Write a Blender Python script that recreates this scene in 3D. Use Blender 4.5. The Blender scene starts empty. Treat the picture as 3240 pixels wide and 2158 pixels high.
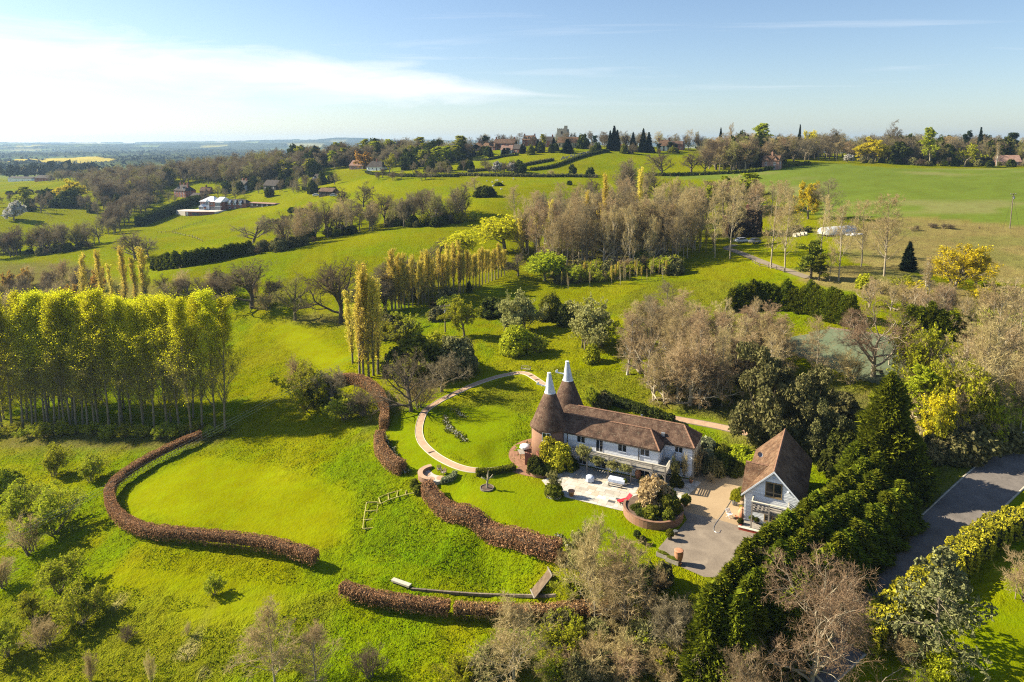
import bpy, math, random
import numpy as np
from mathutils import Vector, Matrix

# ------------------------------------------------------------------ camera, sky, sun, exposure
SC = bpy.context.scene
COL = SC.collection
FPX, PITCH, PY0, CZ = 2160.0, math.radians(8.1), 762.0, 46.0     # focal length (photo px), tilt, principal row, height
cam_d = bpy.data.cameras.new('camera'); cam = bpy.data.objects.new('camera', cam_d); COL.objects.link(cam)
cam_d.sensor_width = 36.0; cam_d.lens = FPX / 3240 * 36.0
cam_d.shift_y = -(1079 - PY0) / 3240
cam_d.clip_start = 1.0; cam_d.clip_end = 40000.0
cam.location = (0, 0, CZ); cam.rotation_euler = (math.pi / 2 - PITCH, 0, 0)
SC.camera = cam
SUN_EL, SUN_AZ = math.radians(32.5), math.radians(17)              # sun stands over the far end of the left side
SUN_DIR = Vector((-math.cos(SUN_EL) * math.cos(SUN_AZ), math.cos(SUN_EL) * math.sin(SUN_AZ), math.sin(SUN_EL)))
sun_d = bpy.data.lights.new('sun', 'SUN'); sun_d.energy = 5.0; sun_d.angle = math.radians(0.5); sun_d.color = (1.0, 0.90, 0.70)
sun = bpy.data.objects.new('sun', sun_d); COL.objects.link(sun)
sun.rotation_euler = (-SUN_DIR).to_track_quat('-Z', 'Y').to_euler()
sun.location = SUN_DIR * 300
W = bpy.data.worlds.new('World'); SC.world = W; W.use_nodes = True
def world():
    nt = W.node_tree; nt.nodes.clear(); N = nt.nodes.new; L = nt.links.new
    def math_(op, a, b=None, clamp=False):
        n = N('ShaderNodeMath'); n.operation = op; n.use_clamp = clamp
        for i, v in enumerate((a, b)):
            if v is None: continue
            if isinstance(v, (int, float)): n.inputs[i].default_value = v
            else: L(v, n.inputs[i])
        return n.outputs[0]
    sky = N('ShaderNodeTexSky'); sky.sky_type = 'NISHITA'; sky.sun_disc = False
    sky.sun_elevation = SUN_EL; sky.sun_rotation = math.radians(-90) + SUN_AZ
    sky.altitude = 50; sky.air_density = 1.0; sky.dust_density = 0.55; sky.ozone_density = 1.0
    tc = N('ShaderNodeTexCoord'); sep = N('ShaderNodeSeparateXYZ'); L(tc.outputs['Generated'], sep.inputs[0])
    x, y, z = sep.outputs
    az = math_('ARCTAN2', x, y); el = math_('ARCSINE', z)
    # high thin cloud: a sheet at one height, seen in perspective, streaked along x
    zz = math_('MAXIMUM', z, 0.03)
    px, py = math_('DIVIDE', x, zz), math_('DIVIDE', y, zz)
    cmb = N('ShaderNodeCombineXYZ'); L(math_('MULTIPLY', px, 0.16), cmb.inputs[0]); L(math_('MULTIPLY', py, 0.42), cmb.inputs[1])
    nz = N('ShaderNodeTexNoise'); nz.inputs['Scale'].default_value = 1.1; nz.inputs['Detail'].default_value = 7
    nz.inputs['Roughness'].default_value = 0.58; nz.inputs['Distortion'].default_value = 0.6; L(cmb.outputs[0], nz.inputs['Vector'])
    cmb2 = N('ShaderNodeCombineXYZ'); L(math_('MULTIPLY', az, 6.0), cmb2.inputs[0]); L(math_('MULTIPLY', el, 34.0), cmb2.inputs[1])
    nz2 = N('ShaderNodeTexNoise'); nz2.inputs['Scale'].default_value = 1.0; nz2.inputs['Detail'].default_value = 6
    nz2.inputs['Roughness'].default_value = 0.6; nz2.inputs['Distortion'].default_value = 0.4; L(cmb2.outputs[0], nz2.inputs['Vector'])
    # one long bank of cirrus: thick to the west, drawn out to a point to the east
    t = math_('SUBTRACT', 0.072, math_('MULTIPLY', az, 0.06))
    wid = math_('MINIMUM', math_('MAXIMUM', math_('MULTIPLY', math_('SUBTRACT', 0.06, az), 0.13), 0.003), 0.031)
    d = math_('DIVIDE', math_('ABSOLUTE', math_('SUBTRACT', el, t)), wid)
    bank = math_('SUBTRACT', 1.25, d)
    bank = math_('ADD', bank, math_('MULTIPLY', math_('SUBTRACT', nz2.outputs[0], 0.5), 3.0))
    bank = math_('MULTIPLY', bank, 0.8, True)
    bank = math_('MULTIPLY', bank, math_('MULTIPLY', math_('SUBTRACT', 0.12, az), 5.0, True))
    wisp = math_('MULTIPLY', math_('MULTIPLY', math_('SUBTRACT', nz.outputs[0], 0.54), 3.4, True), math_('MULTIPLY', math_('SUBTRACT', el, 0.035), 14.0, True))
    fac = math_('MAXIMUM', math_('MULTIPLY', bank, 0.78), math_('MULTIPLY', wisp, 0.6))
    mix = N('ShaderNodeMix'); mix.data_type = 'RGBA'
    tint = N('ShaderNodeMix'); tint.data_type = 'RGBA'; tint.blend_type = 'MULTIPLY'; tint.inputs[0].default_value = 1.0
    L(sky.outputs[0], tint.inputs[6]); tint.inputs[7].default_value = (0.97, 1.04, 1.16, 1)
    L(fac, mix.inputs[0]); L(tint.outputs[2], mix.inputs[6]); mix.inputs[7].default_value = (SKYC, SKYC * 1.0, SKYC * 1.01, 1)
    bg = N('ShaderNodeBackground'); bg.inputs[1].default_value = SKYS; L(mix.outputs[2], bg.inputs[0])
    out = N('ShaderNodeOutputWorld'); L(bg.outputs[0], out.inputs[0])
SKYS, SKYC = 0.057, 8.8
world()
vs = SC.view_settings; vs.view_transform = 'Standard'; vs.look = 'None'; vs.gamma = 1.0; vs.exposure = 1.27; vs.use_curve_mapping = False
SC.cycles.max_bounces = 5; SC.cycles.diffuse_bounces = 1; SC.cycles.glossy_bounces = 2; SC.cycles.transmission_bounces = 3
SC.cycles.transparent_max_bounces = 4; SC.cycles.volume_bounces = 0; SC.cycles.caustics_reflective = False; SC.cycles.caustics_refractive = False
SC.cycles.use_denoising = False; SC.cycles.filter_width = 1.15
SC.cycles.use_adaptive_sampling = False; SC.cycles.sample_clamp_direct = 1.6; SC.cycles.sample_clamp_indirect = 0.8

# ------------------------------------------------------------------ photo row -> slope of the sight line
SP, CP = math.sin(PITCH), math.cos(PITCH)
def slope(py):
    v = py - PY0
    return (FPX * SP + v * CP) / (FPX * CP - v * SP)
def across(px, py):
    return (px - 1620.0) / (FPX * CP - (py - PY0) * SP)

# ------------------------------------------------------------------ terrain heights
KNOTS_Z = [  # photo px, row, height
 (1620,2158,-4.2),(1000,2158,-7),(600,2158,-9),(0,2158,-12),(2100,2158,-3),(2500,2158,-1.8),(3240,2158,-1),
 (0,1800,-12),(0,1550,-12),(300,1800,-9.5),(500,1700,-7),(900,1650,-5),(1300,1820,-4.6),(1700,1870,-4),(1200,1960,-6.2),(700,1900,-7.5),
 (1500,1650,-.6),(1500,1540,0),(1720,1720,-.6),(1740,1765,-2.0),(1560,1760,-3.6),(1400,1660,-2.4),(1900,1800,-2),(2050,1900,-2.2),(1700,1600,0),(2000,1680,0),(2200,1760,0),(1900,1500,0),(2200,1480,0),(2400,1620,0),
 (1150,1560,-2.6),(1150,1450,-1.6),(1375,1500,0),(1280,1400,-.2),(1400,1200,.6),(1640,1180,1.2),(1900,1150,2.6),(2150,1180,3.4),(1500,1350,0),
 (2300,1320,1.6),(2500,1400,1.2),(2700,1500,1),(2950,1500,1.5),(3240,1430,2.6),(2900,1800,0),(3240,1800,.8),(2600,1700,0),(2400,1850,-.4),
 (840,1000,-1.5),(1150,1000,0),(1080,1110,-1),(1050,1210,-1.2),(709,1370,-6.5),(900,1250,-3.5),(300,1370,-10),(0,1370,-12),(500,1200,-8),(0,1120,-13),
 (2500,1150,5.5),(3000,1200,7),(1500,1000,2.6),(1900,1000,4.5),(2200,1040,6.5),
]
KNOTS_Y = [  # photo px, row, distance
 (2750,1080,124),(2500,960,152),(3100,900,164),(2800,873,170),(3195,722,230),(2900,530,430),(2500,560,360),(2080,555,400),(2620,515,440),
 (2900,620,300),(2400,840,190),(2650,720,236),(3240,530,430),(3240,620,300),
 (1900,510,470),(1750,560,400),(1600,600,345),(1350,600,380),(1520,640,300),(1300,690,300),(1250,760,240),(700,840,235),(500,880,225),(900,900,205),
 (1620,920,190),(1900,900,192),(2200,870,190),(2370,760,235),(2000,800,225),(1850,700,290),(1450,730,262),(1000,760,270),
 (300,950,230),(0,850,290),(0,700,420),(150,680,450),(150,740,400),(400,760,330),(500,750,330),(680,690,430),(680,662,470),(900,640,450),
 (1100,600,430),(1200,560,450),(1150,500,600),(850,530,600),(570,605,560),(800,590,540),(500,545,720),(300,560,760),(150,600,620),(80,590,720),(100,570,900),
 (200,525,2000),(0,545,1500),(700,512,2300),(450,500,3000),(200,490,3800),(200,472,6000),(0,459,8000),(300,462,8000),(650,454,8000),(1000,446,8000),(1300,448,8000),(1700,455,8000),
 (700,480,4500),(1100,468,5200),(0,480,5200),
 (1777,476,520),(1500,482,560),(2300,490,520),(2900,497,560),(2600,492,560),(3240,500,560),(1650,520,455),(1400,530,500),(1450,510,540),(2200,520,450),
]
KNOTS_W = [(60,900,24),(300,900,28),(700,900,30),(-60,900,10),(0,1500,-10),(800,1500,0),(1800,1800,10),(0,3500,-20),(1500,3500,0),(3000,3000,0),(3000,8000,40),(6000,8000,40),(-9000,8000,40),
 (0,30,-4),(60,30,-1),(-60,40,-14),(-40,30,-11),(130,70,1),(-150,120,-12),(170,120,9),(260,200,20)]
P_, Z_ = [], []
for px, py, z in KNOTS_Z:
    Y = (CZ - z) / slope(py); P_.append((across(px, py), math.log(Y))); Z_.append(z)
for px, py, Y in KNOTS_Y:
    P_.append((across(px, py), math.log(Y))); Z_.append(CZ - Y * slope(py))
for X, Y, z in KNOTS_W:
    P_.append((X / Y, math.log(Y))); Z_.append(z)
P_ = np.array(P_); Z_ = np.array(Z_, float)
def tps_k(d2): return 0.5 * d2 * np.log(d2 + 1e-12)
def tps_fit(P, z, lam):
    n = len(P); d2 = ((P[:, None] - P[None]) ** 2).sum(-1)
    A = np.zeros((n + 3, n + 3)); A[:n, :n] = tps_k(d2) + lam * np.eye(n)
    A[:n, n] = 1; A[:n, n + 1:] = P; A[n, :n] = 1; A[n + 1:, :n] = P.T
    return np.linalg.solve(A, np.concatenate([z, np.zeros(3)]))
TW = tps_fit(P_, Z_, 6e-4)
GU = np.linspace(-1.5, 1.7, 420); GWn = np.linspace(math.log(20), math.log(12000), 640)
def tps_eval(u, w):
    d2 = (u[:, None] - P_[None, :, 0]) ** 2 + (w[:, None] - P_[None, :, 1]) ** 2
    return tps_k(d2) @ TW[:-3] + TW[-3] + TW[-2] * u + TW[-1] * w
uu, ww = np.meshgrid(GU, GWn)
GRID = np.concatenate([tps_eval(a, b) for a, b in zip(np.array_split(uu.ravel(), 40), np.array_split(ww.ravel(), 40))]).reshape(uu.shape)
def sstep(a, b, x):
    t = np.clip((x - a) / (b - a), 0, 1); return t * t * (3 - 2 * t)
def Hn(X, Y):
    X = np.asarray(X, float); Y = np.maximum(np.asarray(Y, float), 21.0)
    fu = np.clip((X / Y - GU[0]) / (GU[1] - GU[0]), 0, len(GU) - 1.001); fw = np.clip((np.log(Y) - GWn[0]) / (GWn[1] - GWn[0]), 0, len(GWn) - 1.001)
    i, j = fu.astype(int), fw.astype(int); a, b = fu - i, fw - j
    z = GRID[j, i] * (1 - a) * (1 - b) + GRID[j, i + 1] * a * (1 - b) + GRID[j + 1, i] * (1 - a) * b + GRID[j + 1, i + 1] * a * b
    q = np.sqrt(((X - 20) / 21.5) ** 2 + ((Y - 85) / 19.5) ** 2)      # level ground the house stands on
    q2 = np.sqrt((X - 3.5) ** 2 + (Y - 96) ** 2) / 6.5
    return z * sstep(0.97, 1.22, q) * sstep(0.9, 1.4, q2)
def H(x, y): return float(Hn(np.array([x]), np.array([y]))[0])
RAYY = np.exp(np.linspace(math.log(40), math.log(9000), 4000))
def at(px, py):
    """the spot of open ground that the photo shows at this pixel"""
    s, a = slope(py), across(px, py)
    d = CZ - RAYY * s - Hn(a * RAYY, RAYY)
    k = np.nonzero(d <= 0)[0]
    if len(k) == 0: k = [int(np.argmin(d))]
    k = max(int(k[0]), 1)
    t = d[k - 1] / (d[k - 1] - d[k]) if d[k - 1] != d[k] else 0
    Y = RAYY[k - 1] + min(max(t, 0), 1) * (RAYY[k] - RAYY[k - 1])
    return Vector((a * Y, Y, H(a * Y, Y)))
def at_z(px, py, z):
    Y = (CZ - z) / slope(py); return Vector((across(px, py) * Y, Y, z))

# ------------------------------------------------------------------ mesh helpers
def tag(o, label=None, cat=None, group=None, kind=None):
    if label: o['label'] = label
    if cat: o['category'] = cat
    if group: o['group'] = group
    if kind: o['kind'] = kind
    return o
def link(o, parent=None):
    COL.objects.link(o)
    if parent is not None: o.parent = parent
    return o
def empty(name, loc=(0, 0, 0), rz=0.0, parent=None):
    o = bpy.data.objects.new(name, None); o.location = loc; o.rotation_euler = (0, 0, rz); o.empty_display_size = 0.3
    return link(o, parent)
def np_mesh(name, V, F, mats, midx=None, rnd=None, smooth=False):
    """V (n,3); F a list of (k,m) integer arrays; midx one material index per face"""
    me = bpy.data.meshes.new(name)
    F = [np.asarray(f, np.int32) for f in (F if isinstance(F, list) else [F]) if len(f)]
    V = np.asarray(V, np.float32)
    me.vertices.add(len(V)); me.vertices.foreach_set('co', V.ravel())
    sizes = np.concatenate([np.full(len(f), f.shape[1], np.int32) for f in F])
    loops = np.concatenate([f.ravel() for f in F])
    me.loops.add(len(loops)); me.loops.foreach_set('vertex_index', loops)
    me.polygons.add(len(sizes)); me.polygons.foreach_set('loop_start', np.concatenate([[0], np.cumsum(sizes)[:-1]]).astype(np.int32))
    for m in (mats if isinstance(mats, (list, tuple)) else [mats]): me.materials.append(m)
    if midx is not None: me.polygons.foreach_set('material_index', np.asarray(midx, np.int32))
    if smooth: me.polygons.foreach_set('use_smooth', np.ones(len(sizes), bool))
    if rnd is not None:
        a = me.attributes.new('rnd', 'FLOAT', 'FACE'); a.data.foreach_set('value', np.asarray(rnd, np.float32))
    me.update(calc_edges=True)
    return me
class MB:
    """collects shapes in local coordinates and links them as ONE mesh object"""
    def __init__(s): s.v = []; s.f = []
    def add(s, vs, fs):
        n = len(s.v); s.v += [tuple(p) for p in vs]; s.f += [tuple(n + i for i in f) for f in fs]; return s
    def box(s, x0, x1, y0, y1, z0, z1):
        return s.add([(x0,y0,z0),(x1,y0,z0),(x1,y1,z0),(x0,y1,z0),(x0,y0,z1),(x1,y0,z1),(x1,y1,z1),(x0,y1,z1)],
                     [(3,2,1,0),(4,5,6,7),(0,1,5,4),(1,2,6,5),(2,3,7,6),(3,0,4,7)])
    def prism(s, poly, z0, z1):
        n = len(poly)
        return s.add([(p[0],p[1],z0) for p in poly] + [(p[0],p[1],z1) for p in poly],
                     [tuple(range(n-1,-1,-1)), tuple(range(n,2*n))] + [(i,(i+1)%n,n+(i+1)%n,n+i) for i in range(n)])
    def slab(s, pts, off):
        """a flat polygon of 3D points given thickness by the offset vector"""
        n = len(pts)
        return s.add(list(pts) + [tuple(a + b for a, b in zip(p, off)) for p in pts],
                     [tuple(range(n-1,-1,-1)), tuple(range(n,2*n))] + [(i,(i+1)%n,n+(i+1)%n,n+i) for i in range(n)])
    def lathe(s, prof, cx=0, cy=0, n=16, cap=True):
        vs = []; fs = []
        for r, z in prof: vs += [(cx + r*math.cos(2*math.pi*k/n), cy + r*math.sin(2*math.pi*k/n), z) for k in range(n)]
        for j in range(len(prof)-1):
            fs += [(j*n+k, j*n+(k+1)%n, (j+1)*n+(k+1)%n, (j+1)*n+k) for k in range(n)]
        if cap: fs += [tuple(range(n-1,-1,-1)), tuple((len(prof)-1)*n+k for k in range(n))]
        return s.add(vs, fs)
    def bar(s, a, b, w, h=None):
        """a square bar between two points"""
        a, b = Vector(a), Vector(b); d = (b - a).normalized(); h = h or w
        up = Vector((0,0,1)) if abs(d.z) < 0.95 else Vector((1,0,0))
        sx = d.cross(up).normalized() * w/2; sy = sx.cross(d).normalized() * h/2
        vs = [p + q for p in (a, b) for q in (-sx-sy, sx-sy, sx+sy, -sx+sy)]
        return s.add(vs, [(3,2,1,0),(4,5,6,7)] + [(i,(i+1)%4,4+(i+1)%4,4+i) for i in range(4)])
    def tube(s, pts, r, n=6):
        pts = [Vector(p) for p in pts]; vs = []; fs = []
        rr = r if isinstance(r, (list, tuple)) else [r]*len(pts)
        for i, p in enumerate(pts):
            d = (pts[min(i+1,len(pts)-1)] - pts[max(i-1,0)]).normalized()
            up = Vector((0,0,1)) if abs(d.z) < 0.95 else Vector((1,0,0))
            sx = d.cross(up).normalized(); sy = sx.cross(d).normalized()
            vs += [p + (sx*math.cos(2*math.pi*k/n) + sy*math.sin(2*math.pi*k/n))*rr[i] for k in range(n)]
        for j in range(len(pts)-1): fs += [(j*n+k, j*n+(k+1)%n, (j+1)*n+(k+1)%n, (j+1)*n+k) for k in range(n)]
        fs += [tuple(range(n-1,-1,-1)), tuple((len(pts)-1)*n+k for k in range(n))]
        return s.add(vs, fs)
    def mesh(s, name, mat, smooth=False):
        me = bpy.data.meshes.new(name); me.from_pydata(s.v, [], s.f); me.materials.append(mat)
        if smooth: me.polygons.foreach_set('use_smooth', np.ones(len(s.f), bool))
        me.update(); return me
    def build(s, name, mat, parent=None, smooth=False, loc=None, rz=None):
        o = bpy.data.objects.new(name, s.mesh(name, mat, smooth))
        if loc is not None: o.location = loc
        if rz is not None: o.rotation_euler[2] = rz
        return link(o, parent)

# ------------------------------------------------------------------ materials
def rgba(c): return (c[0], c[1], c[2], 1.0)
class NT:
    def __init__(s, name):
        s.m = bpy.data.materials.new(name); s.m.use_nodes = True; s.t = s.m.node_tree; s.t.nodes.clear()
        s.out = s.n('ShaderNodeOutputMaterial')
    def n(s, k, **kw):
        nd = s.t.nodes.new(k)
        for a, b in kw.items(): setattr(nd, a, b)
        return nd
    def l(s, a, b): s.t.links.new(a, b)
    def set(s, sock, v):
        if hasattr(v, 'is_output') or hasattr(v, 'links'): s.l(v, sock)
        else: sock.default_value = v
    def math(s, op, a, b=0.0, clamp=False):
        n = s.n('ShaderNodeMath', operation=op, use_clamp=clamp); s.set(n.inputs[0], a); s.set(n.inputs[1], b); return n.outputs[0]
    def noise(s, vec, scale, detail=3, rough=0.55, dist=0.0):
        n = s.n('ShaderNodeTexNoise'); n.inputs['Scale'].default_value = scale; n.inputs['Detail'].default_value = detail
        n.inputs['Roughness'].default_value = rough; n.inputs['Distortion'].default_value = dist; s.l(vec, n.inputs['Vector']); return n.outputs[0]
    def ramp(s, fac, stops):
        n = s.n('ShaderNodeValToRGB'); s.l(fac, n.inputs[0]); e = n.color_ramp.elements
        while len(e) < len(stops): e.new(0.5)
        for el, (p, c) in zip(e, stops): el.position = p; el.color = rgba(c)
        return n.outputs[0]
    def mix(s, fac, a, b, blend='MIX'):
        n = s.n('ShaderNodeMix', data_type='RGBA', blend_type=blend); s.set(n.inputs[0], fac)
        for i, v in ((6, a), (7, b)):
            if isinstance(v, tuple): n.inputs[i].default_value = rgba(v)
            else: s.l(v, n.inputs[i])
        return n.outputs[2]
    def pos(s, kind='Object'):
        return s.n('ShaderNodeTexCoord').outputs[kind]
    def bump(s, h, strength=0.3, dist=0.05):
        n = s.n('ShaderNodeBump'); s.set(n.inputs['Strength'], strength); n.inputs['Distance'].default_value = dist; s.l(h, n.inputs['Height']); return n.outputs[0]
    def bsdf(s, col, rough=0.8, normal=None, metal=0.0, spec=0.3):
        b = s.n('ShaderNodeBsdfPrincipled')
        if isinstance(col, tuple): b.inputs['Base Color'].default_value = rgba(col)
        else: s.l(col, b.inputs['Base Color'])
        s.set(b.inputs['Roughness'], rough); b.inputs['Metallic'].default_value = metal; b.inputs['Specular IOR Level'].default_value = spec
        if normal is not None: s.l(normal, b.inputs['Normal'])
        s.l(b.outputs[0], s.out.inputs[0]); return s.m
def plain(name, c, c2=None, scale=3.0, rough=0.8, bump=0.0, metal=0.0, spec=0.3, world_space=False):
    t = NT(name)
    if c2 is None: return t.bsdf(c, rough, metal=metal, spec=spec)
    p = t.pos('Object') if not world_space else t.n('ShaderNodeNewGeometry').outputs['Position']
    f = t.noise(p, scale, 4, 0.6)
    col = t.ramp(f, [(0.32, c), (0.68, c2)])
    oi = t.n('ShaderNodeObjectInfo').outputs['Random']
    hs = t.n('ShaderNodeHueSaturation'); t.l(col, hs.inputs['Color']); t.l(t.math('ADD', t.math('MULTIPLY', oi, 0.3), 0.85), hs.inputs['Value'])
    return t.bsdf(hs.outputs[0], rough, t.bump(f, bump, 0.05) if bump else None, metal, spec)
def leafmat(name, c1, c2, trans=0.3, vary=0.35, hue=0.02):
    t = NT(name)
    r = t.n('ShaderNodeAttribute', attribute_name='rnd').outputs['Fac']
    col = t.mix(r, c1, c2)
    oi = t.n('ShaderNodeObjectInfo').outputs['Random']
    hs = t.n('ShaderNodeHueSaturation'); t.l(col, hs.inputs['Color'])
    t.l(t.math('ADD', t.math('MULTIPLY', oi, vary), 1 - vary / 2), hs.inputs['Value'])
    t.l(t.math('ADD', t.math('MULTIPLY', oi, hue * 2), 0.5 - hue), hs.inputs['Hue'])
    df = t.n('ShaderNodeBsdfDiffuse'); t.l(hs.outputs[0], df.inputs[0])
    if trans:
        tr = t.n('ShaderNodeBsdfTranslucent'); t.l(hs.outputs[0], tr.inputs[0])
        mx = t.n('ShaderNodeMixShader'); mx.inputs[0].default_value = trans; t.l(df.outputs[0], mx.inputs[1]); t.l(tr.outputs[0], mx.inputs[2])
        t.l(mx.outputs[0], t.out.inputs[0])
    else: t.l(df.outputs[0], t.out.inputs[0])
    return t.m

# ------------------------------------------------------------------ value noise for shapes
def vnoise(X, Y, scale, seed=0):
    r = np.random.RandomState(seed); T = r.rand(256, 256)
    x = X / scale; y = Y / scale; i = np.floor(x).astype(int); j = np.floor(y).astype(int); a = x - i; b = y - j
    a = a * a * (3 - 2 * a); b = b * b * (3 - 2 * b); g = lambda p, q: T[p % 256, q % 256]
    return g(i, j) * (1-a) * (1-b) + g(i+1, j) * a * (1-b) + g(i, j+1) * (1-a) * b + g(i+1, j+1) * a * b
def in_poly(X, Y, poly):
    r = np.zeros(np.shape(X), bool); n = len(poly)
    for k in range(n):
        x0, y0 = poly[k][:2]; x1, y1 = poly[(k + 1) % n][:2]
        c = ((y0 > Y) != (y1 > Y)); r ^= c & (X < (x1 - x0) * (Y - y0) / (y1 - y0 + 1e-12) + x0)
    return r
def smooth_line(pts, n=8, closed=False):
    """Catmull-Rom through the points"""
    pts = [np.array(p, float) for p in pts]; out = []
    m = len(pts)
    for i in range(m if closed else m - 1):
        if closed: p0, p1, p2, p3 = (pts[(i + k - 1) % m] for k in range(4))
        else: p0, p1, p2, p3 = pts[max(i-1,0)], pts[i], pts[i+1], pts[min(i+2,m-1)]
        for k in range(n):
            t = k / n
            out.append(0.5 * (2*p1 + (p2-p0)*t + (2*p0-5*p1+4*p2-p3)*t*t + (3*p1-p0-3*p2+p3)*t**3))
    if not closed: out.append(pts[-1])
    return np.array(out)
def resample(P, step):
    d = np.concatenate([[0], np.cumsum(np.linalg.norm(np.diff(P, axis=0), axis=1))])
    n = max(2, int(d[-1] / step) + 1); t = np.linspace(0, d[-1], n)
    return np.stack([np.interp(t, d, P[:, k]) for k in range(P.shape[1])], 1)
# ------------------------------------------------------------------ the ground
def region(pix): return [tuple(at(*p)[:2]) for p in pix]
R_LAWN = [region(p) for p in (
  [(420,1530),(620,1440),(900,1480),(1130,1560),(1110,1700),(1010,1740),(700,1690),(440,1650),(370,1590)],       # lawn inside the brown hedge
  [(1240,1310),(1330,1300),(1350,1420),(1480,1520),(1640,1500),(1720,1530),(1960,1620),(2010,1680),(2110,1690),(2000,1790),(1770,1740),(1380,1550),(1290,1480),(1220,1370)],
  [(1345,1330),(1420,1290),(1560,1280),(1640,1300),(1600,1400),(1620,1480),(1520,1480),(1400,1420)],
  [(2700,2158),(2960,2060),(3060,1960),(3160,1850),(3240,1790),(3400,1790),(3400,2158)],
  [(1080,1175),(1130,1130),(960,1010),(850,1015),(1010,1120)], [(850,1030),(900,1060),(1060,1110),(1100,1180),(1040,1180),(960,1130)],
  [(980,1900),(700,1930),(300,1840),(300,1800),(700,1830),(1000,1860)], [(1000,1880),(860,1960),(560,2000),(450,1960),(800,1900),(960,1850)],
  [(1050,1790),(1350,1850),(1700,1890),(1900,1880),(1900,1850),(1300,1815),(1100,1765)],
)]
R_ROUGH = [region(p) for p in (
  [(0,1900),(300,1880),(1080,1880),(1000,2158),(0,2158)], [(560,2000),(860,1970),(820,2158),(200,2158)],
  [(1390,1300),(1620,1180),(1690,1240),(1690,1320),(1500,1290)], [(1700,1160),(2050,1180),(2080,1330),(1880,1270)],
  [(2070,880),(2480,900),(2440,980),(2100,1000),(1900,990)],
)]
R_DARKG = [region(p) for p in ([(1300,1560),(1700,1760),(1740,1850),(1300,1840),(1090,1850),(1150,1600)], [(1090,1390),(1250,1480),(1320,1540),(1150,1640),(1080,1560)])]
R_CROP = [region(p) for p in ([(2040,556),(2420,540),(2620,516),(2800,530),(3240,532),(3600,540),(3600,740),(3240,715),(2960,690),(2780,690),(2600,690),(2500,650),(2380,580)],)]
R_DRY = [region(p) for p in ([(2780,690),(2960,690),(3240,715),(3700,745),(3700,1000),(3240,900),(3000,870),(2880,860),(2700,830),(2640,760)],
  [(2480,850),(2800,840),(2980,900),(3240,950),(3240,1000),(2900,960),(2560,900)])]
R_WOOD = [region(p) for p in (
  [(2100,1110),(2300,1060),(2520,1180),(2700,1230),(2960,1200),(3240,1250),(3240,1400),(2950,1440),(2700,1480),(2560,1440),(2300,1400),(2280,1330),(2060,1280)],
  [(1830,1960),(2250,1930),(2300,2158),(1600,2158)], [(2250,1900),(2640,1620),(2800,1560),(2950,1480),(3150,1420),(2960,1640),(2780,1840),(2600,2000),(2400,2158),(2280,2158)],
  [(1760,900),(2080,850),(2140,830),(2080,790),(1780,800),(1650,790)], [(1130,1000),(1400,900),(1300,880),(1240,960)],
  [(0,1330),(700,1345),(730,1390),(560,1420),(0,1420)], [(880,1010),(960,1020),(1100,1030),(1130,1010),(1000,990)],
  [(0,830),(250,830),(480,900),(560,960),(0,1000)],
  [(1090,1420),(1240,1310),(1330,1240),(1500,1180),(1330,1190)],
)]
def pline(pix, step=1.0, n=8, org=None, sc=1.0):
    if org: pix = [(org[0] + x / sc, org[1] + y / sc) for x, y in pix]
    return resample(smooth_line([tuple(at(*p)[:2]) for p in pix], n), step)
PATH_A = pline([(1790,410),(1690,340),(1610,290),(1540,272),(1450,280),(1300,310),(1150,355),(1000,410),(850,480),(700,550),(600,610),(510,670),(460,750),(432,850),(430,930),(455,1010),(510,1080),(610,1165),(730,1235),(860,1290),(1000,1322),(1150,1330),(1300,1310),(1450,1290)], 0.8, 6, (1200,1100), 3.408)
PATH_B = pline([(1880,1255),(1920,1269),(2020,1297),(2134,1323),(2260,1347),(2390,1376),(2449,1392)], 0.8)
ROAD = pline([(2350,2240),(2450,2170),(2600,2045),(2790,1880),(2900,1775),(3010,1655),(3140,1530),(3240,1450),(3420,1330)], 1.2)
LANE = pline([(2330,775),(2300,785),(2340,800),(2420,832),(2500,860),(2560,880)], 1.5)
COURT = region([(2440,1085),(2620,1040),(3060,1150),(3000,1290),(2700,1200)])
def near_line(X, Y, P, w):
    r = np.zeros(X.shape, bool); x0, y0 = P[:, 0].min() - w, P[:, 1].min() - w; x1, y1 = P[:, 0].max() + w, P[:, 1].max() + w
    k = np.nonzero((X > x0) & (X < x1) & (Y > y0) & (Y < y1)); d = np.full(len(k[0]), 1e9)
    for q in P: d = np.minimum(d, (X[k] - q[0]) ** 2 + (Y[k] - q[1]) ** 2)
    r[k] = d < w * w; return r
def far_wood(X, Y):
    n = vnoise(X + 900, Y * 0.6, 420, 5) * 0.6 + vnoise(X, Y * 0.7, 160, 6) * 0.4
    return n
def far_lift(X, Y):
    return sstep(2500, 6000, Y) * (vnoise(X, Y * 1.6, 900, 33) - 0.5) * 60 * sstep(9000, 7500, Y)
FW_T = 0.50
YEL = [region(p) for p in ([(110,535),(160,512),(280,508),(380,528),(300,534),(190,538)], [(0,528),(90,518),(180,512),(120,525),(20,535)])]
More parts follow.
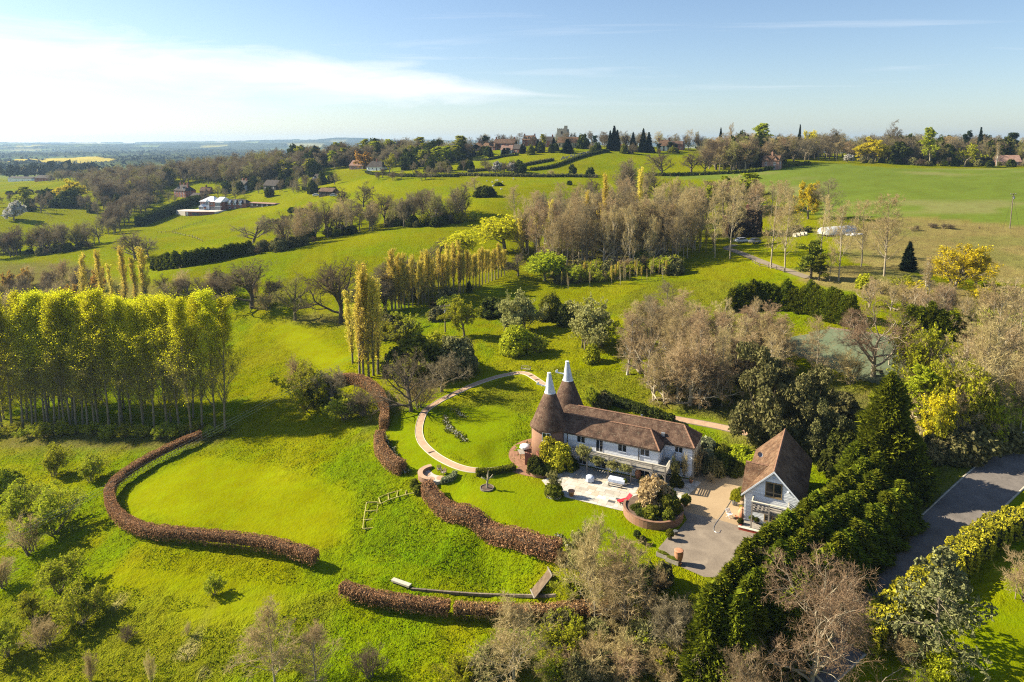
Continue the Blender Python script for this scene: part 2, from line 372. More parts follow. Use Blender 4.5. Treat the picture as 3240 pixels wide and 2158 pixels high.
def make_ground():
    ys = np.concatenate([np.exp(np.linspace(math.log(14), math.log(48), 40, endpoint=False)), np.exp(np.linspace(math.log(48), math.log(215), 380, endpoint=False)),
                         np.exp(np.linspace(math.log(215), math.log(9500), 160))])
    us = np.concatenate([np.linspace(-1.35, -0.84, 24, endpoint=False), np.linspace(-0.84, 0.84, 440), np.linspace(0.84, 1.35, 25)[1:]])
    U, Yg = np.meshgrid(us, ys); X = U * (Yg + 6.0)
    Z = Hn(X, Yg)
    rough = np.full(X.shape, 0.75)
    jx = X + (vnoise(X, Yg, 2.5, 1) - 0.5) * 1.6; jy = Yg + (vnoise(X, Yg, 2.5, 2) - 0.5) * 1.6
    offs = [(0.9 * math.cos(k * 2.4) * (k / 6 + 0.15), 0.9 * math.sin(k * 2.4) * (k / 6 + 0.15)) for k in range(7)]
    m = lambda regs, ax=jx, ay=jy, w=1.5: sum(np.any([in_poly(ax + ox * w, ay + oy * w, r) for r in regs], axis=0).astype(float) for ox, oy in offs) / 7
    C = np.zeros(X.shape + (3,))
    big = vnoise(X, Yg, 26, 3)[..., None]; med = vnoise(X, Yg, 7, 4)[..., None]
    mea = np.array(COL_MEADOW); C[:] = mea * (0.82 + 0.3 * big) * np.array([1, 1, 1]) + (med - 0.5) * np.array([0.03, 0.012, 0.004])
    gp = sstep(.42, .72, vnoise(X, Yg, 21, 51) * .5 + vnoise(X, Yg, 6, 52) * .3 + vnoise(X, Yg, 2.4, 53) * .2)[..., None] * (.8 - .4 * sstep(140, 260, Yg))[..., None]; C[:] = C * (1 - gp) + np.array(COL_FRESH) * gp
    tip = vnoise(X, Yg, 1.7, 9)[..., None]
    def paint(mask, col, amt, rg=None):
        a = (mask if mask.ndim == 2 else mask[..., 0])[..., None] * amt
        C[:] = C * (1 - a) + np.array(col) * a * (0.9 + 0.2 * med)
        if rg is not None: rough[:] = rough * (1 - mask) + rg * mask
    paint(m(R_ROUGH), (0.16, 0.17, 0.010), 0.7, 1.15)
    rm = m(R_ROUGH[:2]); tan = sstep(0.62, 0.8, vnoise(X, Yg, 3.2, 11) * 0.6 + vnoise(X, Yg, 9, 12) * 0.4)[..., None]
    k = 0.75 * tan * rm[..., None]; C[:] = C * (1 - k) + np.array((0.27, 0.22, 0.10)) * k
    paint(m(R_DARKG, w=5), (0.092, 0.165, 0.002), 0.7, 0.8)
    paint(m(R_LAWN[:1] + R_LAWN[4:], w=3.5), COL_LAWN, 0.8, 0.10); paint(m(R_LAWN[1:4], w=2.0), (0.150, 0.193, 0.001), 0.85, 0.10)
    paint(m(R_CROP), (0.125, 0.165, 0.022), 1.0, 0.15)
    cm = m(R_CROP); st = sstep(0.60, 0.74, vnoise(X * 0.35 + Yg * 0.1, Yg, 11, 14) * 0.6 + vnoise(X, Yg * 2, 30, 15) * 0.4)[..., None]
    k = 0.45 * st * cm[..., None]; C[:] = C * (1 - k) + np.array((0.26, 0.22, 0.10)) * k
    dm = m(R_DRY); paint(dm, (0.225, 0.178, 0.06), 0.95, 0.5)
    gr = sstep(0.5, 0.75, vnoise(X, Yg, 14, 16))[..., None]; k = 0.4 * gr * dm[..., None]; C[:] = C * (1 - k) + np.array((0.13, 0.16, 0.03)) * k
    wm = m(R_WOOD, w=3.0); paint(wm, (0.14, 0.115, 0.040), 0.72, 0.7)
    for ln, w in ((PATH_A, 1.4), (PATH_B, 1.4), (ROAD, 4.0), (LANE, 3.2)): rough[near_line(X, Yg, ln, w)] = 0.0
    rough[in_poly(X, Yg, COURT)] = 0.0
    far = sstep(900, 1300, Yg) * (Yg > 900)
    fw = far_wood(X, Yg)
    FC = np.where((fw > FW_T)[..., None], np.array((0.05, 0.06, 0.03)), np.array((0.17, 0.20, 0.05)))
    cell = np.floor(X / 330 + 0.3 * np.floor(Yg / 420)) * 17.3 + np.floor(Yg / 420) * 7.7
    cr = (np.sin(cell * 12.9898) * 43758.5453) % 1.0
    fld = (fw <= FW_T)
    FC[fld & (cr > 0.7)] = (0.27, 0.25, 0.10); FC[fld & (cr < 0.25)] = (0.11, 0.15, 0.045); FC[fld & (cr > 0.93)] = (0.42, 0.36, 0.07)
    C = C * (1 - far[..., None]) + FC * far[..., None]
    yl = np.any([in_poly(X, Yg, r) for r in YEL], axis=0); C[yl] = (0.45, 0.36, 0.06)
    # low tussocks and hummocks in the uncut grass
    near = sstep(330, 200, Yg); pad = sstep(0.97, 1.2, np.sqrt(((X - 20) / 21.5) ** 2 + ((Yg - 85) / 19.5) ** 2))
    lump = (vnoise(X, Yg, 1.2, 21) ** 2 * 0.30 + vnoise(X * .7, Yg, 0.65, 22) ** 2 * 0.34 + vnoise(X, Yg, 3.5, 23) * 0.2 - 0.29) * rough
    Z = Z + lump * near * pad
    Z = Z + far * (fw > FW_T) * (12 + 10 * vnoise(X, Yg, 60, 31)) 
    Z = Z + far_lift(X, Yg)
    ny, nx = X.shape; idx = np.arange(ny * nx).reshape(ny, nx)
    F = np.stack([idx[:-1, :-1], idx[:-1, 1:], idx[1:, 1:], idx[1:, :-1]], -1).reshape(-1, 4)
    me = np_mesh('ground', np.stack([X, Yg, Z], -1).reshape(-1, 3), F, M['ground'], smooth=True)
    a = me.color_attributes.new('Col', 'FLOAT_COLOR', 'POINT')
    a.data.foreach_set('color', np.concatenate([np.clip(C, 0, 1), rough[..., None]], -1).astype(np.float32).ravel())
    tag(link(bpy.data.objects.new('ground', me)), kind='structure')
    return None
COL_MEADOW = (0.188, 0.196, 0.002); COL_LAWN = (0.186, 0.203, 0.001); COL_FRESH = (0.118, 0.182, 0.002)
M = {}
def ground_mat():
    t = NT('meadow_grass'); p = t.n('ShaderNodeNewGeometry').outputs['Position']
    at_ = t.n('ShaderNodeAttribute', attribute_name='Col'); rg = at_.outputs['Alpha']
    f1 = t.noise(p, 2.2, 3, 0.65); f2 = t.noise(p, 0.35, 2, 0.6); f3 = t.noise(p, 7.0, 1, 0.6)
    v = t.math('ADD', t.math('MULTIPLY', f1, 0.9), t.math('MULTIPLY', f3, 0.5))
    v = t.math('SUBTRACT', v, 0.7)
    v = t.math('ADD', t.math('MULTIPLY', v, t.math('ADD', t.math('MULTIPLY', rg, 1.3), 0.45)), 1.0)
    v = t.math('MULTIPLY', v, t.math('ADD', t.math('MULTIPLY', f2, 0.5), 0.75))
    hs = t.n('ShaderNodeHueSaturation'); t.l(at_.outputs['Color'], hs.inputs['Color']); t.l(v, hs.inputs['Value'])
    t.l(t.math('ADD', 0.478, t.math('MULTIPLY', f2, 0.044)), hs.inputs['Hue'])
    h = t.math('ADD', f1, t.math('MULTIPLY', f3, 0.4))
    nb = t.bump(h, t.math('ADD', t.math('MULTIPLY', rg, 0.8), 0.2), 0.6)
    d = t.n('ShaderNodeBsdfDiffuse'); t.l(hs.outputs[0], d.inputs[0]); t.l(nb, d.inputs['Normal']); t.l(d.outputs[0], t.out.inputs[0]); return t.m
M['ground'] = ground_mat()
make_ground()
# ------------------------------------------------------------------ trees: branches grown level by level
def nrm(a): return a / (np.linalg.norm(a, axis=-1, keepdims=True) + 1e-9)
class Tree:
    """wood segments, twig ribbons and leaves of one tree, to be made into a trunk mesh and a crown mesh"""
    def __init__(s, seed): s.r = np.random.RandomState(seed); s.tv = []; s.tf = []; s.nt = 0; s.cv = []; s.cf = []; s.cr = []; s.cm = []; s.nc = 0
    def grow(s, st, d, ln, r0, n, wob, up, tip=0.4):
        P = [st]; R = [r0]; D = []
        ln = np.broadcast_to(ln, (len(st),)); r0 = np.broadcast_to(r0, (len(st),)); R = [r0]
        for k in range(n):
            d = nrm(d + s.r.randn(len(st), 3) * wob + np.array([0, 0, up])); D.append(d)
            P.append(P[-1] + d * (ln / n)[:, None]); R.append(r0 * (1 - (1 - tip) * (k + 1) / n))
        return np.stack(P, 1), np.stack(D, 1), np.stack(R, 1), ln
    def kids(s, B, n, t0, t1, ang, lenf, radf, shape=None, spread=0.25, tpow=1.0):
        P, D, R, L = B; N, m = D.shape[0], D.shape[1]
        t = t0 + (t1 - t0) * ((np.arange(n)[None] + s.r.rand(N, n)) / n) ** tpow
        k = np.clip((t * m).astype(int), 0, m - 1); a = t * m - k; ii = np.arange(N)[:, None]
        st = P[ii, k] * (1 - a[..., None]) + P[ii, k + 1] * a[..., None]
        d = D[ii, k]; rad = R[ii, k]
        q = nrm(np.cross(d, s.r.randn(N, n, 3)))
        th = ang * (1 + spread * s.r.randn(N, n)) if not callable(ang) else ang(t) * (1 + spread * s.r.randn(N, n))
        nd = nrm(d * np.cos(th)[..., None] + q * np.sin(th)[..., None])
        ln = L[:, None] * lenf * (shape(t) if shape else (1.15 - 0.55 * t)) * (0.75 + 0.5 * s.r.rand(N, n))
        return st.reshape(-1, 3), nd.reshape(-1, 3), ln.ravel(), (rad * radf).ravel()
    def tubes(s, B, k):
        P, D, R, L = B; N, m = P.shape[0], P.shape[1]
        Dm = np.concatenate([D, D[:, -1:]], 1)
        x = nrm(np.cross(Dm, np.array([0.31, 0.52, 0.79]))); y = np.cross(Dm, x)
        an = np.arange(k) * 2 * math.pi / k
        V = P[:, :, None] + (x[:, :, None] * np.cos(an)[None, None, :, None] + y[:, :, None] * np.sin(an)[None, None, :, None]) * R[:, :, None, None]
        base = (np.arange(N) * m * k)[:, None, None] + (np.arange(m - 1) * k)[None, :, None] + np.arange(k)[None, None]
        nxt = (np.arange(N) * m * k)[:, None, None] + (np.arange(m - 1) * k)[None, :, None] + ((np.arange(k) + 1) % k)[None, None]
        F = np.stack([base, nxt, nxt + k, base + k], -1).reshape(-1, 4)
        s.tv.append(V.reshape(-1, 3)); s.tf.append(F + s.nt); s.nt += N * m * k
        return s
    def ribbons(s, B, w, mi=0):
        P, D, R, L = B; N, m = P.shape[0], P.shape[1]
        q = nrm(np.cross(D, s.r.randn(*D.shape))); q = np.repeat(nrm(np.cross(D[:, :1], s.r.randn(N, 1, 3))), m, 1)
        ww = w * np.linspace(1, 0.35, m)[None, :, None] * (0.7 + 0.6 * s.r.rand(N, 1, 1))
        V = np.stack([P - q * ww / 2, P + q * ww / 2], 2).reshape(-1, 3)
        b = ((np.arange(N) * m * 2)[:, None] + np.arange(m - 1) * 2)
        F = np.stack([b, b + 1, b + 3, b + 2], -1).reshape(-1, 4)
        rr = np.repeat(s.r.rand(N), m - 1)
        s._crown(V, F, rr, mi)
    def _crown(s, V, F, rr, mi):
        s.cv.append(V); s.cf.append(F + s.nc); s.cr.append(rr); s.cm.append(np.full(len(F), mi)); s.nc += len(V)
    def leaves(s, p, size, mi=1, out=None, flat=0.0, asp=1.6, var=0.35):
        N = len(p); n = s.r.randn(N, 3)
        if out is not None: n = nrm(n) + out
        n[:, 2] += flat; n = nrm(n); a = nrm(np.cross(n, s.r.randn(N, 3))); b = np.cross(n, a)
        sz = size * (1 + var * s.r.randn(N, 1)).clip(0.4, 1.9)
        V = np.stack([p - a * sz * asp / 2, p - b * sz / 2, p + a * sz * asp / 2, p + b * sz / 2], 1).reshape(-1, 3)
        F = (np.arange(N) * 4)[:, None] + np.arange(4)[None]
        s._crown(V, F, s.r.rand(N), mi)
    def sprays(s, p, d, ln, w, mi=1):
        """flat fronds pointing along d"""
        N = len(p); a = nrm(np.cross(d, s.r.randn(N, 3) * 0.5 + np.array([0, 0, 1.0]))); ln = np.broadcast_to(ln, (N,))[:, None]; w = np.broadcast_to(w, (N,))[:, None]
        V = np.stack([p, p + d * ln * 0.45 - a * w / 2, p + d * ln, p + d * ln * 0.45 + a * w / 2], 1).reshape(-1, 3)
        F = (np.arange(N) * 4)[:, None] + np.arange(4)[None]
        s._crown(V, F, s.r.rand(N), mi)
    def ends(s, B, n, j=0.0, t0=0.3):
        """n points along each branch"""
        P, D, R, L = B; N, m = D.shape[0], D.shape[1]
        t = t0 + (1 - t0) * s.r.rand(N, n); k = np.clip((t * m).astype(int), 0, m - 1); a = (t * m - k)[..., None]; ii = np.arange(N)[:, None]
        p = P[ii, k] * (1 - a) + P[ii, k + 1] * a
        return (p + s.r.randn(N, n, 3) * j).reshape(-1, 3)
    def finish(s, name, bark, crown_mats):
        tr = np_mesh(name + '_trunk', np.concatenate(s.tv), [np.concatenate(s.tf)], bark, smooth=True)
        V = np.concatenate(s.cv)
        cr = np_mesh(name + '_crown', V, [np.concatenate(s.cf)], crown_mats, np.concatenate(s.cm), np.concatenate(s.cr))
        zt = np.percentile(V[:, 2], 99.7); rad = np.percentile(np.hypot(V[:, 0], V[:, 1]), 96)
        def both():     # one lighter mesh for the far copies: fewer, slightly larger twigs and leaves
            TV = np.concatenate(s.tv); TF = np.concatenate(s.tf); CF = np.concatenate(s.cf); CM = np.concatenate(s.cm); CR = np.concatenate(s.cr)
            k = np.random.RandomState(1).rand(len(CF)) < min(1.0, 4200 / len(CF)); g = 1.0 / math.sqrt(max(k.mean(), .12)); q = V[CF[k]]; c = q.mean(1, keepdims=True); q = (c + (q - c) * min(g, 1.7)).reshape(-1, 3); n = k.sum()
            return np_mesh(name + '_whole', np.concatenate([TV, q]), [TF, np.arange(n * 4).reshape(-1, 4) + len(TV)], [bark] + list(crown_mats),
                       np.concatenate([np.zeros(len(TF)), CM[k] + 1]), np.concatenate([np.full(len(TF), .5), CR[k]]))
        return dict(trunk=tr, crown=cr, both=both, h=float(zt), r=float(rad))
BARK = plain('bark_grey', (0.14, 0.115, 0.075), (0.27, 0.225, 0.15), 2.0, 0.95, 0.4)
BARKD = plain('bark_dark', (0.07, 0.055, 0.038), (0.15, 0.12, 0.08), 2.0, 0.95, 0.4)
BARKP = plain('bark_pale', (0.28, 0.23, 0.15), (0.46, 0.39, 0.27), 2.0, 0.95, 0.3)
BARKW = plain('bark_birch', (0.42, 0.39, 0.33), (0.62, 0.58, 0.50), 2.0, 0.9, 0.2)
TWIG_G = leafmat('twigs_grey', (0.20, 0.16, 0.09), (0.33, 0.27, 0.16), 0.3, 0.4, 0.012)
TWIG_T = leafmat('twigs_tan', (0.38, 0.29, 0.125), (0.58, 0.46, 0.225), 0.3, 0.4, 0.012)
TWIG_P = leafmat('twigs_pinkish', (0.36, 0.25, 0.13), (0.55, 0.41, 0.225), 0.3, 0.35, 0.012)
TWIG_O = leafmat('twigs_olive', (0.22, 0.205, 0.055), (0.40, 0.36, 0.11), 0.3, 0.4, 0.015)
TWIG_B = leafmat('twigs_brown', (0.22, 0.145, 0.08), (0.36, 0.255, 0.15), 0.2, 0.2, 0.01)
TWIG_D = leafmat('twigs_dark', (0.12, 0.09, 0.055), (0.22, 0.165, 0.10), 0.3, 0.4, 0.012)
L_POP = leafmat('leaves_poplar', (0.48, 0.50, 0.008), (0.74, 0.71, 0.02), 0.62, 0.25, 0.01)
L_LOM = leafmat('leaves_ochre', (0.60, 0.46, 0.05), (0.82, 0.68, 0.12), 0.5, 0.3, 0.012)
L_WIL = leafmat('leaves_willow', (0.50, 0.47, 0.01), (0.72, 0.66, 0.03), 0.45, 0.2, 0.012)
L_YEL = leafmat('leaves_acid_yellow', (0.60, 0.48, 0.008), (0.80, 0.68, 0.03), 0.4, 0.2, 0.012)
L_BRI = leafmat('leaves_bright_green', (0.26, 0.30, 0.010), (0.50, 0.50, 0.03), 0.4, 0.3, 0.015)
L_MID = leafmat('leaves_mid_green', (0.09, 0.115, 0.012), (0.25, 0.26, 0.03), 0.3, 0.35, 0.015)
L_DRK = leafmat('leaves_dark_green', (0.030, 0.042, 0.009), (0.10, 0.115, 0.02), 0.2, 0.35, 0.015)
L_OLV = leafmat('leaves_olive', (0.09, 0.095, 0.03), (0.26, 0.235, 0.09), 0.25, 0.3, 0.01)
L_LEY = leafmat('fronds_green', (0.04, 0.06, 0.006), (0.26, 0.29, 0.018), 0.3, 0.25, 0.012)
L_FIR = leafmat('needles_dark', (0.014, 0.028, 0.014), (0.045, 0.065, 0.03), 0.05, 0.3, 0.015)
L_CED = leafmat('needles_grey_green', (0.12, 0.125, 0.05), (0.30, 0.29, 0.12), 0.2, 0.2, 0.012)
L_ORN = leafmat('leaves_orange_brown', (0.42, 0.24, 0.04), (0.58, 0.36, 0.07), 0.3, 0.2, 0.01)
L_WHT = leafmat('blossom_white', (0.45, 0.42, 0.36), (0.68, 0.64, 0.56), 0.2, 0.15, 0.01)
L_GREY = leafmat('leaves_silvery', (0.22, 0.25, 0.12), (0.40, 0.42, 0.22), 0.3, 0.2, 0.01)
L_PALE = leafmat('leaves_pale_olive', (0.30, 0.30, 0.09), (0.48, 0.46, 0.17), 0.35, 0.2, 0.01)
L_BEE = leafmat('leaves_dry_beech', (0.20, 0.10, 0.042), (0.60, 0.36, 0.175), 0.3, 0.15, 0.008)
L_LAU = leafmat('leaves_laurel', (0.20, 0.20, 0.012), (0.60, 0.52, 0.04), 0.3, 0.15, 0.01)
L_PHO = leafmat('leaves_bronze', (0.36, 0.24, 0.11), (0.58, 0.42, 0.22), 0.3, 0.15, 0.01)
PROTO = {}
Z0 = np.zeros((1, 3)); UP = np.array([[0.0, 0, 1]])
def t_oak(seed, h=14, twig=TWIG_G, bark=BARK, leaf=None, nl=0, lsz=0.2, wide=1.0, fine=1.2, tw=0.045, droop=0.0, lo=0.16, bare_len=0.85, trk=0.034, wob=0.17):
    t = Tree(seed); r = t.r
    B0 = t.grow(Z0, UP, h * 0.62, trk * h, 7, 0.07, 0.05, 0.3); t.tubes(B0, 8)
    B1 = t.grow(*t.kids(B0, 15, lo / 0.62, 1.0, lambda q: 1.25 - 0.75 * q, 0.78 * wide, 0.62, lambda q: 1.2 - 0.45 * q), 6, wob, 0.07, 0.3); t.tubes(B1, 6)
    B2 = t.grow(*t.kids(B1, 7, 0.25, 1.0, 0.85, 0.5, 0.6), 5, 0.2, 0.05, 0.3); t.tubes(B2, 4)
    B3 = t.grow(*t.kids(B2, 6, 0.2, 1.0, 0.8, 0.52, 0.55), 3, 0.2, 0.03 - droop * .3, 0.4); t.ribbons(B3, tw * 1.6)
    k = t.kids(B3, int(7 * fine), 0.15, 1.0, 0.75, 0.6, 0.5); B4 = t.grow(k[0], k[1], np.maximum(k[2], bare_len * 0.6), k[3], 2, 0.22, 0.04 - droop, 0.4); t.ribbons(B4, tw)
    if fine > 1.3:
        B5 = t.grow(*t.kids(B4, 2, 0.3, 1.0, 0.7, 0.6, 0.5), 1, 0.2, 0.02 - droop, 0.4); t.ribbons(B5, tw * 0.8)
    if leaf: t.leaves(t.ends(B4, nl, 0.12), lsz, 1)
    return t.finish('oak', bark, [twig, leaf or twig])
def t_ash(seed, h=18, twig=TWIG_T, bark=BARKP, leaf=None, nl=0, lsz=0.2, ang=0.78, ln=0.38, tw=0.045, lo=0.22, fine=1.2, up=0.1, n1=30, trk=0.013, lmask=None, lj=0.1):
    t = Tree(seed)
    B0 = t.grow(Z0, UP, h * 0.96, trk * h, 10, 0.025, 0.06, 0.12); t.tubes(B0, 7)
    B1 = t.grow(*t.kids(B0, n1, lo, 0.99, lambda q: ang * (1.15 - 0.45 * q), ln, 0.42, lambda q: np.minimum(1.15 - 0.75 * q, 0.35 + 2.2 * np.maximum(q - lo, 0) + 0.25)), 5, 0.12, up, 0.25); t.tubes(B1, 4)
    B2 = t.grow(*t.kids(B1, 6, 0.2, 1.0, 0.75, 0.5, 0.5), 4, 0.16, up * 0.8, 0.3); t.tubes(B2, 3)
    B3 = t.grow(*t.kids(B2, 5, 0.15, 1.0, 0.7, 0.55, 0.5), 2, 0.18, up * 0.6, 0.4); t.ribbons(B3, tw * 1.2)
    k = t.kids(B3, int(5 * fine), 0.1, 1.0, 0.65, 0.7, 0.5); B4 = t.grow(k[0], k[1], np.maximum(k[2], 0.35), k[3], 1, 0.2, 0.05, 0.4); t.ribbons(B4, tw * 0.8)
    if leaf:
        p = t.ends(B4, nl, lj)
        if lmask is not None: p = p[t.r.rand(len(p)) < lmask(p[:, 2] / h)]
        t.leaves(p, lsz, 1)
    return t.finish('ash', bark, [twig, leaf or twig])
def t_lombardy(seed, h=18, leaf=L_LOM, ang=0.26, nl=4, lsz=0.125, lo=0.1, ln=0.25):
    t = Tree(seed)
    B0 = t.grow(Z0, UP, h * 0.97, 0.013 * h, 10, 0.012, 0.05, 0.1); t.tubes(B0, 6)
    B1 = t.grow(*t.kids(B0, 46, lo, 0.97, ang, ln, 0.4, lambda q: np.minimum(0.5 + 2.5 * (q - lo), 1.15 - 0.75 * q)), 5, 0.05, 0.12, 0.25); t.tubes(B1, 3)
    B2 = t.grow(*t.kids(B1, 6, 0.1, 1.0, 0.35, 0.4, 0.5), 3, 0.08, 0.15, 0.3); t.ribbons(B2, 0.045)
    B3 = t.grow(*t.kids(B2, 5, 0.1, 1.0, 0.5, 0.5, 0.5), 1, 0.1, 0.1, 0.4); t.ribbons(B3, 0.03)
    t.leaves(t.ends(B3, nl, 0.16, 0.0), lsz, 1)
    return t.finish('lombardy', BARK, [TWIG_T, leaf])
def t_willow(seed, h=11, leaf=L_WIL, strands=7, bark=BARK, nl=9, lsz=0.2, twig=TWIG_O):
    t = Tree(seed)
    B0 = t.grow(Z0, UP, h * 0.5, 0.03 * h, 5, 0.06, 0.05, 0.4); t.tubes(B0, 7)
    B1 = t.grow(*t.kids(B0, 14, 0.35, 1.0, lambda q: 1.1 - 0.7 * q, 0.95, 0.6), 6, 0.14, 0.1, 0.3); t.tubes(B1, 5)
    B2 = t.grow(*t.kids(B1, 7, 0.3, 1.0, 0.8, 0.45, 0.5), 4, 0.15, 0.02, 0.3); t.tubes(B2, 3)
    k = t.kids(B2, strands, 0.2, 1.0, 0.8, 0.9, 0.5); B3 = t.grow(k[0], k[1], np.maximum(k[2], 1.8), k[3], 4, 0.1, -0.42, 0.3); t.ribbons(B3, 0.04)
    p = t.ends(B3, nl, 0.09, 0.0); p = p[p[:, 2] > 0.2]; t.leaves(p, lsz, 1, asp=2.2)
    return t.finish('willow', bark, [twig, leaf])
def t_shrub(seed, h=4, twig=TWIG_O, leaf=None, nl=3, lsz=0.1, stems=12, ang=0.6, tw=0.03, up=0.06, fine=5, wide=1.0, bark=BARK):
    """many-stemmed, see-through"""
    t = Tree(seed); r = t.r
    st = r.randn(stems, 3) * 0.05 * h * np.array([1, 1, 0]); az = r.rand(stems) * 6.28; th = np.abs(r.randn(stems)) * ang * 0.6 + 0.1
    d = np.stack([np.sin(th) * np.cos(az) * wide, np.sin(th) * np.sin(az) * wide, np.cos(th)], 1)
    B1 = t.grow(st, nrm(d), h * (0.6 + 0.3 * r.rand(stems)), 0.012 * h, 5, 0.1, up, 0.3); t.tubes(B1, 4)
    B2 = t.grow(*t.kids(B1, 8, 0.15, 1.0, 0.6, 0.48, 0.5), 4, 0.16, up, 0.3); t.ribbons(B2, tw * 1.6)
    B3 = t.grow(*t.kids(B2, 7, 0.15, 1.0, 0.6, 0.5, 0.5), 2, 0.18, up, 0.4); t.ribbons(B3, tw)
    B4 = t.grow(*t.kids(B3, fine, 0.1, 1.0, 0.6, 0.65, 0.5), 1, 0.2, up, 0.4); t.ribbons(B4, tw * 0.8)
    if leaf: t.leaves(t.ends(B4, nl, 0.05, 0.1), lsz, 1)
    return t.finish('shrub', bark, [twig, leaf or twig])
def t_bush(seed, h=3, leaf=L_MID, n=9000, lsz=0.15, clumps=80, wide=0.62, flat=0.3, twig=TWIG_D, base=0.05, core=0.62, csz=0.20, shell=0.72, rim=0.94):
    """dense and leafy down to the ground"""
    t = Tree(seed); r = t.r; R = h * wide
    t.tubes(t.grow(np.zeros((5, 3)), nrm(r.randn(5, 3) * 0.5 + np.array([0, 0, 1.4])), h * 0.6, 0.02 * h, 4, 0.1, 0.05, 0.3), 4)
    d = nrm(r.randn(clumps, 3)); d[:, 2] = np.abs(d[:, 2]) * 1.1 - 0.12; d = nrm(d)
    c = d * np.array([R, R, h * 0.82]) * (shell + (rim - shell) * r.rand(clumps, 1)) + np.array([0, 0, h * (base + 0.1)])
    per = n // clumps; sz = R * (csz + 0.16 * r.rand(clumps, 1, 1))
    off = nrm(r.randn(clumps, per, 3)) * (r.rand(clumps, per, 1) ** 0.4)
    p = (c[:, None] + off * sz).reshape(-1, 3); p[:, 2] = np.maximum(p[:, 2], 0.03 * h)
    out = nrm(off.reshape(-1, 3) + d.repeat(per, 0) * 0.6)
    t.leaves(p, lsz, 1, out * 0.9, flat)
    k = t.grow(np.tile(np.array([[0, 0, 0.1 * h]]), (clumps, 1)), nrm(c), np.linalg.norm(c, axis=1), 0.01 * h, 3, 0.08, 0.0, 0.4); t.ribbons(k, 0.05)
    # shaded inner mass of leaves so that the bush is not see-through
    q = nrm(r.randn(n // 5, 3)) * (r.rand(n // 5, 1) ** 0.33) * core; q[:, 2] = np.abs(q[:, 2]) * 1.2; t.leaves(q * np.array([R, R, h]) * 0.9, lsz * 1.5, 1)
    return t.finish('bush', BARKD, [twig, leaf])
def t_conifer(seed, h=10, leaf=L_LEY, R=2.4, n=9500, ln=0.55, w=0.19, pw=0.6, tilt=0.5, base=0.02, bark=BARKD, lay=0.0):
    """dense cone of fronds"""
    t = Tree(seed); r = t.r
    B0 = t.grow(Z0, UP, h * 0.98, 0.018 * h, 6, 0.01, 0.05, 0.08); t.tubes(B0, 6)
    z = base + (1 - base) * (1 - r.rand(n) ** 0.55); az = r.rand(n) * 6.28
    lob = 1 + 0.16 * np.sin(az * 3 + z * 11) + 0.14 * np.sin(az * 5 - z * 17 + 1) + 0.10 * np.sin(z * 40 + az * 2)
    rad = R * (1 - z) ** pw * lob * (0.72 + 0.3 * r.rand(n)) * np.minimum(1, 0.75 + z * 3)
    if lay: rad *= 1 - lay * (((z * h / 1.1 + az * 0.16) % 1.0))
    p = np.stack([np.cos(az) * rad, np.sin(az) * rad, z * h], 1)
    d = nrm(np.stack([np.cos(az), np.sin(az), np.full(n, tilt)], 1) + r.randn(n, 3) * 0.35)
    t.sprays(p - d * ln * 0.4, d, ln * (0.6 + 0.7 * r.rand(n)), w * (0.7 + 0.6 * r.rand(n)), 1)
    m = n // 4; zi = base + (1 - base) * (1 - r.rand(m) ** 0.6); ai = r.rand(m) * 6.28; ri = R * (1 - zi) ** pw * 0.62 * r.rand(m) ** 0.4
    t.leaves(np.stack([np.cos(ai) * ri, np.sin(ai) * ri, zi * h], 1), 0.5 * ln + 0.15, 1)
    return t.finish('conifer', bark, [TWIG_D, leaf])
def t_cedar(seed, h=9, leaf=L_CED, R=4.2, tw=0.10, n1=44, droop=-0.05, bark=BARK, lo=0.06, pw=0.8, nk=11, leafn=5):
    t = Tree(seed)
    B0 = t.grow(Z0, UP, h, 0.02 * h, 8, 0.02, 0.05, 0.1); t.tubes(B0, 7)
    B1 = t.grow(*t.kids(B0, n1, lo, 0.985, lambda q: 1.45 - 0.45 * q, R / h * 1.05, 0.3, lambda q: (1.04 - q) ** pw, 0.12), 6, 0.05, droop, 0.2); t.tubes(B1, 4)
    B2 = t.grow(*t.kids(B1, nk, 0.15, 1.0, 0.85, 0.34, 0.4), 4, 0.1, -0.07, 0.3); t.ribbons(B2, tw * 0.7, 1)
    B3 = t.grow(*t.kids(B2, leafn, 0.05, 1.0, 0.8, 0.45, 0.4), 2, 0.15, -0.10, 0.4); t.ribbons(B3, tw, 1)
    p = t.ends(B3, 3, 0.06, 0.0); t.leaves(p, tw * 1.5, 1)
    return t.finish('cedar', bark, [TWIG_G, leaf])
def t_pine(seed, h=12, leaf=L_FIR, crown=0.45, flat=1.0, R=3.4, n=60, per=60):
    """bare stem, flat-topped tiers of needles"""
    t = Tree(seed); r = t.r
    B0 = t.grow(Z0, UP, h * 0.93, 0.022 * h, 7, 0.05, 0.05, 0.35); t.tubes(B0, 7)
    B1 = t.grow(*t.kids(B0, 16, 1 - crown, 1.0, 1.2, R / h * 0.85, 0.4, lambda q: 1.1 - 0.35 * q), 4, 0.12, 0.10, 0.3); t.tubes(B1, 4)
    c = t.ends(B1, 5, 0.25, 0.35); off = nrm(r.randn(len(c), per, 3)) * r.rand(len(c), per, 1) ** 0.4 * np.array([0.95, 0.95, 0.42]) * h / 12 * flat
    t.leaves((c[:, None] + off).reshape(-1, 3), 0.24 * h / 12, 1, None, 0.4)
    return t.finish('pine', BARKD, [TWIG_D, leaf])
def protos(key, fn, seeds, **kw): PROTO[key] = [fn(s, **kw) for s in seeds]
protos('oak', t_oak, (1, 2, 3))
protos('oak_dark', t_oak, (4, 5), twig=TWIG_D, bark=BARKD)
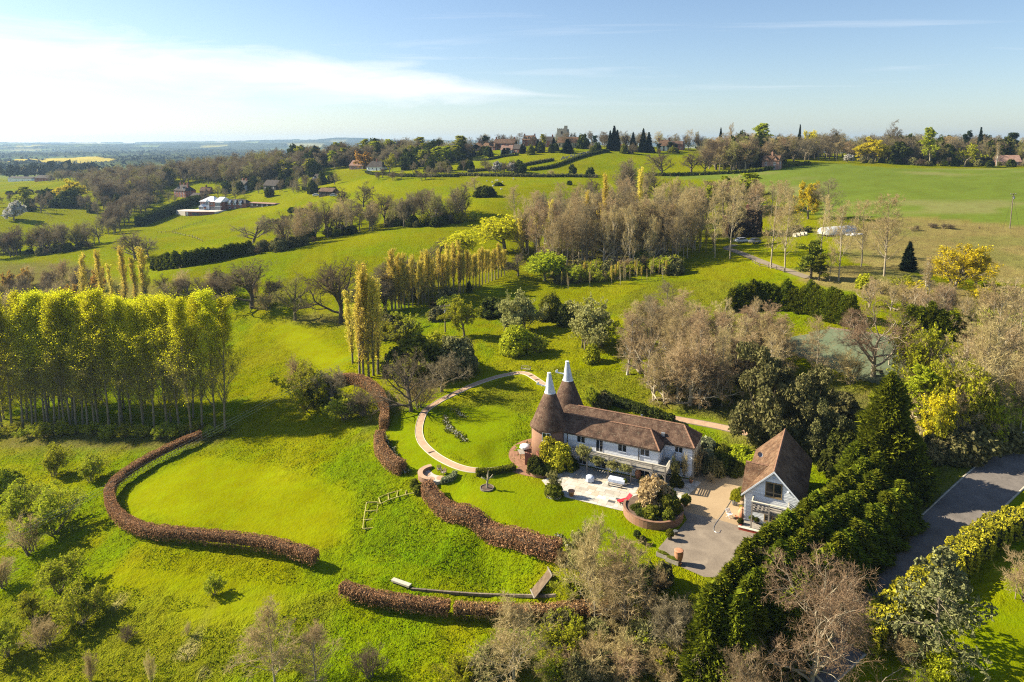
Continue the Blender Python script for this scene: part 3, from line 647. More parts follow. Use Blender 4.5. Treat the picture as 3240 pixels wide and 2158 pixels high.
protos('oak_near', t_oak, (6, 9), h=12, fine=1.4, tw=0.028, twig=TWIG_B, bark=BARKP, wide=1.08, lo=0.1)
protos('oak_big', t_oak, (116,), h=14, lo=0.08, wide=1.15, fine=1.45, tw=0.03, twig=TWIG_B, bark=BARKP, trk=0.02, wob=0.26)
protos('oak_open', t_oak, (117,), h=12, lo=0.1, wide=1.15, fine=0.6, tw=0.03, twig=TWIG_G, bark=BARKD, trk=0.036, wob=0.24)
protos('oak_olive', t_oak, (7, 8), twig=TWIG_O)
protos('ash', t_ash, (11, 12, 13))
protos('vase', t_oak, (110, 111, 112), h=11, lo=0.06, wide=0.72, twig=TWIG_T, bark=BARKP, fine=1.0, tw=0.032)
protos('vase_brown', t_oak, (113, 114), h=11, lo=0.06, wide=0.75, twig=TWIG_P, bark=BARKP, fine=1.0, tw=0.032)
protos('ash_pink', t_ash, (14, 15), twig=TWIG_P, ang=0.62, ln=0.34)
protos('ash_grey', t_ash, (16, 17), twig=TWIG_G, bark=BARK, ang=0.7)
protos('birch', t_ash, (18,), twig=TWIG_T, bark=BARKW, ang=0.5, ln=0.24)
protos('ash_near', t_ash, (19, 20), h=9, twig=TWIG_T, bark=BARKP, ang=0.85, ln=0.42, lo=0.14, fine=1.3, tw=0.03, n1=34)
protos('poplar', t_ash, (21, 22, 23, 24), h=25, twig=TWIG_O, bark=BARK, leaf=L_POP, nl=3, lsz=0.115, lj=0.32, ang=0.6, ln=0.25, lo=0.2, n1=40, up=0.2, tw=0.035, trk=0.0085, lmask=lambda q: np.clip(0.10 + 1.7 * (q - 0.48), 0.10, 1))
protos('poplar_low', t_ash, (25, 26), h=25, twig=TWIG_O, bark=BARK, leaf=L_POP, nl=3, lsz=0.115, lj=0.4, ang=0.8, ln=0.2, lo=0.05, n1=46, up=0.12, tw=0.035, trk=0.0085, lmask=lambda q: np.clip(0.4 + 0.6 * q, 0, 1))
protos('lombardy', t_lombardy, (31, 32, 33))
protos('lombardy_thin', t_lombardy, (34, 35), h=14, ang=0.26, nl=2, ln=0.3, lo=0.3, lsz=0.13)
protos('willow', t_willow, (41, 42))
protos('willow_bright', t_willow, (43,), h=7, leaf=L_BRI, nl=13, strands=8, lsz=0.2)
protos('yellow', t_oak, (51, 52), h=12, twig=TWIG_O, leaf=L_YEL, nl=2, lsz=0.19, wide=0.85)
protos('yellow_big', t_oak, (53,), h=12, twig=TWIG_O, leaf=L_YEL, nl=2, lsz=0.18, wide=1.05)
protos('lime_tree', t_oak, (54,), h=10, twig=TWIG_O, leaf=L_BRI, nl=2, lsz=0.2, wide=0.9)
protos('orange', t_oak, (55,), h=12, twig=TWIG_O, leaf=L_ORN, nl=2, lsz=0.32, wide=0.95)
protos('palegreen', t_ash, (56,), h=18, twig=TWIG_O, leaf=L_BRI, nl=1, lsz=0.3, ang=0.7, ln=0.28)
protos('white', t_oak, (57,), h=7, twig=TWIG_G, leaf=L_WHT, nl=2, lsz=0.3, wide=0.9)
protos('fuzz_olive', t_shrub, (61, 62, 63), twig=TWIG_O, leaf=L_BRI, nl=2, lsz=0.10)
protos('fuzz_tan', t_shrub, (64, 65, 66), twig=TWIG_T)
protos('fuzz_pale', t_shrub, (67, 68), twig=TWIG_O, leaf=L_PALE, nl=2, lsz=0.11, fine=6)
protos('fuzz_dark', t_shrub, (69,), twig=TWIG_D)
protos('fuzz_pink', t_shrub, (70,), twig=TWIG_P, h=5)
protos('bush_green', t_bush, (71, 72))
protos('bush_bright', t_bush, (73, 74), leaf=L_BRI, h=3)
protos('bush_dark', t_bush, (75, 76), leaf=L_DRK, h=3)
protos('bush_olive', t_bush, (77, 78), leaf=L_OLV, h=3)
protos('tree_dark', t_bush, (79, 80), leaf=L_DRK, h=8, lsz=0.36, n=9000, clumps=60, wide=0.5, csz=0.24, shell=0.55)
protos('eucalyptus', t_bush, (81, 82), leaf=L_OLV, h=14, lsz=0.30, n=17000, clumps=48, wide=0.5, flat=-0.2, base=0.08, csz=0.13, shell=0.45, rim=1.1, core=0.5)
protos('box', t_bush, (83,), leaf=L_MID, h=1, lsz=0.07, n=5000, clumps=90, wide=0.55, core=0.8)
protos('leylandii', t_conifer, (91, 92, 93))
protos('ley_hedge', t_conifer, (191, 192), h=6, R=1.9, pw=0.32, n=6000, ln=0.45, w=0.16)
protos('conifer_big', t_conifer, (94,), h=14, R=4.8, n=16000, ln=0.75, w=0.24, pw=0.62, leaf=L_LEY)
protos('fir', t_conifer, (95, 96), h=16, R=3.6, leaf=L_FIR, n=4200, ln=1.2, w=0.5, tilt=0.05, pw=0.9, lay=0.35)
protos('cedar', t_cedar, (97,))
protos('spruce', t_cedar, (98,), h=12, R=3.0, leaf=L_FIR, tw=0.16)
protos('pine', t_pine, (99, 100))
protos('stone_pine', t_pine, (101,), crown=0.22, R=5.5, h=13)
protos('scots', t_pine, (102,), crown=0.8, leaf=L_MID, R=3.0)
protos('magnolia', t_bush, (103,), leaf=L_LAU, h=4, lsz=0.2, n=5000, clumps=70, wide=0.5)
protos('bronze', t_bush, (104,), leaf=L_PHO, h=3, lsz=0.16, n=4200, clumps=50, wide=0.65, core=0.3)
protos('lavender', t_bush, (105,), leaf=L_GREY, h=1, lsz=0.12, n=2500, clumps=40, wide=0.6)
PR = random.Random(7)
ORD = 'first second third fourth fifth sixth seventh eighth ninth tenth eleventh twelfth thirteenth fourteenth fifteenth sixteenth seventeenth eighteenth nineteenth twentieth'.split() + ['twenty-' + w for w in 'first second third fourth fifth sixth seventh eighth ninth'.split()] + ['thirtieth']
GROUPS = {}
def place(kind, loc, h, w=None, name=None, label=None, cat='tree', group=None, parts=True, rz=None, var=None, sink=0.05, lean=0.0):
    """one tree or shrub: an Empty with trunk and crown, or one mesh when it shows only a few pixels"""
    P = PROTO[kind]; p = P[PR.randrange(len(P)) if var is None else var % len(P)]
    sz = h / p['h']; sx = sz if w is None else w / p['r']
    rz = PR.uniform(0, 6.283) if rz is None else rz
    name = name or 'tree'
    if parts:
        o = empty(name, (loc[0], loc[1], loc[2] - sink * h * 0.3), rz)
        link(bpy.data.objects.new('trunk', p['trunk']), o); link(bpy.data.objects.new('crown', p['crown']), o)
    else:
        
        if callable(p['both']): p['both'] = p['both']()
        o = bpy.data.objects.new(name, p['both']); o.location = (loc[0], loc[1], loc[2] - sink * h * 0.3); o.rotation_euler = (0, 0, rz); link(o)
    o.rotation_euler[0] = lean * PR.uniform(-1, 1); o.rotation_euler[1] = lean * PR.uniform(-1, 1)
    o.scale = (sx, sx, sz)
    return tag(o, label, cat, group)
def at_near(px, py):
    """as at(), but a foot on the ridge top stays on the ridge instead of falling into the plain behind it"""
    p = at(px, py)
    if py < 530 and px > 860 and p.y > 680: Y = 560 + (px * 7 % 40); p = Vector((across(px, py) * Y, Y, 0)); p.z = H(p.x, p.y)
    return p
def T(kind, px, by, ty, wpx=None, name='bare_tree', label=None, cat='tree', group=None, parts=None, **kw):
    """a tree given by its foot and its top in the photo (and half its crown's width)"""
    p = at_near(px, by); h = CZ - p.y * slope(ty) - p.z
    h = max(h, 0.3); w = None if wpx is None else wpx * p.y / (FPX * CP - (by - PY0) * SP)
    if parts is None: parts = (by - ty) > 75
    return place(kind, p, h, w, name, label, cat, group, parts, **kw)
# ------------------------------------------------------------------ surface materials
def tile_mat(name, c1, c2, c3, course=0.11):
    t = NT(name); p = t.pos('Object'); sx = t.n('ShaderNodeSeparateXYZ'); t.l(p, sx.inputs[0])
    f = t.noise(p, 0.9, 4, 0.7); g = t.noise(p, 11.0, 2, 0.75); lic = t.noise(p, 5.0, 3, 0.7)
    col = t.ramp(t.math('ADD', t.math('MULTIPLY', f, 0.55), t.math('MULTIPLY', g, 0.45)), [(0.41, c1), (0.5, c2), (0.59, c3)])
    col = t.mix(t.math('MULTIPLY', t.math('SUBTRACT', lic, 0.56), 3.5, True), col, (0.36, 0.33, 0.22))
    w = t.math('FRACT', t.math('DIVIDE', sx.outputs[2], course * 0.62)); 
    line = t.math('GREATER_THAN', w, 0.2)
    col = t.mix(t.math('ADD', t.math('MULTIPLY', line, 0.4), 0.6), (0.02, 0.014, 0.01), col)
    return t.bsdf(col, 0.9, t.bump(t.math('ADD', w, g), 0.5, 0.04), spec=0.2)
def brick_mat(name, c1, c2, mortar, sc=1.0):
    t = NT(name); p = t.pos('Object'); sx = t.n('ShaderNodeSeparateXYZ'); t.l(p, sx.inputs[0])
    cb = t.n('ShaderNodeCombineXYZ'); t.l(t.math('ADD', sx.outputs[0], sx.outputs[1]), cb.inputs[0]); t.l(sx.outputs[2], cb.inputs[1])
    b = t.n('ShaderNodeTexBrick'); b.inputs['Color1'].default_value = rgba(c1); b.inputs['Color2'].default_value = rgba(c2); b.inputs['Mortar'].default_value = rgba(mortar)
    b.inputs['Scale'].default_value = sc; b.inputs['Brick Width'].default_value = 0.22; b.inputs['Row Height'].default_value = 0.075; b.inputs['Mortar Size'].default_value = 0.009
    t.l(cb.outputs[0], b.inputs['Vector']); f = t.noise(p, 2.0, 4, 0.6)
    col = t.mix(t.math('MULTIPLY', f, 0.5), b.outputs['Color'], (0.30, 0.17, 0.10), 'MULTIPLY')
    col = t.mix(0.5, b.outputs['Color'], col)
    return t.bsdf(col, 0.9, t.bump(b.outputs['Fac'], -0.3, 0.02), spec=0.2)
def paving_mat(name, c1, c2, mortar, radial=False, bw=0.21, rh=0.1):
    t = NT(name); p = t.pos('Object')
    b = t.n('ShaderNodeTexBrick'); b.inputs['Color1'].default_value = rgba(c1); b.inputs['Color2'].default_value = rgba(c2); b.inputs['Mortar'].default_value = rgba(mortar)
    b.inputs['Scale'].default_value = 1.0; b.inputs['Brick Width'].default_value = bw; b.inputs['Row Height'].default_value = rh; b.inputs['Mortar Size'].default_value = 0.012
    if radial:
        sx = t.n('ShaderNodeSeparateXYZ'); t.l(p, sx.inputs[0])
        r = t.math('SQRT', t.math('ADD', t.math('MULTIPLY', sx.outputs[0], sx.outputs[0]), t.math('MULTIPLY', sx.outputs[1], sx.outputs[1])))
        a = t.math('ARCTAN2', sx.outputs[1], sx.outputs[0]); cb = t.n('ShaderNodeCombineXYZ'); t.l(t.math('MULTIPLY', a, 5.0), cb.inputs[0]); t.l(r, cb.inputs[1]); t.l(cb.outputs[0], b.inputs['Vector'])
    else: t.l(p, b.inputs['Vector'])
    f = t.noise(p, 1.1, 4, 0.6)
    hs = t.n('ShaderNodeHueSaturation'); t.l(b.outputs['Color'], hs.inputs['Color']); t.l(t.math('ADD', t.math('MULTIPLY', f, 0.7), 0.65), hs.inputs['Value'])
    return t.bsdf(hs.outputs[0], 0.9, spec=0.2)
def grit_mat(name, c1, c2, scale, big=0.15, rough=0.95):
    t = NT(name); p = t.n('ShaderNodeNewGeometry').outputs['Position']
    f = t.noise(p, scale, 2, 0.7); g = t.noise(p, big, 4, 0.6, 0.5)
    col = t.ramp(t.math('ADD', t.math('MULTIPLY', f, 0.45), t.math('MULTIPLY', g, 0.55)), [(0.3, c1), (0.7, c2)])
    return t.bsdf(col, rough, t.bump(f, 0.4, 0.03), spec=0.2)
def glass_mat(name, c=(0.02, 0.025, 0.03)):
    return NT(name).bsdf(c, 0.06, spec=0.7)
TILE = tile_mat('roof_tiles_brown', (0.055, 0.031, 0.021), (0.115, 0.064, 0.042), (0.20, 0.125, 0.082))
TILER = tile_mat('roof_tiles_red', (0.08, 0.042, 0.024), (0.155, 0.083, 0.045), (0.25, 0.15, 0.085))
TILED = tile_mat('roof_tiles_dark', (0.025, 0.022, 0.022), (0.05, 0.042, 0.04), (0.085, 0.07, 0.06))
TILEP = tile_mat('roof_tiles_pink', (0.24, 0.13, 0.095), (0.33, 0.19, 0.14), (0.42, 0.27, 0.21))
RIDGE = plain('ridge_tiles', (0.17, 0.085, 0.05), (0.28, 0.16, 0.10), 2.0, 0.9)
WHITE = plain('white_paint', (0.74, 0.77, 0.80), (0.84, 0.86, 0.88), 0.8, 0.6)
COWL = plain('cowl_paint', (0.50, 0.55, 0.62), (0.74, 0.76, 0.78), 1.6, 0.6)
CREAM = plain('cream_paint', (0.70, 0.68, 0.62), (0.80, 0.78, 0.72), 0.8, 0.6)
WOOD = plain('weathered_timber', (0.22, 0.19, 0.155), (0.37, 0.33, 0.28), 4.0, 0.85)
WOODB = plain('oak_timber', (0.22, 0.15, 0.07), (0.33, 0.24, 0.12), 4.0, 0.75)
WOODP = plain('pale_timber', (0.48, 0.43, 0.33), (0.66, 0.60, 0.48), 4.0, 0.85)
WOODD = plain('dark_timber', (0.035, 0.028, 0.022), (0.075, 0.06, 0.045), 4.0, 0.85)
SLEEPER = plain('old_sleeper', (0.12, 0.095, 0.07), (0.25, 0.20, 0.15), 3.0, 0.95)
BRICK = brick_mat('brick_orange', (0.34, 0.17, 0.095), (0.27, 0.12, 0.07), (0.36, 0.28, 0.20))
BRICKR = brick_mat('brick_red', (0.32, 0.10, 0.06), (0.24, 0.075, 0.05), (0.32, 0.22, 0.17))
BRICKP = brick_mat('brick_pink', (0.42, 0.22, 0.15), (0.36, 0.17, 0.115), (0.42, 0.33, 0.26))
REDPAINT = plain('red_masonry', (0.33, 0.055, 0.035), (0.43, 0.085, 0.055), 2.0, 0.8)
STONE = plain('ragstone', (0.30, 0.265, 0.20), (0.46, 0.42, 0.33), 1.6, 0.95, 0.4)
STONEW = plain('lime_render', (0.34, 0.31, 0.25), (0.50, 0.47, 0.40), 1.2, 0.9)
GLASS = glass_mat('window_glass'); GLASSB = glass_mat('bright_glass', (0.10, 0.13, 0.16))
LEAD = plain('lead', (0.16, 0.17, 0.19), (0.26, 0.27, 0.29), 3.0, 0.5)
SLAB = [plain('sandstone_%s' % n, a, b, 1.6, 0.85) for n, a, b in (('cream', (0.43, 0.38, 0.30), (0.53, 0.47, 0.39)), ('buff', (0.47, 0.38, 0.27), (0.53, 0.45, 0.34)), ('grey', (0.40, 0.37, 0.32), (0.49, 0.46, 0.39)), ('pale', (0.50, 0.45, 0.38), (0.57, 0.52, 0.44)))]
JOINT = plain('paving_joint', (0.36, 0.31, 0.24), (0.46, 0.41, 0.33), 3.0, 0.95)
GRAVEL = grit_mat('gravel', (0.30, 0.21, 0.12), (0.44, 0.32, 0.19), 14.0)
TARMAC = grit_mat('old_tarmac', (0.15, 0.118, 0.09), (0.32, 0.26, 0.195), 9.0, 0.5)
ASPHALT = grit_mat('road_asphalt', (0.10, 0.088, 0.078), (0.23, 0.20, 0.175), 6.0, 0.5)
COURTM = grit_mat('court_surface', (0.085, 0.115, 0.06), (0.15, 0.17, 0.10), 3.0, 0.2)
PATHM = paving_mat('path_brick', (0.42, 0.25, 0.15), (0.50, 0.32, 0.20), (0.40, 0.30, 0.21))
TERRM = paving_mat('terrace_brick', (0.27, 0.13, 0.075), (0.36, 0.19, 0.11), (0.13, 0.09, 0.06), True, 0.6, 0.22)
TERRA = plain('terracotta', (0.42, 0.18, 0.09), (0.55, 0.28, 0.16), 4.0, 0.85)
POTG = plain('grey_pot', (0.07, 0.075, 0.08), (0.14, 0.14, 0.14), 4.0, 0.7)
REDC = plain('red_cushion', (0.55, 0.012, 0.03), (0.68, 0.03, 0.05), 5.0, 0.8)
BLUEC = plain('pale_blue_cloth', (0.50, 0.57, 0.72), (0.66, 0.72, 0.82), 5.0, 0.8)
WHITEC = plain('white_cloth', (0.78, 0.78, 0.80), (0.84, 0.84, 0.84), 5.0, 0.8)
SOIL = plain('garden_soil', (0.09, 0.06, 0.04), (0.16, 0.11, 0.075), 3.0, 0.98, 0.3)
BLACK = plain('black_metal', (0.02, 0.02, 0.022)); STEEL = plain('steel', (0.42, 0.43, 0.45), (0.55, 0.56, 0.58), 3.0, 0.35, metal=0.8)
CARS = plain('silver_paint', (0.50, 0.52, 0.55), rough=0.25, spec=0.6); CARG = plain('grey_paint', (0.16, 0.16, 0.17), rough=0.25, spec=0.6); CARW = plain('white_car_paint', (0.75, 0.75, 0.75), rough=0.25, spec=0.6)
TYRE = plain('tyre', (0.02, 0.02, 0.02)); POLY = plain('polythene', (0.40, 0.43, 0.46), (0.56, 0.58, 0.60), 1.0, 0.35, spec=0.5)
# ------------------------------------------------------------------ roads, paths and paved areas
def strip(name, P, w, mat, lift, kind='structure', cross=5, parent=None):
    d = np.gradient(P, axis=0); d = d / np.linalg.norm(d, axis=1, keepdims=True); nv = np.stack([-d[:, 1], d[:, 0]], 1)
    t = np.linspace(-0.5, 0.5, cross) * w
    X = P[:, None, 0] + nv[:, None, 0] * t; Y = P[:, None, 1] + nv[:, None, 1] * t
    zc = Hn(X, Y); Z = zc + lift
    V = np.stack([X, Y, Z], -1).reshape(-1, 3); i = np.arange(len(P) * cross).reshape(len(P), cross)
    F = np.stack([i[:-1, :-1], i[:-1, 1:], i[1:, 1:], i[1:, :-1]], -1).reshape(-1, 4)[:, ::-1]
    o = link(bpy.data.objects.new(name, np_mesh(name, V, F, mat)), parent)
    if kind and parent is None: tag(o, kind=kind)
    return o
def edging(P, off, h, w, mat, parent, name='edging'):
    d = np.gradient(P, axis=0); d = d / np.linalg.norm(d, axis=1, keepdims=True); nv = np.stack([-d[:, 1], d[:, 0]], 1); Q = P + nv * off
    z = Hn(Q[:, 0], Q[:, 1]); V = []
    for sgn in (-1, 1):
        A = Q + nv * w / 2 * sgn
        V.append(np.stack([A[:, 0], A[:, 1], z - 0.15], 1)); V.append(np.stack([A[:, 0], A[:, 1], z + h], 1))
    n = len(Q); V = np.concatenate(V); i = np.arange(n - 1)
    q = lambda a, b: np.stack([a * n + i, a * n + i + 1, b * n + i + 1, b * n + i], 1)
    F = np.concatenate([q(1, 0), q(2, 3), q(3, 1)])
    return link(bpy.data.objects.new(name, np_mesh(name, V, F, mat)), parent)
pa = strip('path', PATH_A, 1.15, PATHM, 0.06)
edging(PATH_A, 0.6, 0.10, 0.07, WOODP, pa); edging(PATH_A, -0.6, 0.10, 0.07, WOODP, pa)
for k in (4, 7, 11, 26, 33, 40, 62, 84):
    if k < len(PATH_A) - 1:
        p, q = PATH_A[k], PATH_A[k + 1]; d = (q - p) / np.linalg.norm(q - p); nv = np.array([-d[1], d[0]]); z = H(*p)
        MB().bar((*(p - nv * 0.56), z + 0.07), (*(p + nv * 0.56), z + 0.07), 0.16, 0.14).build('sleeper', SLEEPER, pa)
pb = strip('path', PATH_B, 1.1, PATHM, 0.06); edging(PATH_B, 0.6, 0.1, 0.08, SLEEPER, pb); edging(PATH_B, -0.6, 0.1, 0.08, SLEEPER, pb)
rd = strip('road', ROAD, 5.6, ASPHALT, 0.08, cross=7)
edging(ROAD, 2.95, 0.12, 0.22, STONE, rd, 'kerb'); edging(ROAD, -2.95, 0.12, 0.22, STONE, rd, 'kerb')
strip('lane', LANE, 2.6, grit_mat('pale_gravel', (0.17, 0.135, 0.09), (0.27, 0.22, 0.155), 6.0, 0.3), 0.12)
def drape(name, poly, mat, lift, step=1.2):
    xs = [p[0] for p in poly]; ys = [p[1] for p in poly]; X, Y = np.meshgrid(np.arange(min(xs), max(xs) + step, step), np.arange(min(ys), max(ys) + step, step))
    ii = np.arange(X.size).reshape(X.shape); F = np.stack([ii[:-1, :-1], ii[:-1, 1:], ii[1:, 1:], ii[1:, :-1]], -1).reshape(-1, 4)
    ok = in_poly(X.ravel()[F].mean(1), Y.ravel()[F].mean(1), poly)
    o = link(bpy.data.objects.new(name, np_mesh(name, np.stack([X, Y, Hn(X, Y) + lift], -1).reshape(-1, 3), F[ok], mat))); return tag(o, kind='structure')
tc = drape('tennis_court', COURT, COURTM, 0.10, 0.8)
edging(resample(np.array([COURT[1], COURT[2]]), 1.5), 0.0, 0.35, 0.2, SLEEPER, tc, 'kerb')
def flat(name, poly, mat, z): return tag(MB().prism(poly, z - 0.2, z).build(name, mat), kind='structure')
flat('gravel_drive', [(22.0,83.7),(27.6,93.4),(31.0,95.5),(33.6,89.6),(28.3,78.4),(27.5,77.3),(25.5,78.6),(21.6,80.6)], GRAVEL, 0.022)
flat('drive', [(21.6,80.6),(25.5,78.6),(27.5,77.3),(31.5,75.4),(34.0,73.0),(30,66.5),(20.6,67.4),(18.4,69.3),(16.8,72.6),(18.5,75.0),(20.2,76.6),(21.6,78.6)], TARMAC, 0.028)
HX, HY, HR = 20.1, 87.95, math.atan2(-0.45, 0.893)
def hw(x, y, z=0.0): return Vector((HX + x * math.cos(HR) - y * math.sin(HR), HY + x * math.sin(HR) + y * math.cos(HR), z))
# patio of separate sandstone slabs
PATIO = [(-14.6,-6.6),(-12.9,-8.2),(-9.8,-9.35),(-2.2,-9.3),(0.5,-7.4),(4.2,-3.0),(5.2,2.7),(0.2,2.7),(0.0,-0.1),(-11.6,-0.1),(-12.0,-3.0),(-14.0,-5.4)]
patio = MB().prism(PATIO, -0.15, 0.03).build('patio', JOINT); patio.location = (HX, HY, 0); patio.rotation_euler[2] = HR; tag(patio, kind='structure')
def clip(poly, cpoly):
    """part of a slab inside the patio outline, cut edge by edge for the outer (convex) edges"""
    for k in range(len(cpoly)):
        a, b = cpoly[k], cpoly[(k + 1) % len(cpoly)]; out = []
        side = lambda p: (b[0]-a[0])*(p[1]-a[1]) - (b[1]-a[1])*(p[0]-a[0])
        for i in range(len(poly)):
            p, q = poly[i], poly[(i + 1) % len(poly)]; sp, sq = side(p), side(q)
            if sp >= 0: out.append(p)
            if (sp >= 0) != (sq >= 0):
                t = sp / (sp - sq); out.append((p[0] + (q[0]-p[0])*t, p[1] + (q[1]-p[1])*t))
        poly = out
        if len(poly) < 3: return []
    return poly
OUTER = [(-14.6,-6.6),(-12.9,-8.2),(-9.8,-9.35),(-2.2,-9.3),(0.5,-7.4),(4.2,-3.0),(5.2,2.7),(-11.0,2.7),(-14.0,-5.4)]
def patio_slabs():
    r = random.Random(3); y = -9.4; c = math.cos(0.0); 
    while y < 2.7:
        dy = r.choice((0.6, 0.75, 0.9)); x = -15 + r.uniform(0, 0.6)
        while x < 5.4:
            dx = r.choice((0.6, 0.9, 0.9, 1.2)); g = 0.012
            mx, my = x + dx / 2, y + dy / 2
            if not (my > -0.1 and mx < 0.2):
                q = clip([(x + g, y + g), (x + dx - g, y + g), (x + dx - g, y + dy - g), (x + g, y + dy - g)], OUTER)
                if q: MB().prism(q, 0.01, 0.045 + r.uniform(0, 0.008)).build('slab', r.choice((SLAB[0], SLAB[0], SLAB[1], SLAB[2], SLAB[3], SLAB[3])), patio)
            x += dx
        y += dy
patio_slabs()
for nm, (x, y), (a, b), m in (('cover', (-4.6, -8.0), (0.9, 0.5), POTG), ('cover', (-3.9, -7.0), (0.5, 0.45), POTG), ('mat', (-6.2, -7.6), (1.1, 0.6), WHITEC)):
    MB().box(x, x + a, y, y + b, 0.04, 0.062).build(nm, m, patio)
# brick terrace that curls round the near roundel
ter = MB(); RC = Vector((5.6, 96.5, 0)); n = 40; ang = [math.radians(100 + k * (262 - 100) / n) for k in range(n + 1)]
ter.prism([(6.1 * math.cos(a), 6.1 * math.sin(a)) for a in ang] + [(2.6 * math.cos(a), 2.6 * math.sin(a)) for a in reversed(ang)], -0.5, 0.05)
tag(ter.build('brick_terrace', TERRM, loc=RC), kind='structure')
flat('brick_apron', [(-0.2, 91.2), (2.0, 89.9), (5.0, 89.0), (6.2, 90.6), (4.6, 92.6), (1.6, 93.2)], TERRM, 0.035)
# ------------------------------------------------------------------ shared building pieces
board_me = MB().add([(0,-.032,0),(1,-.032,0),(1,-.012,1),(0,-.012,1),(0,.01,0),(1,.01,0),(1,.01,1),(0,.01,1)], [(0,1,2,3),(5,4,7,6),(4,5,1,0),(3,2,6,7),(4,0,3,7),(1,5,6,2)]).mesh('weatherboard', WHITE)
def board(parent, x0, x1, y, z, h, rz=0.0):
    o = bpy.data.objects.new('weatherboard', board_me); o.location = (x0 if rz == 0 else y, y if rz == 0 else x0, z); o.scale = (x1 - x0, 1, h); o.rotation_euler[2] = rz
    return link(o, parent)
def boards(parent, x0, x1, y, z0, z1, openings=(), pitch=0.19, side=None, limit=None):
    """lapped boards on a wall facing -y (or +x when side is given), cut round the openings"""
    z = z0
    while z < z1 - 0.04:
        a, b = (x0, x1) if limit is None else limit(z + pitch * 0.6)
        cuts = sorted([(max(a, o[0]), min(b, o[1])) for o in openings if o[2] < z + pitch * 0.7 and o[3] > z + pitch * 0.3])
        cur = a
        for c0, c1 in cuts + [(b, b)]:
            if c0 - cur > 0.05: board(parent, cur, c0, y, z, min(pitch * 1.08, z1 - z + 0.01), 0.0 if side is None else math.pi / 2)
            cur = max(cur, c1)
        z += pitch
def window(parent, x0, x1, z0, z1, y, fm=WHITE, gm=None, lights=2, bars=0, name='window', depth=0.07, fw=0.07):
    """casement set in a wall that faces -y: frame with mullions, a pane behind each light"""
    m = MB(); m.box(x0, x1, y - depth, y, z0, z0 + fw); m.box(x0, x1, y - depth, y, z1 - fw, z1)
    for k in range(lights + 1):
        c = x0 + fw / 2 + (x1 - x0 - fw) * k / lights; m.box(c - fw / 2, c + fw / 2, y - depth + .002, y, z0 + fw, z1 - fw)
    for b in range(bars): zc = z0 + (z1 - z0) * (b + 1) / (bars + 1); m.box(x0 + fw, x1 - fw, y - depth * .7, y, zc - .025, zc + .025)
    w = m.build(name, fm, parent)
    for k in range(lights):
        a = x0 + fw / 2 + (x1 - x0 - fw) * k / lights; b = x0 + fw / 2 + (x1 - x0 - fw) * (k + 1) / lights
        MB().box(a + fw / 2, b - fw / 2, y - depth * .45, y - depth * .3, z0 + fw, z1 - fw).build('pane', gm or GLASS, w)
    MB().box(x0 - .05, x1 + .05, y - depth - .05, y, z0 - .06, z0 - .004).build('sill', fm, w)
    return w
def roof_solid(name, parent, mat, E, R, th=0.16):
    """hipped or gabled roof: eave rectangle E=(x0,x1,y0,y1,z), ridge R=(xa,xb,y,z)"""
    x0, x1, y0, y1, z = E; xa, xb, yr, zr = R; m = MB()
    v = [(x0,y0,z),(x1,y0,z),(x1,y1,z),(x0,y1,z),(xa,yr,zr),(xb,yr,zr)]
    lo = [(a, b, c - th) for a, b, c in v[:4]]
    m.add(v + lo, [(0,1,5,4),(2,3,4,5),(1,2,5),(3,0,4),(6,7,1,0),(7,8,2,1),(8,9,3,2),(9,6,0,3),(9,8,7,6)])
    return m.build(name, mat, parent)
cap_me = MB().add([(-.5,-.15,-.06),(.5,-.15,-.06),(.5,0,.07),(-.5,0,.07),(-.5,.15,-.06),(.5,.15,-.06)], [(0,1,2,3),(3,2,5,4),(0,3,4),(1,5,2),(0,4,5,1)]).mesh('ridge_tile', RIDGE)
def ridge_line(parent, a, b, step=0.45, s=1.0):
    a, b = Vector(a), Vector(b); d = b - a; n = max(1, int(d.length / step))
    for k in range(n):
        o = bpy.data.objects.new('ridge_tile', cap_me); o.location = a + d * ((k + 0.5) / n); o.rotation_mode = 'XYZ'
        o.rotation_euler = (0, -math.asin(d.normalized().z), math.atan2(d.y, d.x)); o.scale = (d.length / n * 0.97, s, s); link(o, parent)
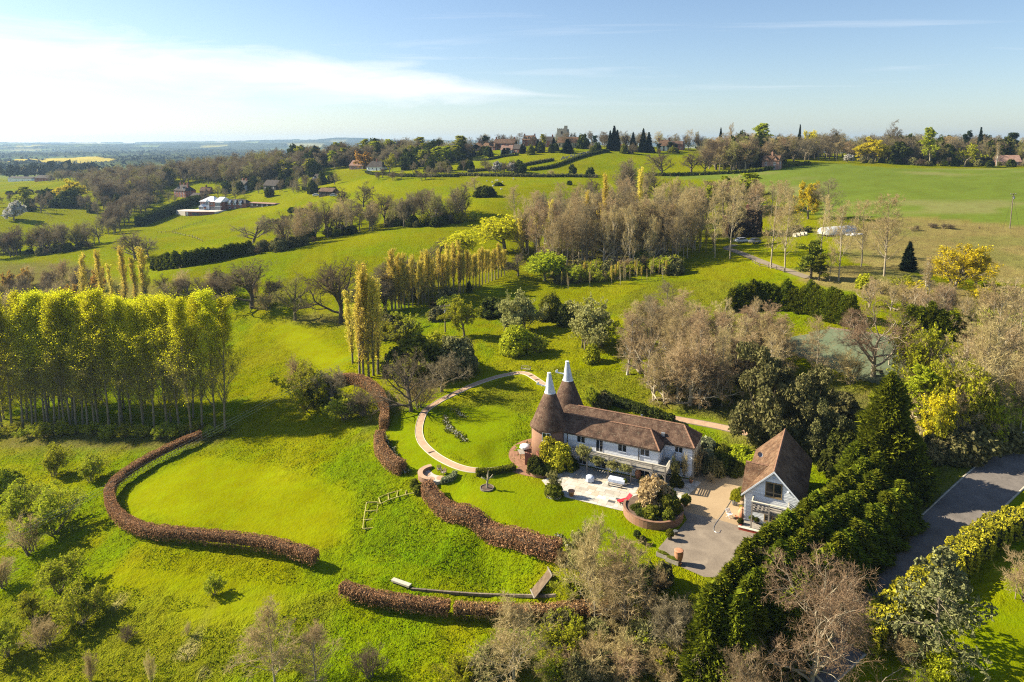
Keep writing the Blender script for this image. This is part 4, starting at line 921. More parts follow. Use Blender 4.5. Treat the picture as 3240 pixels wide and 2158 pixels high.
# ------------------------------------------------------------------ the oast house
def oast():
    R = empty('oast_house', (HX, HY, 0), HR)
    tag(R, 'oast house with two cone-roofed brick kilns, white boarded range and timber balcony', 'house')
    wall = MB(); wall.box(-14.2, -0.30, 0.32, 4.5, -0.2, 4.5); wall.build('wall', WHITE, R)
    rear = MB(); rear.box(-15.2, 3.78, 3.14, 7.8, -0.2, 4.5); rear.build('wall', WHITE, R)
    endw = MB(); endw.box(3.785, 3.95, 3.1, 7.85, -0.2, 4.5); tag(endw.build('end_wall', STONEW, R), 'rough stone end wall grown over with bare creeper stems')
    # upper front
    op = [(-12.15,-10.85,3.30,4.42),(-9.25,-8.15,2.50,4.45),(-6.0,-4.7,3.25,4.35),(-2.8,-1.45,3.30,4.30)]
    boards(R, -13.9, -0.28, 0.30, 2.5, 4.48, op)
    lo = [(-11.8,-10.6,0.1,2.1),(-9.2,-7.6,0.1,2.1),(-6.2,-4.2,0.9,2.0),(-2.9,-1.3,0.1,2.1)]
    boards(R, -13.4, -0.28, 0.30, 0.05, 2.3, lo)
    boards(R, 0.34, 3.06, -0.28, 0.05, 4.48, (), side=1)
    boards(R, 0.0, 3.76, 3.12, 0.05, 4.48, [(1.3,2.5,3.45,4.35),(1.6,2.75,1.2,2.3)])
    for a in op: window(R, *a, 0.31, lights=2, name='french_window' if a[2] < 3 else 'window')
    for a in lo: window(R, *a, 0.31, lights=2, name='glazed_door' if a[2] < 0.5 else 'window')
    window(R, 1.3, 2.5, 3.45, 4.35, 3.13); window(R, 1.6, 2.75, 1.2, 2.3, 3.13)
    sw = window(R, -0.5, 0.5, 0, 0.95, 0.0, lights=1); sw.rotation_euler[2] = math.pi / 2; sw.location = (-0.29, 1.6, 3.3)
    # roofs
    rf = roof_solid('roof', R, TILE, (-15.0, 0.02, 0.0, 4.62, 4.6), (-15.0, -1.93, 2.3, 6.5))
    rb = roof_solid('roof', R, TILE, (-16.0, 4.12, 2.86, 8.10, 4.62), (-16.0, 2.03, 5.48, 6.66))
    ridge_line(rf, (-14.0, 2.3, 6.53), (-1.93, 2.3, 6.53)); ridge_line(rf, (-1.9, 2.28, 6.5), (0.0, 0.0, 4.62)); ridge_line(rf, (-1.9, 2.32, 6.5), (-0.9, 3.55, 5.5))
    ridge_line(rb, (-14.0, 5.48, 6.69), (2.0, 5.48, 6.69)); ridge_line(rb, (2.05, 5.46, 6.66), (4.1, 2.9, 4.64)); ridge_line(rb, (2.05, 5.5, 6.66), (4.1, 8.05, 4.64))
    MB().box(-0.75, -0.25, 3.5, 3.9, 4.95, 5.65).build('flashing', LEAD, rb)
    fl = MB().lathe([(0.11, 0), (0.11, 1.1), (0.17, 1.12), (0.17, 1.25), (0.02, 1.3)], -4.6, 7.2, 10).build('flue', STEEL, rb); fl.location = (0, 0, 5.0)
    gut = MB(); gut.box(-14, 0.06, -0.1, 0.0, 4.40, 4.48); gut.box(0.03, 0.12, -0.1, 3.0, 4.40, 4.48); gut.box(-0.0, 4.16, 2.76, 2.85, 4.40, 4.48); gut.build('gutter', WOODD, R)
    for x in (-13.6, -2.95): MB().bar((x, 0.20, 2.4), (x, 0.20, 4.4), 0.09).build('downpipe', WOODD, R)
    # two kilns
    for cx, cy, first in ((-16.8, 1.1, True), (-16.45, 7.25, False)):
        k = MB().lathe([(2.66, -0.3), (2.66, 4.95)], cx, cy, 40).build('kiln_wall', BRICK, R, True)
        cone = MB().lathe([(2.92, 4.72), (2.90, 4.84), (2.55, 5.45), (0.80, 9.75)], cx, cy, 48).build('kiln_roof', TILE, R, True)
        MB().lathe([(2.86, 4.62), (2.95, 4.70)], cx, cy, 40).build('eaves_course', RIDGE, cone)
        cw = empty('cowl', (cx, cy, 9.7), 0.5 if first else 0.2, R); cw.rotation_euler = (0.03, -0.05, 0.5)
        tag(cw, 'white painted boarded cowl')
        for j in range(16):
            a0, a1 = 2 * math.pi * j / 16, 2 * math.pi * (j + 0.93) / 16
            p = lambda a, r, z: (r * math.cos(a), r * math.sin(a), z)
            MB().add([p(a0, .80, -.05), p(a1, .80, -.05), p(a1, .25, 3.0), p(a0, .25, 3.0), p(a0, .72, -.05), p(a1, .72, -.05), p(a1, .19, 3.0), p(a0, .19, 3.0)],
                     [(0,1,2,3),(5,4,7,6),(4,5,1,0),(3,2,6,7),(4,0,3,7),(1,5,6,2)]).build('board', COWL, cw)
        MB().lathe([(0.84, -0.08), (0.84, 0.06), (0.76, 0.10)], 0, 0, 24).build('collar', COWL, cw)
        MB().lathe([(0.72, 0.0), (0.18, 2.98)], 0, 0, 16).build('lining', WOODD, cw)
        MB().lathe([(0.30, 2.96), (0.30, 3.05), (0.05, 3.12)], 0, 0, 12).build('cap', COWL, cw)
        v = MB().bar((-0.5, 0, 1.0), (-1.9, 0.25, 1.35), 0.10, 0.16); v.slab([(-1.9, .2, 1.3), (-1.5, .2, 1.25), (-1.5, .2, 1.75), (-1.8, .2, 1.6)], (0, .05, 0)); v.build('vane_arm', WHITE, cw)
    kw = window(R, -0.62, 0.62, 0, 1.25, 0, lights=2); kw.location = (-16.3 + 0.15, -1.58, 3.35); kw.rotation_euler[2] = 0.12
    kd = window(R, -0.7, 0.7, 0, 2.0, 0, lights=2, name='glazed_door'); kd.location = (-16.1, -1.56, 0.1); kd.rotation_euler[2] = 0.14
    # balcony on posts
    B = empty('balcony', (0, 0, 0), 0, R)
    x0, x1, yb, dz = -10.2, 1.35, -1.75, 2.42
    for j in range(11):
        y = yb + j * 0.183; xe = x1
        MB().box(x0, xe, y + 0.008, y + 0.175, dz - 0.04, dz).build('deck_board', WOOD, B)
    for j in range(16): MB().box(0.1, x1, 0.28 + j * 0.178, 0.28 + j * 0.178 + 0.168, dz - 0.04, dz).build('deck_board', WOOD, B)
    MB().box(x0, x1 + .05, yb - 0.06, yb + 0.03, dz - 0.24, dz - 0.045).build('beam', WOOD, B)
    MB().box(x1 - .05, x1 + .05, yb + .035, 3.0, dz - 0.24, dz - 0.045).build('beam', WOOD, B)
    px = (-9.75, -6.6, -3.4, -0.45, 1.28)
    for x in px: MB().box(x - .08, x + .08, yb - 0.17, yb - 0.065, 0.03, 3.42).build('post', WOOD, B)
    MB().box(x1 - .07, x1 + .09, 2.85, 3.0, 0.03, 3.42).build('post', WOOD, B)
    for z in (2.60, 2.80, 3.00, 3.20): MB().box(x0, x1, yb - .06, yb - .02, z, z + 0.11).build('rail', WOODP, B)
    MB().box(x0, x1 + .08, yb - .20, yb + .02, 3.424, 3.48).build('handrail', WOODP, B)
    for z in (2.60, 2.80, 3.00, 3.20): MB().box(x1 + .02, x1 + .06, yb + .03, 2.84, z, z + 0.11).build('rail', WOODP, B)
    MB().box(x1 - .06, x1 + .12, yb + .03, 3.0, 3.424, 3.48).build('handrail', WOODP, B)
    for x in px[2:]:
        MB().bar((x, yb - .11, 1.75), (x - 0.45, yb - .02, 2.2), 0.09).build('brace', WOOD, B)
    for k in range(8):
        x = -10.0 - k * 0.38; MB().bar((x, -2.3, 2.45), (x, 0.2, 2.5), 0.07, 0.12).build('pergola_rafter', WOOD, B)
    MB().bar((-13.0, -2.0, 2.38), (-9.9, -2.0, 2.38), 0.1, 0.14).build('beam', WOOD, B)
    # lower brick arch and buttress beside the kiln
    m = MB(); pts = [(0, 0), (1.5, 0)] + [(1.5 * math.cos(a), 1.9 * math.sin(a)) for a in [math.pi / 2 * k / 8 for k in range(1, 9)]]
    m.slab([(p[0], 0, p[1]) for p in pts], (0, 0.34, 0)); o = m.build('buttress', BRICKR, R); o.location = (-18.6, -3.6, 0); o.rotation_euler[2] = 0.4
    m = MB(); m.slab([(p[0] * .8, 0, p[1] * .85) for p in pts], (0, 0.3, 0)); o = m.build('buttress', BRICKR, R); o.location = (-17.6, -2.0, 0); o.rotation_euler[2] = -0.5
    return R
oast()
# ------------------------------------------------------------------ the coach house
def coach():
    R = empty('coach_house', (28.3, 78.2, 0), HR)
    tag(R, 'white boarded gabled annexe with steep tiled roof and balcony beside the drive', 'house')
    Wd, L, ez, rz = 6.7, 13.2, 3.85, 7.3; c = Wd / 2
    m = MB(); m.box(0.12, Wd - 0.12, 0.1, L, -0.3, ez); m.slab([(0.12, 0.1, ez), (Wd - .12, 0.1, ez), (c, 0.1, rz - .2)], (0, L - .1, 0)); m.build('wall', WHITE, R)
    op = [(2.42, 4.34, 3.98, 5.83), (2.44, 4.34, 0.75, 2.42)]
    boards(R, 0.1, Wd - 0.1, 0.085, 0.38, rz - 0.35, op, limit=lambda z: (0.1, Wd - 0.1) if z < ez else (0.1 + (z - ez) / (rz - ez) * c * 1.0 + 0.06, Wd - 0.16 - (z - ez) / (rz - ez) * c))
    window(R, *op[0], 0.09, fm=WOODB, lights=2, bars=0, fw=0.12); window(R, *op[1], 0.09, fm=WOODB, lights=2, name='glazed_door', fw=0.12)
    # main roof: two slopes of slab, plus a cross gable on the west side
    ov = 0.28; th = 0.16; sl = (rz - ez) / c
    roof = MB(); roof.slab([(-ov, -ov, ez - ov * sl), (c, -ov, rz), (c, L + .2, rz), (-ov, L + .2, ez - ov * sl)], (0, 0, th))
    roof.slab([(Wd + ov, -ov, ez - ov * sl), (Wd + ov, L + .2, ez - ov * sl), (c, L + .2, rz), (c, -ov, rz)], (0, 0, th)); ro = roof.build('roof', TILER, R)
    ridge_line(ro, (c, -ov, rz + th + .02), (c, L + .2, rz + th + .02))
    for s in (-1, 1):
        x = c + s * (c + ov); bb = MB().slab([(x, -ov - .05, ez - ov * sl - .1), (c, -ov - .05, rz - .1), (c, -ov - .05, rz + .14), (x, -ov - .05, ez - ov * sl + .14)], (0, .045, 0)); bb.build('bargeboard', WHITE, R)
    g = MB(); gz, g0, g1 = 6.25, 0.0, 6.4; gm = (g0 + g1) / 2; gl = (gz - ez) / (gm - g0)
    xj = (gz - ez) / sl
    g.slab([(-.3, g0 - .25, ez - .25 * gl), (-.3, gm, gz), (xj, gm, gz), (0.1, g0 + .1, ez + .1)], (0, 0, .2)); g.slab([(-.3, gm, gz), (-.3, g1 + .2, ez - .2 * gl), (0.1, g1, ez + .1), (xj, gm, gz)], (0, 0, .2))
    cg = g.build('cross_roof', TILER, R); ridge_line(cg, (-.3, gm, gz + .22), (xj, gm, gz + .22))
    MB().slab([(0.02, g0 + .15, ez - .3), (0.02, gm, gz - .05), (0.02, g1 - .15, ez - .3)], (.1, 0, 0)).build('gable', WHITE, R)
    for x, z in ((1.75, 5.35), (5.0, 5.0), (3.35, 6.35)): MB().lathe([(0.10, 0), (0.14, 0.04), (0.13, 0.12), (0.02, 0.16)], x, 0.0, 10).build('lamp', WHITE, R, loc=(0, -0.05, z))
    # front balcony
    B = empty('balcony', (0, 0, 0), 0, R); dz = 2.62; yb = -1.35
    for j in range(8): MB().box(1.15, 5.15, yb + j * .165, yb + j * .165 + .155, dz - .04, dz).build('deck_board', WOOD, B)
    MB().box(1.1, 5.2, yb - .07, yb - .005, dz - .24, dz - .045).build('beam', WOOD, B)
    for x in (1.2, 3.12, 5.1): MB().box(x - .08, x + .08, yb - .2, yb - .075, 0.3, 3.7).build('post', WOOD, B)
    for z in (2.82, 3.12, 3.40): MB().box(1.28, 5.02, yb - .15, yb - .11, z, z + .13).build('rail', WOOD, B)
    MB().box(1.1, 5.2, yb - .24, yb + .0, 3.704, 3.76).build('handrail', WOODP, B)
    for x in (1.16, 5.14):
        for z in (2.82, 3.12, 3.40): MB().box(x - .02, x + .02, yb - .07, 0.04, z, z + .13).build('rail', WOOD, B)
        MB().box(x - .06, x + .06, yb + .003, 0.04, 3.704, 3.76).build('handrail', WOODP, B)
    MB().box(-0.15, 6.0, -2.05, -1.75, -.4, 0.34).build('plinth', REDPAINT, R)
    MB().box(-0.15, 0.1, -1.748, 0.08, -.4, 0.34).build('plinth', REDPAINT, R)
    MB().box(0.1, 5.98, -1.748, 0.05, -.4, 0.26).build('porch_floor', WOOD, R)
    MB().box(-0.2, 6.05, -2.1, -1.7, 0.343, 0.40).build('coping', WOODP, R)
    MB().bar((0.0, -.05, 0.35), (0.0, -.05, 3.6), 0.1).build('downpipe', WOODD, R)
    d = MB().lathe([(0.02, 0), (0.22, 0.05), (0.34, 0.16)], 0, 0, 14, False).build('dish', LEAD, R); d.location = (0.9, 7.0, 5.9); d.rotation_euler = (0.9, 0.3, 0.3)
coach()
# ------------------------------------------------------------------ hedges
def hedge(name, P, w, h, leaf, label, per=300, lsz=0.15, see=0.0, stems=False, core=None, cat='hedge', group=None, rag=0.045, bark=BARKD, bulge=0.0):
    """clipped hedge along the ground line P: leaves on top and sides, a twiggy core, and stems where it is thin below (see)"""
    r = np.random.RandomState(len(P) * 7 + int(w * 100)); P = np.asarray(P, float)
    o = empty(name, (*P[0], H(*P[0]))); tag(o, label, cat, group); o0 = np.array([*P[0], H(*P[0])])
    d = np.concatenate([[0], np.cumsum(np.linalg.norm(np.diff(P, axis=0), axis=1))]); L = d[-1]; n = int(L * per)
    def frame(t):
        x = np.interp(t, d, P[:, 0]); y = np.interp(t, d, P[:, 1]); e = 0.3
        dx = np.interp(t + e, d, P[:, 0]) - np.interp(t - e, d, P[:, 0]); dy = np.interp(t + e, d, P[:, 1]) - np.interp(t - e, d, P[:, 1])
        m = np.hypot(dx, dy) + 1e-9; return x, y, -dy / m, dx / m
    t = r.rand(n) * L; x, y, nx, ny = frame(t); 
    sect = r.rand(n); top = sect < w / (w + 1.6 * h)
    side = np.where(r.rand(n) < 0.5, -1.0, 1.0)
    v = np.where(top, 1.0, r.rand(n) ** (1.0 if see == 0 else 0.55)); u = np.where(top, r.rand(n) * 2 - 1, side)
    wob = 1 + rag * np.sin(t * 1.7) + rag * 0.7 * np.sin(t * 4.1 + 2) + bulge * np.sin(v * 3.14)
    keep = (v > see * (0.5 + 0.6 * r.rand(n))) | top
    a = u * w / 2 * wob * (1 - 0.10 * (v > 0.93)) + r.randn(n) * 0.05; zz = v * h * (1 + rag * 0.5 * np.sin(t * 2.3 + 1)) + r.randn(n) * 0.04
    X, Yy = x + nx * a, y + ny * a; ends = (t < 0.15) | (t > L - 0.15)
    p = np.stack([X, Yy, Hn(x, y) + np.maximum(zz, 0.03)], 1)[keep] - o0
    T_ = Tree(5); T_.r = r
    out = np.stack([np.where(top, 0, nx * side), np.where(top, 0, ny * side), np.where(top, 1.0, 0.25)], 1)[keep]
    T_.leaves(p, lsz, 0, out * 0.7)
    # end faces
    for te in (0.0, L):
        m = int(per * w * 0.8); u2 = r.rand(m) * 2 - 1; v2 = r.rand(m) ** (1.0 if see == 0 else 0.6); k = v2 > see * 0.9; x2, y2, nx2, ny2 = frame(np.full(m, te))
        T_.leaves((np.stack([x2 + nx2 * u2 * w / 2, y2 + ny2 * u2 * w / 2, Hn(x2, y2) + v2 * h], 1) - o0)[k] + r.randn(k.sum(), 3) * 0.05, lsz, 0)
    link(bpy.data.objects.new('foliage', np_mesh('foliage', np.concatenate(T_.cv), [np.concatenate(T_.cf)], leaf, None, np.concatenate(T_.cr))), o)
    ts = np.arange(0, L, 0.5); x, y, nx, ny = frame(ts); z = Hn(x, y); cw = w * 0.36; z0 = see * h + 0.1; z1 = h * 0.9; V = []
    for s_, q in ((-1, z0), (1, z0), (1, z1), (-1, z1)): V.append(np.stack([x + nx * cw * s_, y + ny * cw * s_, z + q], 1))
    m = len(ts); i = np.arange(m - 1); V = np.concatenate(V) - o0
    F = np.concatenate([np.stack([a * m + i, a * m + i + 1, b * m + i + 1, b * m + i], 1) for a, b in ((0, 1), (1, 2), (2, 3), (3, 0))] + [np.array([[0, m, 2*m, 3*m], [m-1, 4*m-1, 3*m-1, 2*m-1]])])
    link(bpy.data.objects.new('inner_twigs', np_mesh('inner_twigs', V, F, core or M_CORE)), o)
    if stems:
        T2 = Tree(6); ts = np.arange(0.1, L - 0.1, 0.42); x, y, nx, ny = frame(ts); q = r.randn(len(ts)) * w * 0.18
        st = np.stack([x + nx * q, y + ny * q, Hn(x, y)], 1) - o0
        B = T2.grow(st, nrm(np.tile([0, 0, 1.0], (len(ts), 1)) + r.randn(len(ts), 3) * 0.12), h * 0.8, 0.028, 3, 0.08, 0.05, 0.5); T2.tubes(B, 4)
        k = T2.grow(*T2.kids(B, 5, 0.15, 0.9, 0.7, 0.5, 0.5), 2, 0.15, 0.1, 0.5); T2.tubes(k, 3)
        link(bpy.data.objects.new('stems', np_mesh('stems', np.concatenate(T2.tv), [np.concatenate(T2.tf)], bark)), o)['kind'] = 'stuff'
    return o
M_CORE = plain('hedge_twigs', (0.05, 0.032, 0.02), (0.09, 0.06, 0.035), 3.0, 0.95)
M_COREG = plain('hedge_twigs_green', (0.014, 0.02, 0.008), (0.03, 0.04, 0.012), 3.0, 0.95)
def pixline(pts, step=0.6, org=None, sc=1.0): return pline(pts, step, 8, org, sc)
z19 = ((0, 850), 1.96)
hedge('beech_hedge', pixline([(1250,1080),(1150,1120),(1000,1190),(860,1270),(760,1340),(690,1420),(690,1500),(730,1580),(830,1650),(960,1690),(1200,1715),(1500,1745),(1750,1790),(1960,1860)], 0.6, *z19), 1.3, 2.2, L_BEE,
      'long brown beech hedge curving in a hook round the oval lawn', see=0.42, stems=True, per=430, lsz=.105)
hedge('beech_hedge', pixline([(1062,1218),(1110,1215),(1150,1225),(1190,1252),(1212,1290),(1218,1330),(1214,1362)], 0.6), 1.4, 2.1, L_BEE, 'brown beech hedge arching beside the bare orchard trees above the gap', per=430, lsz=.105)
hedge('beech_hedge', pixline([(1205,1398),(1200,1428),(1218,1460),(1245,1488),(1272,1500)], 0.6), 1.5, 2.0, L_BEE, 'short curved brown beech hedge with daffodils along its inner side', per=430, lsz=.105)
hedge('beech_hedge', pixline([(1352,1568),(1375,1600),(1430,1645),(1530,1690),(1620,1725),(1700,1752),(1768,1770)], 0.6), 1.7, 2.1, L_BEE, 'straight thick brown beech hedge along the bank below the house lawn', per=480, lsz=.105)
hedge('beech_hedge', pixline([(1085,1890),(1150,1912),(1230,1930),(1330,1945),(1420,1955)], 0.6), 1.3, 1.9, L_BEE, 'brown beech hedge with bare lower stems below the log bench', see=0.35, stems=True, per=430, lsz=.105)
hedge('beech_hedge', pixline([(1440,1957),(1530,1962),(1640,1965),(1760,1962),(1900,1955),(1990,1950)], 0.6), 1.2, 1.8, L_BEE, 'brown beech hedge half hidden behind the bare foreground trees', see=0.4, stems=True, per=400, lsz=.105)
z5 = ((0, 400), 2.6156)
def row_hedge(name, pts, w, h, leaf, label, per=60, lsz=0.5, org=None, sc=1.0, core=None, ragged=False, **k):
    return hedge(name, pline(pts, 2.0, 8, org, sc), w, h, leaf, label, per, lsz, rag=0.32 if ragged else 0.14, core=core or M_COREG, **k)
row_hedge('laurel_hedge', [(2725,2060),(2800,1990),(2900,1905),(3000,1825),(3080,1755),(3160,1705),(3260,1675),(3400,1650)], 2.6, 2.6, L_LAU, 'clipped yellow-green hedge along the far side of the road', 330, 0.18)
row_hedge('tall_hedge', [(1150,830),(1250,790),(1400,730),(1520,680),(1640,640)], 4.5, 6.0, L_DRK, 'tall dark hedge climbing towards the brick mansion', 60, 0.8, *z5)
row_hedge('low_hedge', [(1905,1262),(1960,1285),(2040,1312),(2130,1345)], 1.2, 1.5, L_DRK, 'clipped dark green hedge behind the oast house ridge', 260, 0.16)
for pts, lab in (([(1480,545),(1560,538),(1640,528),(1710,515),(1750,508)], 'hedge bounding the lower side of the churchyard'), ([(1680,540),(1750,530),(1820,505),(1880,488),(1925,480)], 'dark straight hedge between graveyard and church field'),
                 ([(1450,556),(1560,558),(1700,560),(1800,560),(1890,562)], 'low brown field hedge below the church field'), ([(1476,505),(1540,508),(1590,498),(1640,492)], 'curving clipped hedge round the rectory garden'),
                 ([(2040,556),(2150,556),(2260,552),(2380,545),(2480,530),(2560,520)], 'dark hedge along the top of the green crop field'), ([(1160,548),(1240,556),(1330,560),(1450,560)], 'low field hedge under the woodland edge'),
                 ([(960,600),(1000,605),(1060,600)], 'clipped hedge below the tile-hung house'), ([(2430,745),(2490,748),(2560,735)], 'garden hedge beside the ivy-clad brick house')):
    row_hedge('field_hedge', pts, 2.2, 1.7, random.Random(len(lab)).choice((L_DRK, L_OLV, L_MID)), lab, 30, 0.42, ragged=True)
hedge('rosemary_hedge', pixline([(1508,1502),(1550,1500),(1590,1494),(1628,1486)], 0.5), 0.9, 0.75, L_MID, 'low clipped green hedge between path and bare pruned tree', 420, 0.1, rag=0.14, core=M_COREG)
hedge('lavender_hedge', pixline([(1398,1527),(1415,1524),(1432,1515),(1440,1503)], 0.4), 0.7, 0.6, L_GREY, 'low grey-green lavender hedge round the sunken seat', 420, 0.1, rag=0.14, core=M_COREG)
# ------------------------------------------------------------------ far and near buildings
def house(name, px, by, L, W, eave, ridge, rz, wm, rm, label, hip=0.0, chim=(), wins=3, storeys=2, frame=WHITE, loc=None, ch=1.4, dormers=0, gables=0, cat='house', door=True, gm=None):
    p = at(px, by) if loc is None else Vector(loc); rz = rz - (0.4 if name != 'ivy_house' else 0); o = empty(name, p, rz); tag(o, label, cat)
    w = MB(); w.box(-L/2, L/2, 0, W, -2.0, eave)
    if hip == 0:
        w.slab([(-L/2, 0, eave), (-L/2, W, eave), (-L/2, W/2, ridge - .15)], (L, 0, 0))
    w.build('wall', wm, o)
    roof = roof_solid('roof', o, rm, (-L/2 - .3, L/2 + .3, -.35, W + .35, eave), (-L/2 - .3 + hip, L/2 + .3 - hip, W/2, ridge), 0.2)
    for cx, cy in chim:
        zc = eave + (ridge - eave) * (1 - abs(cy - W/2) / (W/2)); c = MB().box(cx - .5, cx + .5, cy - .4, cy + .4, zc - .8, max(zc, ridge) + ch).build('chimney', BRICKR if wm is not BRICKP else BRICKP, roof)
        MB().lathe([(.16, 0), (.13, .5)], cx, cy, 8).build('pot', TERRA, c).location.z = max(zc, ridge) + ch
    for k in range(wins):
        xc = -L/2 + L * (k + 0.5) / wins
        for s in range(storeys):
            z0 = 0.9 + s * (eave - 0.6) / max(storeys, 1); dr = door and s == 0 and k == wins // 2
            window(o, xc - .55, xc + .55, 0.05 if dr else z0, z0 + 1.25, -.005, frame, gm, 2, 0, 'door' if dr else 'window', 0.08)
    for s in range(storeys):     # gable end windows
        z0 = 0.9 + s * (eave - 0.6) / max(storeys, 1)
        for sg in (-1, 1):
            v = window(o, -.55, .55, z0, z0 + 1.25, 0, frame, gm, 2, 0, 'window', 0.08); v.rotation_euler[2] = sg * math.pi / 2; v.location = (sg * (L/2 + .006), W / 2, 0)
    for k in range(dormers):
        xc = -L/2 + L * (k + 0.5) / dormers; d = MB(); zb = eave + (ridge - eave) * .28; yb = W/2 * .28
        d.box(xc - .75, xc + .75, yb - .3, W/2 - .3, zb - .3, zb + 1.1); dm = d.build('dormer', frame, roof)
        MB().add([(xc-.95,yb-.5,zb+1.1),(xc+.95,yb-.5,zb+1.1),(xc,yb-.5,zb+1.9),(xc-.95,W/2,zb+1.1),(xc+.95,W/2,zb+1.1),(xc,W/2,zb+1.9)], [(0,1,2),(0,2,5,3),(2,1,4,5),(0,3,4,1)]).build('dormer_roof', rm, roof)
        MB().box(xc - .5, xc + .5, yb - .34, yb - .302, zb, zb + .95).build('dormer_pane', gm or GLASS, roof)
    for k in range(gables):      # steep front gables
        xc = -L/2 + L * (k + 0.5) / gables; g = L / gables * .36; gz = ridge - .5
        MB().slab([(xc - g, -.05, 0), (xc + g, -.05, 0), (xc + g, -.05, eave), (xc, -.05, gz), (xc - g, -.05, eave)], (0, 1.2, 0)).build('gable', wm, o)
        gr = MB(); gr.slab([(xc - g - .3, -.3, eave - .3), (xc, -.3, gz), (xc, W/2, gz), (xc - g - .3, W/2, eave - .3)], (0, 0, .2)); gr.slab([(xc, -.3, gz), (xc + g + .3, -.3, eave - .3), (xc + g + .3, W/2, eave - .3), (xc, W/2, gz)], (0, 0, .2)); gr.build('gable_roof', rm, roof)
        window(o, xc - .6, xc + .6, eave * .5 + .3, eave * .5 + 1.6, -.06, frame, gm, 2, 0); window(o, xc - .6, xc + .6, .7, 2.1, -.06, frame, gm, 2, 0)
    return o
def mansion():
    p = at(700, 668); o = empty('mansion', p, -0.30); tag(o, 'large brick mansion with pale roof and white glazing above a paved terrace', 'house')
    o.location = (p.x, p.y, p.z + 0.6)
    PALE = plain('pale_slate', (0.55, 0.56, 0.58), (0.70, 0.71, 0.72), 1.0, 0.35, spec=0.6)
    MB().box(-17, 0, 0, 10, -4, 5.6).build('wall', BRICKR, o); r1 = roof_solid('roof', o, PALE, (-17.5, -5.2, -.5, 10.5, 5.6), (-12.5, -9.5, 5, 8.8))
    roof_solid('roof', o, PALE, (-5.3, 0.5, -.5, 10.5, 5.6), (-4.6, -.2, 5, 8.6))
    MB().box(0.0, 16, 5, 12, -3, 4.6).build('wing_wall', BRICKR, o); roof_solid('wing_roof', o, TILED, (-.2, 16.4, 4.6, 12.4, 4.6), (.5, 13.5, 8.5, 7.0))
    for k in range(3):
        x = 3 + k * 4.4; MB().slab([(x - 1.2, 4.4, 3.4), (x + 1.2, 4.4, 3.4), (x, 4.4, 6.2)], (0, 2.4, 0)).build('dormer', WHITE, o); MB().slab([(x - 1.5, 4.2, 4.5), (x, 4.2, 6.5), (x, 8, 6.5), (x - 1.5, 8, 4.5)], (0, 0, .12)).build('dormer_roof', PALE, o); window(o, x - .5, x + .5, 3.3, 4.6, 4.38, WHITE)
        for z in (0.8,): window(o, x - .7, x + .7, z, z + 1.5, 4.99, WHITE)
    for x in (-16, -14.4, -12.9, -8.2, -6.8, -4.2): window(o, x - .5, x + .5, 3.4, 4.8, -.01, WHITE)
    MB().slab([(-11.8, -.6, 0), (-9.4, -.6, 0), (-9.4, -.6, 5.4), (-10.6, -.6, 7.2), (-11.8, -.6, 5.4)], (0, .6, 0)).build('glazed_gable', WHITE, o)
    for x in (-11.3, -10.6, -9.9): MB().box(x - .25, x + .25, -.66, -.602, 3.2, 5.6).build('pane', GLASSB, o)
    C = empty('conservatory', (-15.2, -3.4, 0), 0, o); MB().box(-.1, 3.9, 0, 3.4, 0, .5).build('base', WHITE, C); MB().slab([(-.3, -.2, 2.3), (4.1, -.2, 2.3), (1.9, -.2, 3.8)], (0, 3.6, 0)).build('roof', WHITE, C)
    for k in range(6): MB().box(-.1 + k * .78, .0 + k * .78, 0, .12, .5, 2.3).build('mullion', WHITE, C)
    MB().box(-.05, 3.85, .05, .1, .5, 2.3).build('pane', GLASSB, C)
    for k in range(4): window(o, -9.2 + k * 1.4, -8.0 + k * 1.4, .2, 2.3, -.01, WHITE)
    Bq = empty('bay', (-3.4, -1.6, 0), 0, o); MB().box(0, 4.2, 0, 1.55, 2.5, 2.8).build('band', WHITE, Bq); MB().box(0, 4.2, 0, 1.55, 5.0, 5.3).build('roof', WHITE, Bq)
    for k in range(6):
        MB().box(k * .82, k * .82 + .1, -.05, .05, 0, 5.0).build('mullion', WHITE, Bq)
        if k < 5: MB().box(k * .82 + .1, k * .82 + .82, 0, .03, .2, 2.5).build('pane', GLASSB, Bq); MB().box(k * .82 + .1, k * .82 + .82, 0, .03, 2.8, 5.0).build('pane', GLASSB, Bq)
    MB().slab([(-29, -9, -.02), (-16, -13, -.02), (3, -9, -.02), (3.5, 4.8, -.02), (-17, 2, -.02), (-28, -2, -.02)], (0, 0, -4)).build('terrace', SLAB[3], o)
    MB().slab([(-17.5, -13.4, -.1), (-8, -13.2, -.1), (2, -9.6, -.1), (3, -8, -.1), (-17, -11, -.1)], (0, 0, -3.4)).build('terrace_wall', BRICKR, o)
    for k in range(5): MB().box(-12 + k * 1.1, -11.1 + k * 1.1, -13.4, -13.3, -2.4, -.8).build('pane', GLASSB, o)
    MB().box(-16.6, -15.2, -13.5, -13.42, -2.8, -.6).build('door', WHITE, o)
mansion()
house('tile_house', 569, 624, 15, 9, 5.2, 9.6, -0.15, BRICKR, TILED, 'dark hip-roofed country house with white windows above the mansion', 4, ((-5, 4.5), (0, 4.5), (4, 4.5), (6.5, 3)), 4, 2, WHITE, dormers=2)
house('garage', 620, 632, 12, 6, 2.6, 5.0, -0.1, BRICKR, TILED, 'dark tiled outbuilding with red brick gable between the two big houses', 0, (), 3, 1, WHITE)
house('cottage', 648, 616, 8, 6, 3.0, 6.0, 0.3, BRICKR, TILER, 'small red tiled cottage with stout chimney beside the yellow bush', 0, ((0, 3),), 2, 1)
